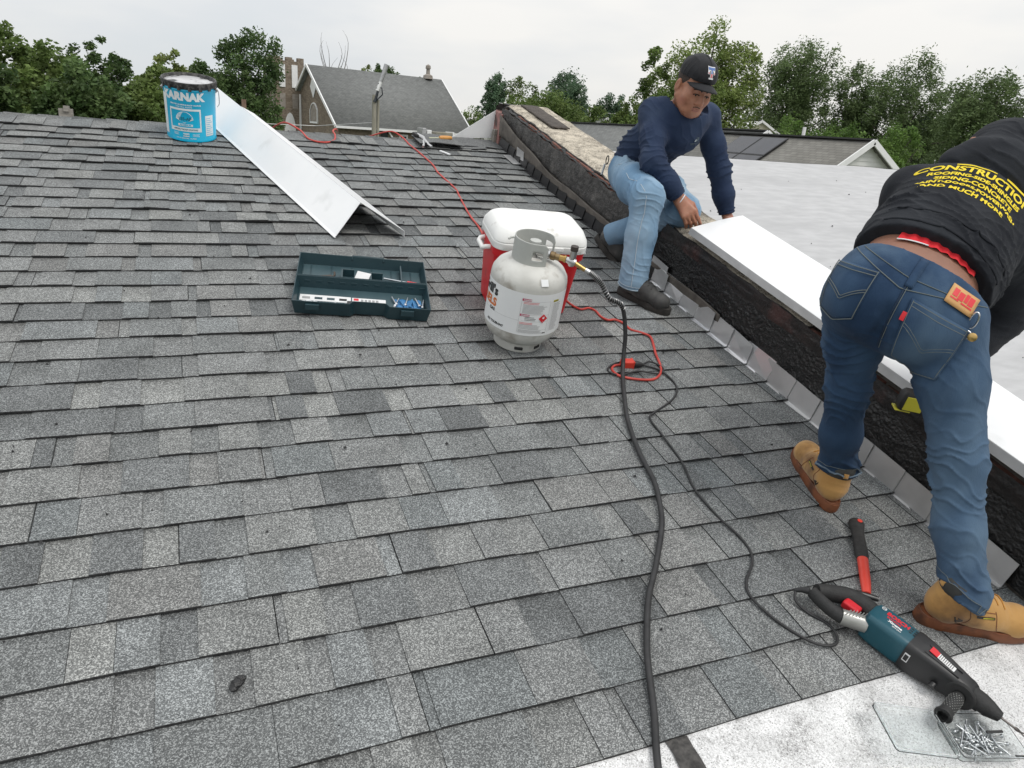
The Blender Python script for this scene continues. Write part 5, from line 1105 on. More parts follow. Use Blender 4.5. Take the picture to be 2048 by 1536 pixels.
class Field:
    def __init__(s, vox): s.vox = vox; s.prims = []
    def cone(s, a, b, ra, rb, k=.02, flat=None, fs=1.0, sub=False, shift=0): s.prims.append(('c', np.array(a, float), np.array(b, float), ra, rb, k, None if flat is None else np.array(flat, float)/np.linalg.norm(flat), fs, sub)); return s
    def ball(s, c, r, k=.02, sub=False): return s.cone(c, np.array(c, float)+1e-5, r, r, k, sub=sub)
    def ell(s, c, axes, radii, k=.02, sub=False): s.prims.append(('e', np.array(c, float), np.array(axes, float), np.array(radii, float), k, sub)); return s
    def chain(s, pts, k=.02, flat=None, fs=1.0):
        for (a, ra), (b, rb) in zip(pts[:-1], pts[1:]): s.cone(a, b, ra, rb, k, flat, fs)
        return s
    def cut(s, p, n, rad): s.prims.append(('p', np.array(p, float), np.array(n, float)/np.linalg.norm(n), rad)); return s     # flat cut, only near p
    def mesh(s, iters=2):
        lo = np.full(3, 1e9); hi = -lo
        for q in s.prims:
            if q[0] == 'c' and not q[8]:
                r = max(q[3], q[4])*1.05+.01; lo = np.minimum(lo, np.minimum(q[1], q[2])-r); hi = np.maximum(hi, np.maximum(q[1], q[2])+r)
            elif q[0] == 'e' and not q[5]: r = q[3].max()+.01; lo = np.minimum(lo, q[1]-r); hi = np.maximum(hi, q[1]+r)
        lo -= 3*s.vox; n = np.ceil((hi-lo)/s.vox).astype(int)+4; D = np.full(n, .25, np.float32)
        ax = [lo[i]+s.vox*np.arange(n[i]) for i in range(3)]
        for q in s.prims:
            if q[0] == 'c': plo = np.minimum(q[1], q[2])-max(q[3], q[4])*1.1; phi = np.maximum(q[1], q[2])+max(q[3], q[4])*1.1; mg = q[5]+3*s.vox
            elif q[0] == 'e': plo = q[1]-q[3].max(); phi = q[1]+q[3].max(); mg = q[4]+3*s.vox
            else: plo = q[1]-q[3]; phi = q[1]+q[3]; mg = 0
            i0 = np.clip(np.floor((plo-mg-lo)/s.vox).astype(int), 0, n-1); i1 = np.clip(np.ceil((phi+mg-lo)/s.vox).astype(int)+1, 1, n)
            sl_ = tuple(slice(a, b) for a, b in zip(i0, i1)); G = np.stack(np.meshgrid(*[ax[i][sl_[i]] for i in range(3)], indexing='ij'), -1)
            if q[0] == 'c':
                _, a, b, ra, rb, k, fl_, fs, sub = q; ab = b-a; t = np.clip(((G-a) @ ab)/max(1e-12, ab @ ab), 0, 1); W = G-a-t[..., None]*ab
                if fl_ is not None: W = W+fl_*((W @ fl_)*(1/fs-1))[..., None]
                d = (np.sqrt((W*W).sum(-1))-(ra+(rb-ra)*t))*(1 if fl_ is None else .5*(1+fs))
            elif q[0] == 'e':
                _, c, A, R_, k, sub = q; L_ = (G-c) @ A.T; k0 = np.sqrt(((L_/R_)**2).sum(-1)); k1 = np.sqrt(((L_/R_**2)**2).sum(-1)); d = k0*(k0-1)/np.maximum(k1, 1e-9)
            else:
                d = (G-q[1]) @ q[2]; near = np.sqrt(((G-q[1])**2).sum(-1)) < q[3]; cur = D[sl_]; D[sl_] = np.where(near, np.maximum(cur, d), cur); continue
            cur = D[sl_]
            if sub: dd = -d; h = np.clip(.5+.5*(cur-dd)/k*-1, 0, 1); h = np.clip(.5-.5*(cur-dd)/k, 0, 1); D[sl_] = cur*(1-h)+dd*h+k*h*(1-h)
            else: h = np.clip(.5+.5*(cur-d)/k, 0, 1); D[sl_] = cur*(1-h)+d*h-k*h*(1-h)
        return nets(D, lo, s.vox, iters)

def nets(D, lo, vox, iters):
    S = D < 0; n = np.array(D.shape); c = np.zeros(n-1, np.int8)
    for dx in (0, 1):
        for dy in (0, 1):
            for dz in (0, 1): c += S[dx:n[0]-1+dx, dy:n[1]-1+dy, dz:n[2]-1+dz]
    act = (c > 0) & (c < 8); idx = np.full(n-1, -1, np.int64); A = np.argwhere(act); idx[act] = np.arange(len(A))
    P = np.zeros((len(A), 3)); cnt = np.zeros(len(A))
    off = [(0,0,0),(1,0,0),(0,1,0),(1,1,0),(0,0,1),(1,0,1),(0,1,1),(1,1,1)]
    for a, b in ((0,1),(2,3),(4,5),(6,7),(0,2),(1,3),(4,6),(5,7),(0,4),(1,5),(2,6),(3,7)):
        oa, ob = np.array(off[a]), np.array(off[b]); va = D[tuple((A+oa).T)]; vb = D[tuple((A+ob).T)]; m = (va < 0) != (vb < 0); t = np.where(m, va/np.where(m, va-vb, 1), 0)
        P += np.where(m[:, None], oa+(ob-oa)*t[:, None], 0); cnt += m
    P = lo+vox*(A+P/cnt[:, None]); F = []
    for ax_ in range(3):
        u_, v_ = (ax_+1) % 3, (ax_+2) % 3; sl0 = [slice(None)]*3; sl1 = [slice(None)]*3; sl0[ax_] = slice(0, -1); sl1[ax_] = slice(1, None)
        E_ = np.argwhere(S[tuple(sl0)] != S[tuple(sl1)]); E_ = E_[(E_[:, u_] > 0) & (E_[:, v_] > 0) & (E_[:, u_] < n[u_]-1) & (E_[:, v_] < n[v_]-1)]
        eu = np.zeros(3, int); eu[u_] = 1; ev = np.zeros(3, int); ev[v_] = 1
        q = np.stack([idx[tuple((E_-eu-ev).T)], idx[tuple((E_-ev).T)], idx[tuple(E_.T)], idx[tuple((E_-eu).T)]], 1); flip = ~S[tuple(E_.T)]; q[flip] = q[flip][:, ::-1]; F.append(q)
    F = np.concatenate(F); F = F[(F >= 0).all(1)]
    e_ = np.concatenate([F[:, [0, 1]], F[:, [1, 2]], F[:, [2, 3]], F[:, [3, 0]]]); e_ = np.concatenate([e_, e_[:, ::-1]])
    deg = np.bincount(e_[:, 0], minlength=len(P)).astype(float)
    for _ in range(iters):
        Q = np.stack([np.bincount(e_[:, 0], P[e_[:, 1], i], len(P)) for i in range(3)], 1)/np.maximum(deg, 1)[:, None]; P = P*.45+Q*.55
    return P, F

def vnormals(P, F):
    nn = np.cross(P[F[:, 2]]-P[F[:, 0]], P[F[:, 3]]-P[F[:, 1]]); out_ = np.zeros_like(P)
    for j in range(4):
        for i in range(3): out_[:, i] += np.bincount(F[:, j], nn[:, i], len(P))
    return out_/np.maximum(1e-12, np.linalg.norm(out_, axis=1))[:, None]

def folds(P, F, sets, seed=0):
    """cloth folds: each set (centre, reach, direction, wavelength, height, warp)"""
    Nn = vnormals(P, F); d = np.zeros(len(P))
    for j, (c, reach, dirn, lam, amp, warp) in enumerate(sets):
        dirn = np.array(dirn, float); dirn /= np.linalg.norm(dirn); w_ = np.exp(-(((P-np.array(c))**2).sum(1))/(reach*reach))
        ph = (P @ dirn)/lam+warp*vnoise(P, 9, seed+j)+.5*warp*vnoise(P, 22, seed+j+5)
        rd = 1-np.abs(np.sin(PI*ph)); d += 2.0*amp*w_*(rd**3.0-.22)*(.55+.6*vnoise(P, 14, seed+j+9))
    d += .0018*vnoise(P, 30, seed+3)
    return P+Nn*d[:, None]

def sdf_obj(name, P, F, m_, parent, extra=0):
    me = np_mesh(name, P, F); me.materials.append(m_); o = bpy.data.objects.new(name, me); COL.objects.link(o); o.parent = parent
    me.polygons.foreach_set('use_smooth', [True]*len(me.polygons)); return o
def bvh_of(P, F): return BVHTree.FromPolygons([tuple(p) for p in P], [tuple(f) for f in F])
def snap(b, p, off=.001):
    q, nn, i, d = b.find_nearest(Vector(p)); return q+nn*off
def stitch(name, b, pts, r, m_, parent, off=.0008, k=5): return MB().tube([snap(b, p, off) for p in smoothpath(pts, k)], r, 5).build(name, m_, parent, smooth=60)
def patch(name, b, fn, nu, nv, m_, parent, off=.002, th=.0):
    o = MB().grid(lambda a, c: snap(b, fn(a, c), off), nu, nv).build(name, m_, parent, smooth=180)
    if th: s = o.modifiers.new('s', 'SOLIDIFY'); s.thickness = th
    return o
def V3(*a): return np.array(a, float)
def nrm_(v): v = np.array(v, float); return v/np.linalg.norm(v)

def wrinkle(m, scale, dist, stretch=(1, 1, 1), seed=0.0):
    """adds broad creases to a cloth's bump"""
    nt = m.node_tree; L = nt.links.new; bs = nt.nodes['Principled BSDF']; tcn = N(nt, 'ShaderNodeTexCoord'); mp_ = N(nt, 'ShaderNodeMapping'); mp_.inputs['Scale'].default_value = stretch; mp_.inputs['Location'].default_value = (seed, seed, seed); L(tcn.outputs['Object'], mp_.inputs[0])
    n = N(nt, 'ShaderNodeTexNoise'); n.noise_type = 'RIDGED_MULTIFRACTAL'; n.inputs['Scale'].default_value = scale; n.inputs['Detail'].default_value = 2.5; n.inputs['Distortion'].default_value = .6; L(mp_.outputs[0], n.inputs['Vector'])
    b = N(nt, 'ShaderNodeBump'); b.inputs['Distance'].default_value = dist; b.inputs['Strength'].default_value = .8; L(n.outputs['Fac'], b.inputs['Height'])
    old = bs.inputs['Normal'].links
    if old: L(old[0].from_socket, b.inputs['Normal'])
    L(b.outputs[0], bs.inputs['Normal'])
def denim(name, c1, c2, fade, seed):
    m = mat(name, c1, c2, 7, rough=.9, bump=.0008, bscale=260, detail=8, c3=fade, s3=4.5, lo3=.45, hi3=.72, stretch=(1, 1, .35), spec=.2, sheen=.03); return m
SKIN1 = mat('skin', (.30, .130, .076), (.40, .182, .110), 26, rough=.46, bump=.0007, bscale=210, sss=.10, c3=(.36, .135, .085), s3=16, lo3=.5, hi3=.7); SKIN2 = mat('skin_back', (.24, .115, .078), (.28, .14, .095), 14, rough=.5, bump=.0003, bscale=150, sss=.1)
NAVYS = mat('navy_cotton', (.018, .030, .066), (.026, .042, .084), 9, rough=.9, bump=.0009, bscale=200, c3=(.036, .053, .095), s3=5, lo3=.5, hi3=.72, sheen=.03, spec=.2)
HOOD = mat('black_fleece', (.014, .0155, .020), (.021, .023, .028), 9, rough=.95, bump=.0009, bscale=220, c3=(.028, .031, .037), s3=5, lo3=.52, hi3=.75, sheen=.03, spec=.2)
DEN1 = denim('light_denim', (.13, .235, .36), (.205, .32, .445), (.31, .42, .52), 1); DEN2 = denim('mid_denim', (.017, .038, .080), (.040, .078, .142), (.098, .155, .225), 2)
wrinkle(NAVYS, 8, .014, (1, 1, 1.9)); wrinkle(HOOD, 7, .012, (1, 1, 1.6), 3.1); wrinkle(DEN1, 6, .009, (1.5, 1, 1.0), 1.7); wrinkle(DEN2, 6, .007, (1.2, 1, 1.4), 5.2)
SEAM1 = mat('pale_stitching', (.40, .46, .50), rough=.9); SEAM2 = mat('dark_seam', (.012, .028, .06), rough=.9); STIT2 = mat('denim_stitching', (.13, .15, .15), rough=.9); HEMD = mat('faded_hem', (.10, .15, .21), (.17, .22, .27), 30, rough=.9)
CAPB = mat('cap_cotton', (.010, .0105, .013), (.016, .0165, .020), 20, rough=.9, bump=.0006, bscale=300, sheen=.05); HAIRM = mat('short_hair', (.030, .020, .016), (.06, .042, .034), 120, rough=.8, bump=.001, bscale=400)
BOOTD = mat('dusty_boot', (.026, .026, .026), (.060, .059, .057), 14, rough=.7, bump=.0012, bscale=60, c3=(.15, .145, .135), s3=12, lo3=.52, hi3=.72); SOLED = mat('dark_sole', (.022, .020, .018), (.05, .046, .042), 20, rough=.85)
NUB = mat('tan_nubuck', (.40, .21, .060), (.50, .28, .09), 9, rough=.85, bump=.001, bscale=90, c3=(.17, .085, .03), s3=8, lo3=.52, hi3=.70, sheen=.2); SOLET = mat('gum_sole', (.17, .055, .022), (.24, .085, .034), 14, rough=.6, bump=.001, bscale=60, c3=(.09, .035, .018), s3=14)
PADB = mat('padded_collar', (.03, .03, .028), (.055, .055, .05), 20, rough=.7); LACE = mat('tan_lace', (.50, .24, .05), rough=.8)

def boot(parent, heel, yaw, pitch, upper, solem, side, tan=True, scale=1.0, lift=0):
    """ankle boot, toe along +x before turning; side = +1 when its outer side is +y"""
    M = Matrix.Translation(heel) @ Matrix.Rotation(yaw, 4, 'Z') @ Matrix.Rotation(pitch, 4, 'Y') @ Matrix.Scale(scale, 4)
    f = Field(.0045); f.ball((.045, 0, .060), .042, .02); f.cone((.05, 0, .075), (.062, 0, .155 if tan else .100), .046, .050 if tan else .046, .02); f.cone((.075, 0, .085), (.155, .002*side, .070), .048, .042, .03, flat=(0, 0, 1), fs=1.0); f.cone((.13, .002*side, .060), (.225, .008*side, .052), .046, .041, .03, flat=(0, 0, 1), fs=.86); f.ball((.245, .008*side, .050), .040, .03)
    f.cut((.14, 0, .027), (0, 0, -1), .4); f.cut((.06, 0, .152 if tan else .118), (-.12, 0, 1), .075)
    P, F = f.mesh(2); P = folds(P, F, [((.165, 0, .095), .05, (1, 0, .25), .020, .0040, .5), ((.05, 0, .12), .05, (.3, 0, 1), .026, .003, .5)], 3)
    MM = np.array(M); P = P @ MM[:3, :3].T+MM[:3, 3]; up = sdf_obj('boot', P, F, upper, parent)
    out_ = []
    n = 30
    for i in range(n):
        t = 2*PI*i/n; x = .145+.158*math.cos(t); wdt = (.050 if math.cos(t) > .2 else .043)*(1 if abs(math.cos(t)) < .97 else .9); y = wdt*np.sign(math.sin(t))*abs(math.sin(t))**.62+.007*side*max(0, math.cos(t)); out_.append((x, y))
    rings = [[(x*.985+.002, y*.95, .0) for x, y in out_], [(x, y, .006) for x, y in out_], [(x, y*1.01, .022) for x, y in out_], [(x*.99+.0015, y*.96, .032+.006*(x > .27)) for x, y in out_]]
    m = MB().loft(rings); m.v = [tuple(M @ Vector(p)) for p in m.v]; so = m.build('sole', solem, up, smooth=40)
    m = MB().tube([(.145+.150*math.cos(t)+.0, (.0475 if math.cos(t) > .2 else .041)*np.sign(math.sin(t))*abs(math.sin(t))**.62+.007*side*max(0, math.cos(t)), .0335) for t in np.linspace(0, 2*PI, 40)], .0022, 5); m.v = [tuple(M @ Vector(p)) for p in m.v]; m.build('welt', solem, up, smooth=60)
    b = bvh_of(P, F); T = lambda x, y, z: M @ Vector((x, y, z))
    cm = PADB if tan else SOLED
    if tan:
        rings = [[T(.058+r_*math.cos(t), (r_-.002)*math.sin(t), z-.010*math.cos(t)) for t in np.linspace(0, 2*PI, 28)[:-1]] for r_, z in ((.048, .108), (.052, .116), (.053, .132), (.051, .148), (.046, .154), (.042, .150))]
        MB().loft(rings, cap=False).build('collar', cm, up, smooth=60)
    lm = LACE if tan else BOOTD
    for i in range(0 if tan else 2, 5):
        x, z = .100+.019*i, .150-.0135*i; stitch('lace', b, [T(x, -.024, z), T(x+.004, 0, z+.03), T(x, .024, z)], .0021, lm, up, .0015, 4)
    if tan:
        patch('pull_tab', b, lambda a, c: T(-.01-.002*c, -.011+.022*a, .132+.030*c), 2, 4, upper, up, .004, .004)
        for sgn in (1, -1):
            stitch('seam', b, [T(.078, sgn*.06, .150), T(.070, sgn*.06, .11), T(.085, sgn*.06, .075), T(.075, sgn*.06, .035)], .0011, SOLET, up, .0004); stitch('seam', b, [T(.150, sgn*.05, .110), T(.158, sgn*.06, .07), T(.175, sgn*.06, .035)], .0011, SOLET, up, .0004); stitch('seam', b, [T(.075, sgn*.06, .112), T(.11, sgn*.06, .108), T(.15, sgn*.06, .110)], .0011, SOLET, up, .0004)
            patch('maker_strip', b, lambda a, c: T(.098+.052*a, sgn*.07, .083+.006*a+.009*c), 6, 2, BLACKP, up, .0015); patch('maker_print', b, lambda a, c: T(.114+.032*a, sgn*.07, .0875+.004*a+.003*c), 6, 1, YELP, up, .0024)
            for q in (((.040, .075), (.055, .050)), ((.055, .050), (.072, .060)), ((.072, .060), (.052, .072)), ((.048, .058), (.062, .066))): stitch('logo_stroke', b, [T(q[0][0], sgn*.07, q[0][1]), T(q[1][0], sgn*.07, q[1][1])], .0016, BLACKP, up, .0006, 3)
    return up

def hand(f, wrist, knuckle, back, spread, curl, thumb_side, r=1.0, fl=None):
    """palm and five fingers added to a field; back = out of the back of the hand"""
    w_, kx = np.array(wrist, float), np.array(knuckle, float); d = nrm_(kx-w_); bk = nrm_(np.array(back)-d*(np.array(back) @ d)); s_ = nrm_(np.cross(d, bk))*thumb_side
    f.cone(w_, w_+d*.02, .027*r, .028*r, .012, flat=bk, fs=.72)
    for i, o in enumerate((.030, .010, -.010, -.029)):
        k0 = kx+s_*o*r; f.cone(w_+d*.01+s_*o*.45*r, k0, .018*r, .0125*r, .012, flat=bk, fs=.9)
        L_ = (.043, .048, .045, .036)[i]*r; c = curl[i] if hasattr(curl, '__len__') else curl; p = k0; a = .15
        for seg in range(3):
            a += c*(1.0, 1.1, .8)[seg]; q = p+(d*math.cos(a)-bk*math.sin(a)+s_*spread*o*3*(seg == 0))*L_*(1, .62, .5)[seg]; f.cone(p, q, (.0098, .0088, .0080)[seg]*r, (.0088, .0080, .0070)[seg]*r, .004); p = q
    t0 = w_+d*.022*r+s_*.022*r-bk*.006; t1 = t0+(d*.030+s_*.022-bk*.010)*r; t2 = t1+(d*.030+s_*.002-bk*.016)*r; t3 = t2+(d*.022-s_*.004-bk*.010)*r
    f.cone(t0, t1, .0165*r, .0125*r, .010); f.cone(t1, t2, .0118*r, .0102*r, .005); f.cone(t2, t3, .0100*r, .0085*r, .004)

# ------------------------------------------------------------------ the sitting man in the cap
p1 = thing('person', 'man in navy long-sleeved shirt, light jeans and black cap sitting on the parapet', 'person', RT)
J = dict(ankR=V3(1.890, 2.715, .10), knR=V3(1.935, 2.845, .455), hipR=V3(2.070, 3.270, .425), hipL=V3(2.235, 3.330, .430), knL=V3(2.215, 2.925, .365), ankL=V3(2.030, 3.205, .125), pel=V3(2.150, 3.315, .445), wai=V3(2.165, 3.30, .545), che=V3(2.215, 3.195, .700), nek=V3(2.235, 3.150, .795), hd=V3(2.205, 3.105, .905),
         shR=V3(2.098, 3.220, .748), elR=V3(2.010, 2.990, .580), wrR=V3(2.143, 2.890, .440), knkR=V3(2.172, 2.835, .400), shL=V3(2.418, 3.230, .748), elL=V3(2.520, 3.140, .520), wrL=V3(2.585, 3.045, .305), knkL=V3(2.60, 3.00, .25))
FWD = nrm_((-.06, -.975, -.20)); UPH = nrm_(V3(.10, .16, .98)-FWD*(V3(.10, .16, .98) @ FWD)); LFT = np.cross(UPH, FWD)
def HL(l, f_, u): return J['hd']+LFT*l+FWD*f_+UPH*u
AXH = [LFT, FWD, UPH]
f = Field(.0042)
f.ell(HL(0, -.012, .045), AXH, (.073, .093, .082), .02); f.ell(HL(0, .030, -.022), AXH, (.063, .066, .082), .03); f.ell(HL(0, .046, -.072), AXH, (.050, .046, .036), .03); f.ball(HL(0, .074, -.098), .021, .03)
for s in (-1, 1):
    f.cone(HL(s*.058, .005, -.05), HL(s*.030, .060, -.090), .022, .020, .03); f.ball(HL(s*.040, .064, -.026), .026, .03); f.cone(HL(s*.012, .090, .020), HL(s*.046, .076, .016), .011, .009, .014)
    f.ball(HL(s*.031, .104, -.001), .016, .012, sub=True); f.ball(HL(s*.031, .076, -.002), .0135, .006); f.ball(HL(s*.013, .102, -.040), .0095, .008)
    f.ell(HL(s*.076, -.012, -.012), AXH, (.010, .019, .032), .006); f.ell(HL(s*.086, -.006, -.008), AXH, (.006, .010, .018), .006, sub=True)
f.cone(HL(0, .090, .006), HL(0, .114, -.034), .0085, .0125, .012); f.cone(HL(-.020, .086, -.064), HL(.020, .086, -.064), .008, .008, .010); f.cone(HL(-.016, .085, -.078), HL(.016, .085, -.078), .0085, .0085, .010); f.cone(HL(-.019, .096, -.0708), HL(.019, .096, -.0708), .0025, .0025, .004, sub=True)
f.cone(HL(0, -.025, -.05), J['nek']+V3(0, .012, 0), .055, .062, .03); f.cone(J['nek'], J['che'], .06, .10, .04); f.cone(J['che'], J['wai'], .095, .095, .05); f.cone(J['wai'], J['pel'], .095, .10, .05)
for s in 'RL':
    f.chain([(J['che']+V3(0, 0, .04), .06), (J['sh'+s], .045), (J['el'+s], .036), (J['wr'+s], .026)], .03); f.chain([(J['pel'], .09), (J['hip'+s], .075), (J['kn'+s], .052), (J['ank'+s], .038)], .03)
tocam = nrm_(-J['wrR']+V3(0, 0, 1.42))
hand(f, J['wrR'], V3(2.170, 2.820, .392), nrm_(tocam+V3(.1, 0, .35)), .5, (.30, .36, .42, .5), -1); hand(f, J['wrL'], V3(2.603, 2.985, .265), V3(.2, -.3, 1), .4, .5, 1)
P, F = f.mesh(2); body1 = sdf_obj('body', P, F, SKIN1, p1); b1 = bvh_of(P, F)
EYEM = mat('eye', (.30, .27, .25), rough=.2); IRIS = mat('iris', (.015, .01, .008), rough=.2); BROW = mat('brow_hair', (.03, .018, .014), rough=.8); LIPM = mat('lip', (.33, .135, .105), rough=.5)
for s in (-1, 1):
    e0 = MB().lathe([(.0105*math.sin(t), -.0105*math.cos(t)) for t in np.linspace(0, PI, 9)], 12, Matrix.Translation(Vector(HL(s*.031, .0800, -.004)))).build('eye', EYEM, body1, smooth=180)
    MB().lathe([(.0058*math.sin(t), -.0058*math.cos(t)) for t in np.linspace(0, PI, 7)], 10, Matrix.Translation(Vector(HL(s*.031+.001, .0865, -.0085)))).build('iris', IRIS, e0, smooth=180)
    stitch('eyelid_lash', b1, [HL(s*.017, .098, -.004), HL(s*.031, .100, -.0015), HL(s*.046, .092, -.005)], .0022, BROW, body1, .0006)
    stitch('eyebrow', b1, [HL(s*.013, .105, .0150), HL(s*.032, .102, .0205), HL(s*.050, .085, .0155)], .0030, BROW, body1, .0004)
stitch('upper_lip', b1, [HL(-.021, .092, -.0675), HL(0, .098, -.0645), HL(.021, .092, -.0675)], .0030, LIPM, body1, -.0008); stitch('lower_lip', b1, [HL(-.018, .092, -.0745), HL(0, .098, -.0765), HL(.018, .092, -.0745)], .0036, LIPM, body1, -.0012)
stitch('moustache', b1, [HL(-.020, .095, -.060), HL(0, .1, -.056), HL(.020, .095, -.060)], .0024, HAIRM, body1, -.0009); 
# clipped hair round the temples
hf = Field(.0045); hf.ell(HL(0, -.016, .040), AXH, (.0775, .0945, .084), .01); hf.cut(HL(0, .045, .03), FWD*.95+UPH*.25, .2); hf.cut(HL(0, 0, -.030), -UPH+FWD*.35, .25); P, F = hf.mesh(1); sdf_obj('hair', P, F, HAIRM, body1)
# cap: crown, bill, emblem
cf = Field(.0042); cf.ell(HL(0, -.006, .062), AXH, (.083, .104, .080), .01); cf.cut(HL(0, 0, .040), -UPH+FWD*.12, .3); P, F = cf.mesh(2); P = folds(P, F, [(HL(0, 0, .13), .12, LFT, .055, .0022, .4), (HL(-.07, 0, .07), .05, FWD, .03, .002, .4)], 4)
capo = sdf_obj('cap', P, F, CAPB, p1); bc = bvh_of(P, F)
def bill(a, c):
    l = -.074+.148*a; edge = math.sqrt(max(0, 1-(l/.080)**2)); f0 = .098*math.sqrt(max(0, 1-(l/.088)**2))-.012; f1 = f0+.006+.062*edge**.8; ff = f0+(f1-f0)*c; return tuple(HL(l, ff, .052-.42*l*l/.09-.16*(ff-.07)*(.3+.7*c)))
bo = MB().grid(bill, 18, 8).build('bill', CAPB, capo, smooth=180); s = bo.modifiers.new('s', 'SOLIDIFY'); s.thickness = .004; s.offset = -1
MB().lathe([(.0, .004), (.006, .0035), (.008, 0)], 12, Matrix.Translation(Vector(HL(0, -.006, .1405)))).build('button', CAPB, capo, smooth=60)
stitch('cap_seam', bc, [HL(0, .10, .055), HL(0, .085, .105), HL(0, .03, .14), HL(0, -.006, .142)], .0010, CAPB, capo)
TB = mat('emblem_blue', (.10, .18, .42), rough=.7); TWm = mat('emblem_white', (.70, .70, .72), rough=.7); TRm = mat('emblem_red', (.55, .16, .18), rough=.7)
def emb(x0, x1, z0, z1, m_, off=.0022): 
    def fn(a, c):
        l = x0+(x1-x0)*a; u = z0+(z1-z0)*c; q, nn, i, d = bc.ray_cast(Vector(HL(l, .2, u)), Vector(-FWD)); return q+nn*off if q else HL(l, .1, u)
    MB().grid(fn, 4, 3).build('emblem', m_, capo, smooth=180)
emb(-.019, .019, .106, .120, TWm); emb(-.019, -.011, .094, .106, TWm); emb(.011, .019, .094, .106, TWm); emb(-.007, .007, .080, .106, TWm); emb(-.012, .012, .076, .082, TWm)
emb(-.017, .017, .109, .117, TB, .003); emb(-.004, .004, .096, .110, TB, .003); emb(-.0045, .0045, .083, .096, TRm, .003); emb(-.0175, -.0125, .096, .1, TRm, .003); emb(.0125, .0175, .096, .1, TRm, .003)
# shirt
tr_ = nrm_(J['nek']-J['pel']); lat = nrm_(J['shL']-J['shR']); fr = nrm_(np.cross(lat, tr_)); fr = fr if fr[1] < 0 else -fr
f = Field(.005)
f.cone(J['pel']+V3(.005, .01, .005), J['wai'], .142, .132, .06, flat=fr, fs=.80); f.cone(J['wai'], J['che'], .132, .140, .06, flat=fr, fs=.80); f.cone(J['che'], J['nek']+V3(0, .02, -.02), .136, .080, .06, flat=fr, fs=.80)
f.cone(J['che']+lat*.03+fr*.03, J['che']-lat*.03+fr*.03, .100, .100, .05); f.cone(J['nek']+V3(0, .015, -.045), J['nek']+UPH*-.006-FWD*.01+V3(0, .006, -.005), .084, .068, .03)
for s in 'RL': f.chain([(J['che']+tr_*.06+lat*(.05 if s == 'L' else -.05), .085), (J['sh'+s], .062), ((J['sh'+s]*.45+J['el'+s]*.55), .055), (J['el'+s], .053), (J['el'+s]*.45+J['wr'+s]*.55, .048), (J['wr'+s]+(J['el'+s]-J['wr'+s])*.06, .041)], .045)
for s in 'RL': d_ = nrm_(J['wr'+s]-J['el'+s]); f.cut(J['wr'+s]-d_*.010, d_, .07)
f.cut(J['nek']+UPH*-.004-FWD*.01, UPH+FWD*-.25+V3(0, 0, 0), .11); f.ball(J['nek']+UPH*.020+FWD*.016, .067, .008, sub=True)
f.cut(J['pel']+V3(0, 0, -.055), -tr_*.8+V3(0, 0, -.4), .26)
P, F = f.mesh(2)
P = folds(P, F, [(J['elR'], .10, nrm_(J['wrR']-J['shR']), .030, .0085, .8), (J['elL'], .11, nrm_(J['wrL']-J['shL']), .032, .0085, .8), (J['shR']*.5+J['elR']*.5, .10, (.4, -.5, .8), .045, .006, .8), (J['wai']+lat*-.10, .13, (.3, .3, 1), .038, .009, .8), (J['wai']+fr*.1, .14, (.55, -.1, 1), .05, .010, .9), (J['che']+fr*.12, .13, (.9, .1, .5), .055, .0065, .8), (J['wrR'], .06, nrm_(J['wrR']-J['elR']), .018, .005, .6), (J['wrL'], .07, nrm_(J['wrL']-J['elL']), .018, .005, .6), (J['shR'], .08, (.7, .1, .6), .035, .005, .7)], 11)
shirt = sdf_obj('shirt', P, F, NAVYS, p1); bs_ = bvh_of(P, F)
for s in 'RL':
    d_ = nrm_(J['wr'+s]-J['el'+s]); a_ = nrm_(np.cross(d_, (0, 0, 1))); c_ = np.cross(d_, a_); stitch('cuff', bs_, [J['wr'+s]-d_*.028+(a_*math.cos(t)+c_*math.sin(t))*.05 for t in np.linspace(0, 2*PI, 14)], .0022, NAVYS, shirt, .0008, 3)
nk = J['nek']+UPH*-.004+FWD*.002; stitch('collar_rib', bs_, [nk+(LFT*math.cos(t)*.078+FWD*math.sin(t)*.078)+UPH*(-.022*math.sin(t)) for t in np.linspace(0, 2*PI, 20)], .0040, NAVYS, shirt, .0015, 3)
stitch('shoulder_seam', bs_, [J['shR']+lat*.03+tr_*.09+fr*.02, J['shR']+lat*.035+fr*.07, J['shR']+lat*.04-tr_*.07+fr*.09], .0015, NAVYS, shirt, .0008)
LOGO = mat('faded_print', (.30, .34, .36), rough=.9); LOGOD = mat('dim_print', (.09, .12, .14), rough=.9)
def chest(l, u): 
    o = J['che']+lat*l+tr_*u+fr*.4; q, nn, i, d = bs_.ray_cast(Vector(o), Vector(-fr)); return (q+nn*.0012) if q else Vector(o-fr*.25)
def cq(l0, l1, u0, u1, m_): MB().grid(lambda a, c: chest(l0+(l1-l0)*a, u0+(u1-u0)*c), 4, 3).build('chest_print', m_, shirt, smooth=180)
cq(.045, .058, .022, .032, LOGO); cq(.062, .075, .020, .034, LOGOD); cq(.050, .072, .036, .039, LOGOD); cq(.028, .092, .010, .013, LOGOD); cq(.034, .086, .004, .0065, LOGOD)
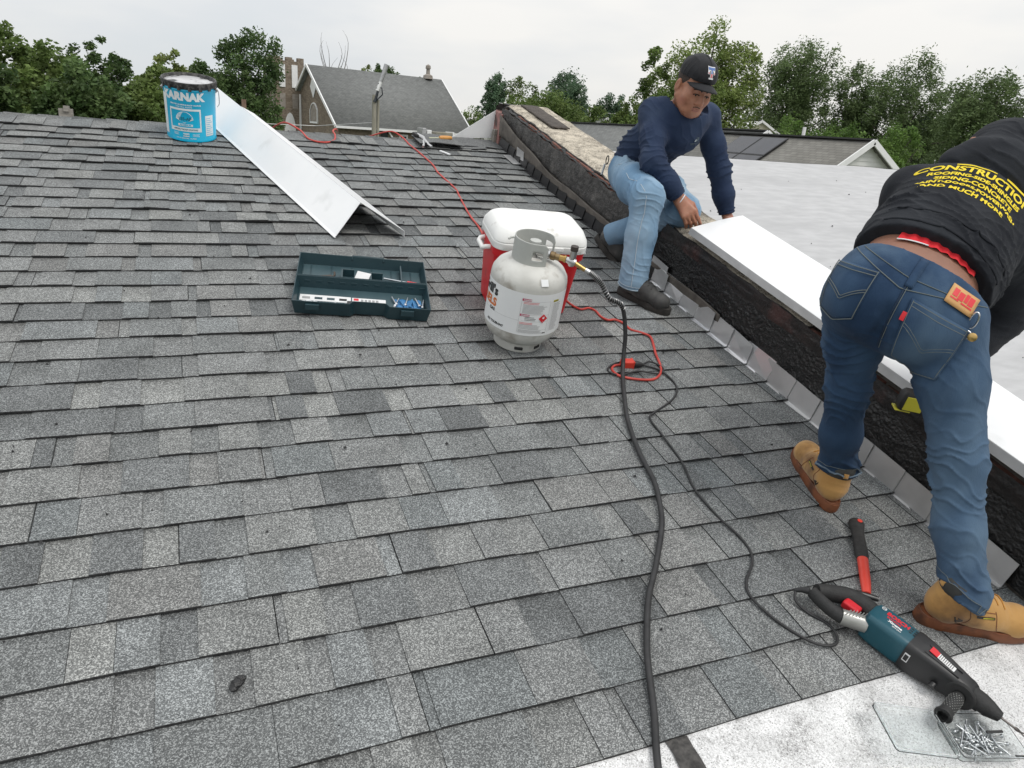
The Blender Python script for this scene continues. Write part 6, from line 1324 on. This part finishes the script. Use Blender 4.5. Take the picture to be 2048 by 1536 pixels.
# jeans
f = Field(.0044)
f.cone(J['pel']+V3(0, .01, -.01), J['pel']+tr_*.06, .142, .136, .05, flat=fr, fs=.85)
f.chain([(J['hipR']+V3(.03, .02, 0), .105), (J['hipR']*.5+J['knR']*.5, .092), (J['knR'], .074), (J['knR']*.55+J['ankR']*.45, .066), (J['ankR']+V3(0, 0, -.012), .068)], .04); f.chain([(J['hipL']+V3(-.02, .01, 0), .10), (J['hipL']*.5+J['knL']*.5, .090), (J['knL'], .074), (J['knL']*.5+J['ankL']*.5, .064), (J['ankL'], .062)], .035)
f.cut(J['ankR']+V3(0, 0, -.030), (0, 0, -1), .10); f.cut(J['ankL']+nrm_(J['ankL']-J['knL'])*.02, J['ankL']-J['knL'], .09); f.cut(J['pel']+tr_*.075, tr_, .2)
P, F = f.mesh(2); sd_ = nrm_(J['ankR']-J['knR'])
P = folds(P, F, [(J['knR'], .09, (.3, -.2, 1), .030, .0095, .8), (J['hipR']*.75+J['knR']*.25, .11, (.7, .5, -.6), .030, .012, .8), (J['ankR']+V3(0, 0, .05), .07, (.2, 0, 1), .030, .0065, .8), (J['knL'], .10, (.6, .5, -.5), .030, .008, .8), (J['knR']*.5+J['ankR']*.5, .12, (1, .3, .25), .05, .0045, .7), (J['hipL']*.4+J['knL']*.6, .11, (.6, -.4, .8), .032, .008, .8)], 21)
jeans = sdf_obj('jeans', P, F, DEN1, p1); bj = bvh_of(P, F)
tl = nrm_(np.cross(sd_, tocam)); 
stitch('side_seam', bj, [J['hipR']+tocam*.09-V3(.0, 0, -.03), J['hipR']*.5+J['knR']*.5+tocam*.1, J['knR']+tocam*.09-tl*.0, J['knR']*.5+J['ankR']*.5+tocam*.08+tl*.008, J['ankR']+tocam*.08+V3(0, 0, -.03)], .0016, SEAM1, jeans, .0006); stitch('pocket_seam', bj, [J['hipR']+V3(-.09, .0, .05), J['hipR']+V3(-.07, -.10, .075), J['hipR']+V3(-.02, -.16, .09)], .0014, SEAM1, jeans)
HEM1 = mat('light_hem', (.30, .40, .48), (.42, .50, .56), 40, rough=.9)
stitch('hem', bj, [J['ankR']+V3(.075*math.cos(t), .075*math.sin(t), -.024) for t in np.linspace(0, 2*PI, 16)], .0026, HEM1, jeans, .0004, 3); stitch('hem', bj, [J['ankR']+V3(.075*math.cos(t), .075*math.sin(t), -.008) for t in np.linspace(0, 2*PI, 16)], .0011, SEAM1, jeans, .0004, 3)
boot(p1, Vector((1.872, 2.775, .008)), math.radians(-62), 0, BOOTD, SOLED, -1, tan=False, scale=.93); boot(p1, Vector((1.985, 3.285, .070)), math.radians(-57), math.radians(30), BOOTD, SOLED, 1, tan=False, scale=.95)
# wrist band and keys at the belt
d_ = nrm_(J['wrR']-J['elR']); a_ = nrm_(np.cross(d_, (0, 0, 1))); c_ = np.cross(d_, a_); cw = J['wrR']+d_*.012
MB().tube([cw+(a_*math.cos(t)*.031+c_*math.sin(t)*.031)+d_*.010*math.sin(t) for t in np.linspace(0, 2*PI, 24)], .0026, 6).build('wrist_band', TWm, p1, smooth=60)
kx = J['hipR']+V3(-.075, .10, .04)
MB().tube([kx+V3(.0, .012*math.cos(t), .022*math.sin(t)) for t in np.linspace(0, 2*PI, 16)], .003, 6).build('key_clip', BLACKP, p1, smooth=60); MB().tube([kx+V3(-.01, 0, -.02), kx+V3(-.018, -.005, -.075)], .006, 6).build('keys', CHR2, p1, smooth=60)
# ------------------------------------------------------------------ the bending man in the black hoodie
p2 = thing('person', 'man in black printed hoodie, blue jeans and tan boots bending over the wall', 'person', RT)
K = dict(ankR=V3(1.818, .778, .095), knR=V3(1.812, .968, .430), hipR=V3(1.795, 1.165, .725), ankL=V3(1.852, 1.298, .095), knL=V3(1.724, 1.295, .445), hipL=V3(1.664, 1.328, .700), pel=V3(1.712, 1.250, .748))
TT = nrm_((.79, .457, .34)); LW = nrm_((.66, -.72, -.16)); LU = nrm_(V3(.66, -.72, -.16)-TT*(V3(.66, -.72, -.16) @ TT)); DO = nrm_(np.cross(LU, TT)); DO = DO if DO[2] > 0 else -DO
POST = nrm_((-.80, -.46, .25))
def TK(s, l=0, d=0): return K['pel']+TT*s+LU*l+DO*d
K['shR'] = TK(.47, .185, .0); K['shL'] = TK(.47, -.150, -.03); K['elR'] = K['shR']+V3(.10, .02, -.235); K['wrR'] = V3(2.175, 1.325, .50); K['elL'] = K['shL']+V3(.06, .06, -.24); K['wrL'] = V3(2.16, 1.62, .50)
f = Field(.0065)
f.cone(TK(0, -.06), TK(0, .06), .100, .100, .05); f.chain([(TK(.02), .145), (TK(.14), .140), (TK(.30), .145), (TK(.45), .14)], .05, flat=DO, fs=.74); f.chain([(TK(.45), .11), (TK(.56), .06), (TK(.64, 0, .02), .055)], .04); f.ell(TK(.735, 0, .035), [LU, TT, DO], (.078, .112, .095), .03)
for s in (-1, 1): f.ell(TK(.735, s*.080, .03), [LU, TT, DO], (.010, .030, .02), .006)
for s in 'RL':
    f.chain([(K['hip'+s], .08), (K['kn'+s], .05), (K['ank'+s], .042)], .03); f.chain([(TK(.44), .08), (K['sh'+s], .05), (K['el'+s], .04), (K['wr'+s], .028)], .03)
hand(f, K['wrR'], V3(2.128, 1.345, .430), V3(-.5, -.5, .5), .4, (.55, .6, .65, .7), 1); hand(f, K['wrL'], V3(2.13, 1.60, .425), V3(-.3, -.3, .8), .4, .5, -1)
for s in (-1, 1): f.ball(K['pel']+LW*s*.055+POST*.03+V3(0, 0, .0), .082, .02)
P, F = f.mesh(2); body2 = sdf_obj('body', P, F, SKIN2, p2); bb2 = bvh_of(P, F)
# jeans
f = Field(.0043)
f.cone(K['pel']-LW*.062, K['pel']+LW*.062, .116, .116, .05, flat=TT, fs=1.0); f.cone(TK(.0), TK(.075), .165, .162, .05, flat=DO, fs=.78)
for s, sg in (('R', 1), ('L', -1)):
    f.ball(K['pel']+LW*sg*.072+POST*.048-V3(0, 0, .030), .098, .035)
    f.chain([(K['hip'+s]+V3(0, 0, -.005), .100), (K['hip'+s]*.55+K['kn'+s]*.45, .081 if s == 'R' else .074), (K['kn'+s], .064 if s == 'R' else .058), (K['kn'+s]*.5+K['ank'+s]*.5, .0585 if s == 'R' else .056), (K['ank'+s]+V3(0, 0, .03), .057), (K['ank'+s]+V3(0, 0, -.03), .063 if s == 'R' else .060)], .035)
f.cone(K['pel']+POST*.17-V3(0, 0, .03)+TT*.0, K['pel']+POST*.13-V3(0, 0, .17), .004, .012, .03, sub=True)
f.cut(K['ankR']+V3(0, 0, .018), (-.42, .16, -1), .15); f.cut(K['ankL']+V3(0, 0, .018), (-.15, -.30, -1), .13)
wc = TK(.072)+POST*.0; f.cut(wc, nrm_(TT*.75+V3(0, 0, .55)-POST*.12), .30)
P, F = f.mesh(2)
P = folds(P, F, [(K['knR']+V3(-.02, -.03, -.03), .095, (.25, .1, 1), .036, .0105, 1.7), (K['knR']*.5+K['hipR']*.5, .11, (.7, .2, .7), .05, .0045, .8), (K['ankR']+V3(0, 0, .05), .075, (.2, 0, 1), .040, .0115, 1.6), (K['knL'], .10, (.2, .2, 1), .034, .0105, 1.7), (K['ankL']+V3(0, 0, .07), .07, (.2, .2, 1), .036, .009, 1.6), (K['hipR']+V3(-.02, -.02, -.11), .08, (.5, .1, .9), .032, .009, .8), (K['hipL']+V3(-.04, -.03, -.12), .09, (-.5, .1, .9), .032, .0095, .8), (K['knR']*.45+K['ankR']*.55, .12, (.9, .3, .5), .06, .0045, .8), (K['pel']+POST*.14-V3(0, 0, .12), .06, (.3, .5, .8), .028, .005, .7)], 31)
jn = sdf_obj('jeans', P, F, DEN2, p2); bj2 = bvh_of(P, F)
def butt(l, z, e=.35):      # a point on the seat of the jeans, l across, z up from the hip line
    o = K['pel']+LW*l+POST*e+V3(0, 0, z); q, nn, i, d = bj2.ray_cast(Vector(o), Vector(-POST)); return q+nn*.0012 if q else Vector(o-POST*.25)
def btube(pts, r, name, m_):
    P_ = []
    for l, z in pts:
        o = K['pel']+LW*l+POST*.35+V3(0, 0, z); q, nn, i, d = bj2.ray_cast(Vector(o), Vector(-POST))
        if q and (q-Vector(K['pel'])).length < .24 and (not P_ or (q-P_[-1]).length < .05): P_.append(q+nn*.0012)
    if len(P_) > 2: MB().tube(P_, r, 5).build(name, m_, jn, smooth=60)
def bpatch(name, fn, nu, nv, m_, off=.003, th=.003):
    o = MB().grid(lambda a, c: (lambda q: q[0]+q[1]*off)(fn(a, c)), nu, nv).build(name, m_, jn, smooth=180); s = o.modifiers.new('s', 'SOLIDIFY'); s.thickness = th; return o
def buttn(l, z):
    o = K['pel']+LW*l+POST*.35+V3(0, 0, z); q, nn, i, d = bj2.ray_cast(Vector(o), Vector(-POST)); return (q, nn) if q else (Vector(o-POST*.22), Vector(POST))
def pocket(l0, l1, z0, z1, skew):
    pk = bpatch('back_pocket', lambda a, c: buttn(l0+(l1-l0)*(.5+(a-.5)*(.86+.14*c)), (z0-.022*(1-abs(2*a-1)))*(1-c)+z1*c+skew*(a-.5)), 14, 14, DEN2, .0015, .004)
    def edge(a, c): q, nn = buttn(l0+(l1-l0)*(.5+(a-.5)*(.86+.14*c)), (z0-.022*(1-abs(2*a-1)))*(1-c)+z1*c+skew*(a-.5)); return q+nn*.0048
    for (p0, p1_) in (((.03, .03), (.03, .98)), ((.97, .03), (.97, .98)), ((.03, .96), (.97, .96)), ((.03, .89), (.97, .89))):
        MB().tube([edge(p0[0]+(p1_[0]-p0[0])*t, p0[1]+(p1_[1]-p0[1])*t) for t in np.linspace(0, 1, 12)], .0013, 5).build('stitching', STIT2, pk, smooth=60)
    MB().tube([edge(t, .02) for t in np.linspace(.03, .97, 14)], .0013, 5).build('stitching', STIT2, pk, smooth=60)
    for dz in (0, .05): MB().tube([edge(t, .56+dz-.17*(1-abs(2*t-1))**1.5) for t in np.linspace(.04, .96, 20)], .0011, 5).build('arc_stitching', STIT2, pk, smooth=60)
    return pk
pkR = pocket(.035, .180, -.135, .015, -.012); pkL = pocket(-.185, -.060, -.10, .035, .02)
MB().grid(lambda a, c: (lambda q: q[0]+q[1]*.0068)(buttn(.030+.010*a, -.015-.022*c)), 2, 3).build('red_tab', REDP, jn, smooth=180)
# seat seam, yoke seams, waistband, belt loop, leather patch
btube([(.008, z) for z in np.linspace(.085, -.13, 16)], .0022, 'seat_seam', SEAM2); btube([(.013, z) for z in np.linspace(.085, -.13, 16)], .0011, 'stitching', STIT2)
btube([(l, .030+.24*abs(l)) for l in np.linspace(.008, .19, 16)], .0014, 'yoke_seam', STIT2); btube([(l, .030+.26*abs(l)) for l in np.linspace(.008, -.17, 16)], .0014, 'yoke_seam', STIT2)
def band(l, z): return butt(l, z)
btube([(l, .062+.10*abs(l)-.06*l) for l in np.linspace(-.15, .17, 26)], .0013, 'waistband_stitching', STIT2)
MB().grid(lambda a, c: (lambda q: q[0]+q[1]*.004)(buttn(.004+.020*a, .040+.075*c)), 2, 10).build('belt_loop', DEN2, jn, smooth=180).modifiers.new('s', 'SOLIDIFY').thickness = .004
LEATH = mat('leather_patch', (.50, .27, .10), (.58, .33, .13), 10, rough=.7); lp_ = bpatch('leather_patch', lambda a, c: buttn(.098+.068*a, .048+.046*c-.012*a), 8, 5, LEATH, .0035, .002)
for i, (a0, a1, c0, c1) in enumerate(((.12, .30, .45, .85), (.33, .52, .40, .80), (.55, .68, .45, .88), (.70, .88, .42, .85), (.1, .4, .30, .38), (.5, .9, .28, .36))):
    MB().grid(lambda a, c: (lambda q: q[0]+q[1]*.0062)(buttn(.098+.068*(a0+(a1-a0)*a), .048+.046*(c0+(c1-c0)*c)-.012*(a0+(a1-a0)*a))), 3, 2).build('patch_print', REDP, lp_, smooth=180)
# outer leg seam and hems
stitch('side_seam', bj2, [K['hipR']+V3(.10, -.06, .02), K['hipR']*.5+K['knR']*.5+V3(.10, -.05, 0), K['knR']+V3(.09, -.04, 0), K['knR']*.5+K['ankR']*.5+V3(.085, -.035, 0), K['ankR']+V3(.07, -.03, .03), K['ankR']+V3(.065, -.04, -.03)], .0020, SEAM2, jn, .0004); stitch('side_seam', bj2, [K['hipL']+V3(.05, .02, -.12), K['knL']+V3(.06, -.02, 0), K['knL']*.5+K['ankL']*.5+V3(.065, -.02, 0), K['ankL']+V3(.05, -.04, 0)], .0016, SEAM2, jn, .0004)
for s, nn in (('R', V3(-.42, .16, -1)), ('L', V3(-.15, -.30, -1))):
    nn = nrm_(nn); a_ = nrm_(np.cross(nn, (1, 0, 0))); c_ = np.cross(nn, a_); o_ = K['ank'+s]+V3(0, 0, .022)-nn*.004
    stitch('hem', bj2, [o_+(a_*math.cos(t)+c_*math.sin(t))*.085 for t in np.linspace(0, 2*PI, 20)], .0030, HEMD, jn, .0003, 3); stitch('stitching', bj2, [o_-nn*.016+(a_*math.cos(t)+c_*math.sin(t))*.085 for t in np.linspace(0, 2*PI, 20)], .0010, STIT2, jn, .0005, 3)
# red shorts showing under the hoodie
REDS = mat('red_shorts', (.58, .012, .020), (.70, .02, .03), 30, rough=.8, bump=.002, bscale=60)
def back(l, s, off=.004):
    o = TK(s, l, .35); q, nn, i, d = bb2.ray_cast(Vector(o), Vector(-DO)); return q+nn*off if q else Vector(TK(s, l, .1))
MB().grid(lambda a, c: Vector(back(-.10+.20*a, .078+.07*c+.020*a*(1-c), .006))+Vector(DO)*.0025*math.sin(a*46+c*2), 40, 8).build('shorts', REDS, p2, smooth=180); MB().tube([back(-.10+.07*t, .077+.020*.35*t, .007) for t in np.linspace(0, 1, 10)], .0018, 6).build('shorts_hem', WPRINT, p2, smooth=60)
# hoodie
f = Field(.005)
f.chain([(TK(.12, 0, .004), .176), (TK(.19), .182), (TK(.32), .178), (TK(.45), .165)], .05, flat=DO, fs=.78); f.cone(TK(.44, -.07), TK(.44, .10), .108, .116, .05, flat=DO, fs=.95); f.chain([(TK(.46), .14), (TK(.56), .09)], .05)
for s in 'RL': f.chain([(TK(.44, .1 if s == 'R' else -.07), .100 if s == 'R' else .088), (K['sh'+s], .086 if s == 'R' else .072), (K['sh'+s]*.5+K['el'+s]*.5, .074 if s == 'R' else .064), (K['el'+s], .070 if s == 'R' else .060), (K['el'+s]*.4+K['wr'+s]*.6, .060), (K['wr'+s], .048)], .045)
for s in 'RL': d_ = nrm_(K['wr'+s]-K['el'+s]); f.cut(K['wr'+s]-d_*.01, d_, .08)
hemn = nrm_(-TT+DO*-.10); f.cut(TK(.122), hemn, .33)
f.cone(TK(.145, -.135), TK(.145, .135), .02, .02, .01, flat=DO, fs=.9)
P, F = f.mesh(2)
P = folds(P, F, [(TK(.21, 0, .12), .13, nrm_(TT+LU*.35), .042, .0075, .9), (TK(.20, .12, .05), .12, nrm_(TT*.8-LU*.5), .036, .0085, .9), (TK(.30, .16, .02), .12, nrm_(LU+TT*.4), .032, .0085, .8), (TK(.24, -.15, .05), .12, nrm_(TT+LU*.8), .034, .0075, .9), (K['elR'], .10, nrm_(K['wrR']-K['shR']), .034, .009, .8), (TK(.145, 0, .1), .10, TT, .030, .002, .3), (TK(.42, .17, .04), .08, nrm_(LU+TT*.6), .04, .006, .8)], 41)
hd2 = sdf_obj('hoodie', P, F, HOOD, p2); bh = bvh_of(P, F)
def hb(l, s, off=.0012):
    o = TK(s, l, .5); q, nn, i, d = bh.ray_cast(Vector(o), Vector(-DO)); return q+nn*off if q else Vector(TK(s, l, .12))
MB().tube([hb(l, .186) for l in np.linspace(-.165, .165, 40)], .0022, 5).build('waistband_seam', HOOD, hd2, smooth=60); MB().tube([hb(l, .133) for l in np.linspace(-.16, .16, 40)], .0026, 5).build('hem_seam', HOOD, hd2, smooth=60)
# hood lying over the shoulders and up over the head
f = Field(.006); f.cone(TK(.52, -.10, .085), TK(.535, .11, .085), .046, .050, .04); f.cone(TK(.57, -.07, .115), TK(.58, .09, .12), .046, .05, .05); f.ell(TK(.735, 0, .045), [LU, TT, DO], (.105, .135, .118), .05); f.cone(TK(.60, 0, .09), TK(.70, 0, .06), .085, .10, .05); f.cut(TK(.83, 0, -.03), nrm_(TT*.8-DO*.6), .2)
P, F = f.mesh(2); P = folds(P, F, [(TK(.56, 0, .13), .12, nrm_(TT+LU*.2), .045, .006, .8), (TK(.72, 0, .14), .12, nrm_(LU*.5+TT), .06, .004, .7)], 51); sdf_obj('hood', P, F, HOOD, hd2)
f2 = TK(.655, -.098, .095); MB().lathe([(.0, -.016), (.012, -.010), (.014, 0), (.010, .012), (0, .016)], 10, Matrix.Translation(Vector(f2))).build('ear', SKIN1, body2, smooth=180)
# yellow print across the shoulders
YEL = mat('yellow_print_cloth', (.74, .56, .015), (.80, .62, .03), 40, rough=.8)
def htext(s, size, l, t_, bold, arc=0.0, space=1.0):
    vs, fs = text2d(s, size, bold, .008, space=space); MB().add([hb(l+x, t_+y-arc*(x*x)) for x, y in vs], fs).build('back_print', YEL, hd2, smooth='keep')
htext('CONSTRUCTION', .039, -.022, .440, .0013, .9); htext('ROOFING-SIDE-SHINGLES', .0215, -.020, .408, .0009, .9); htext('SIDING-CONCRETE', .024, -.018, .381, .0009, .9); htext('PAINT-DOORS-POWERWASH', .0205, -.022, .354, .0009, .9); htext('AND MUCH MORE', .025, -.034, .324, .0010, .9, 1.05)
MB().grid(lambda a, c: hb(.035+.125*a, .468+.034*c*(1-.3*a)-.9*(.035+.125*a)**2, .0016), 24, 5).build('back_print', YEL, hd2, smooth=180); MB().grid(lambda a, c: hb(-.095+.10*a, .466+.010*c-.9*(-.095+.10*a)**2, .0016), 24, 2).build('back_print', YEL, hd2, smooth=180)
# boots, clip with keys, the tool in his hand
boot(p2, Vector((1.752, .808, .006)), math.atan2(-.118, .277), 0, NUB, SOLET, -1, True, 1.02); boot(p2, Vector((1.818, 1.230, .006)), math.atan2(.93, .34), 0, NUB, SOLET, 1, True, .98)
kp = np.array(butt(.178, .035)); ax_ = nrm_(np.cross(POST, (0, 0, 1)))
MB().tube([kp+POST*.008+ax_*.009*math.cos(t)+V3(0, 0, .022*math.sin(t)) for t in np.linspace(0, 2*PI, 18)], .0026, 6).build('carabiner', CHR2, p2, smooth=60)
k2 = kp+POST*.010+V3(-.012, 0, -.036); MB().tube([k2+ax_*.020*math.cos(t)+V3(0, 0, .012*math.sin(t)) for t in np.linspace(0, 2*PI, 18)], .0018, 6).build('key_ring', CHR2, p2, smooth=60); MB().lathe([(0, 0), (.010, 0), (.011, .003), (.006, .006), (0, .006)], 14, Matrix.Translation(Vector(k2-ax_*.022+POST*.004)) @ Vector(POST).to_track_quat('Z', 'Y').to_matrix().to_4x4()).build('fob', BRASS, p2, smooth=40)
tl_ = thing('tape_measure', 'yellow and black tool held at the wall between the bending man\'s legs', 'hand tool', RT @ Matrix.Translation((2.075, 1.33, .345)) @ Matrix.Rotation(math.radians(-30), 4, 'Z'))
MB().loft([rrect(.030, .020, .008, -.034), rrect(.034, .023, .010, -.02), rrect(.034, .023, .010, .018), rrect(.026, .018, .008, .030)]).build('body', BLACKP, tl_, smooth=40); MB().box(-.022, .036, -.0245, -.0215, -.030, .018).build('yellow_side', YELP, tl_, bevel=.003); MB().box(-.040, .01, -.020, .020, -.040, -.034).build('yellow_foot', YELP, tl_, bevel=.003)
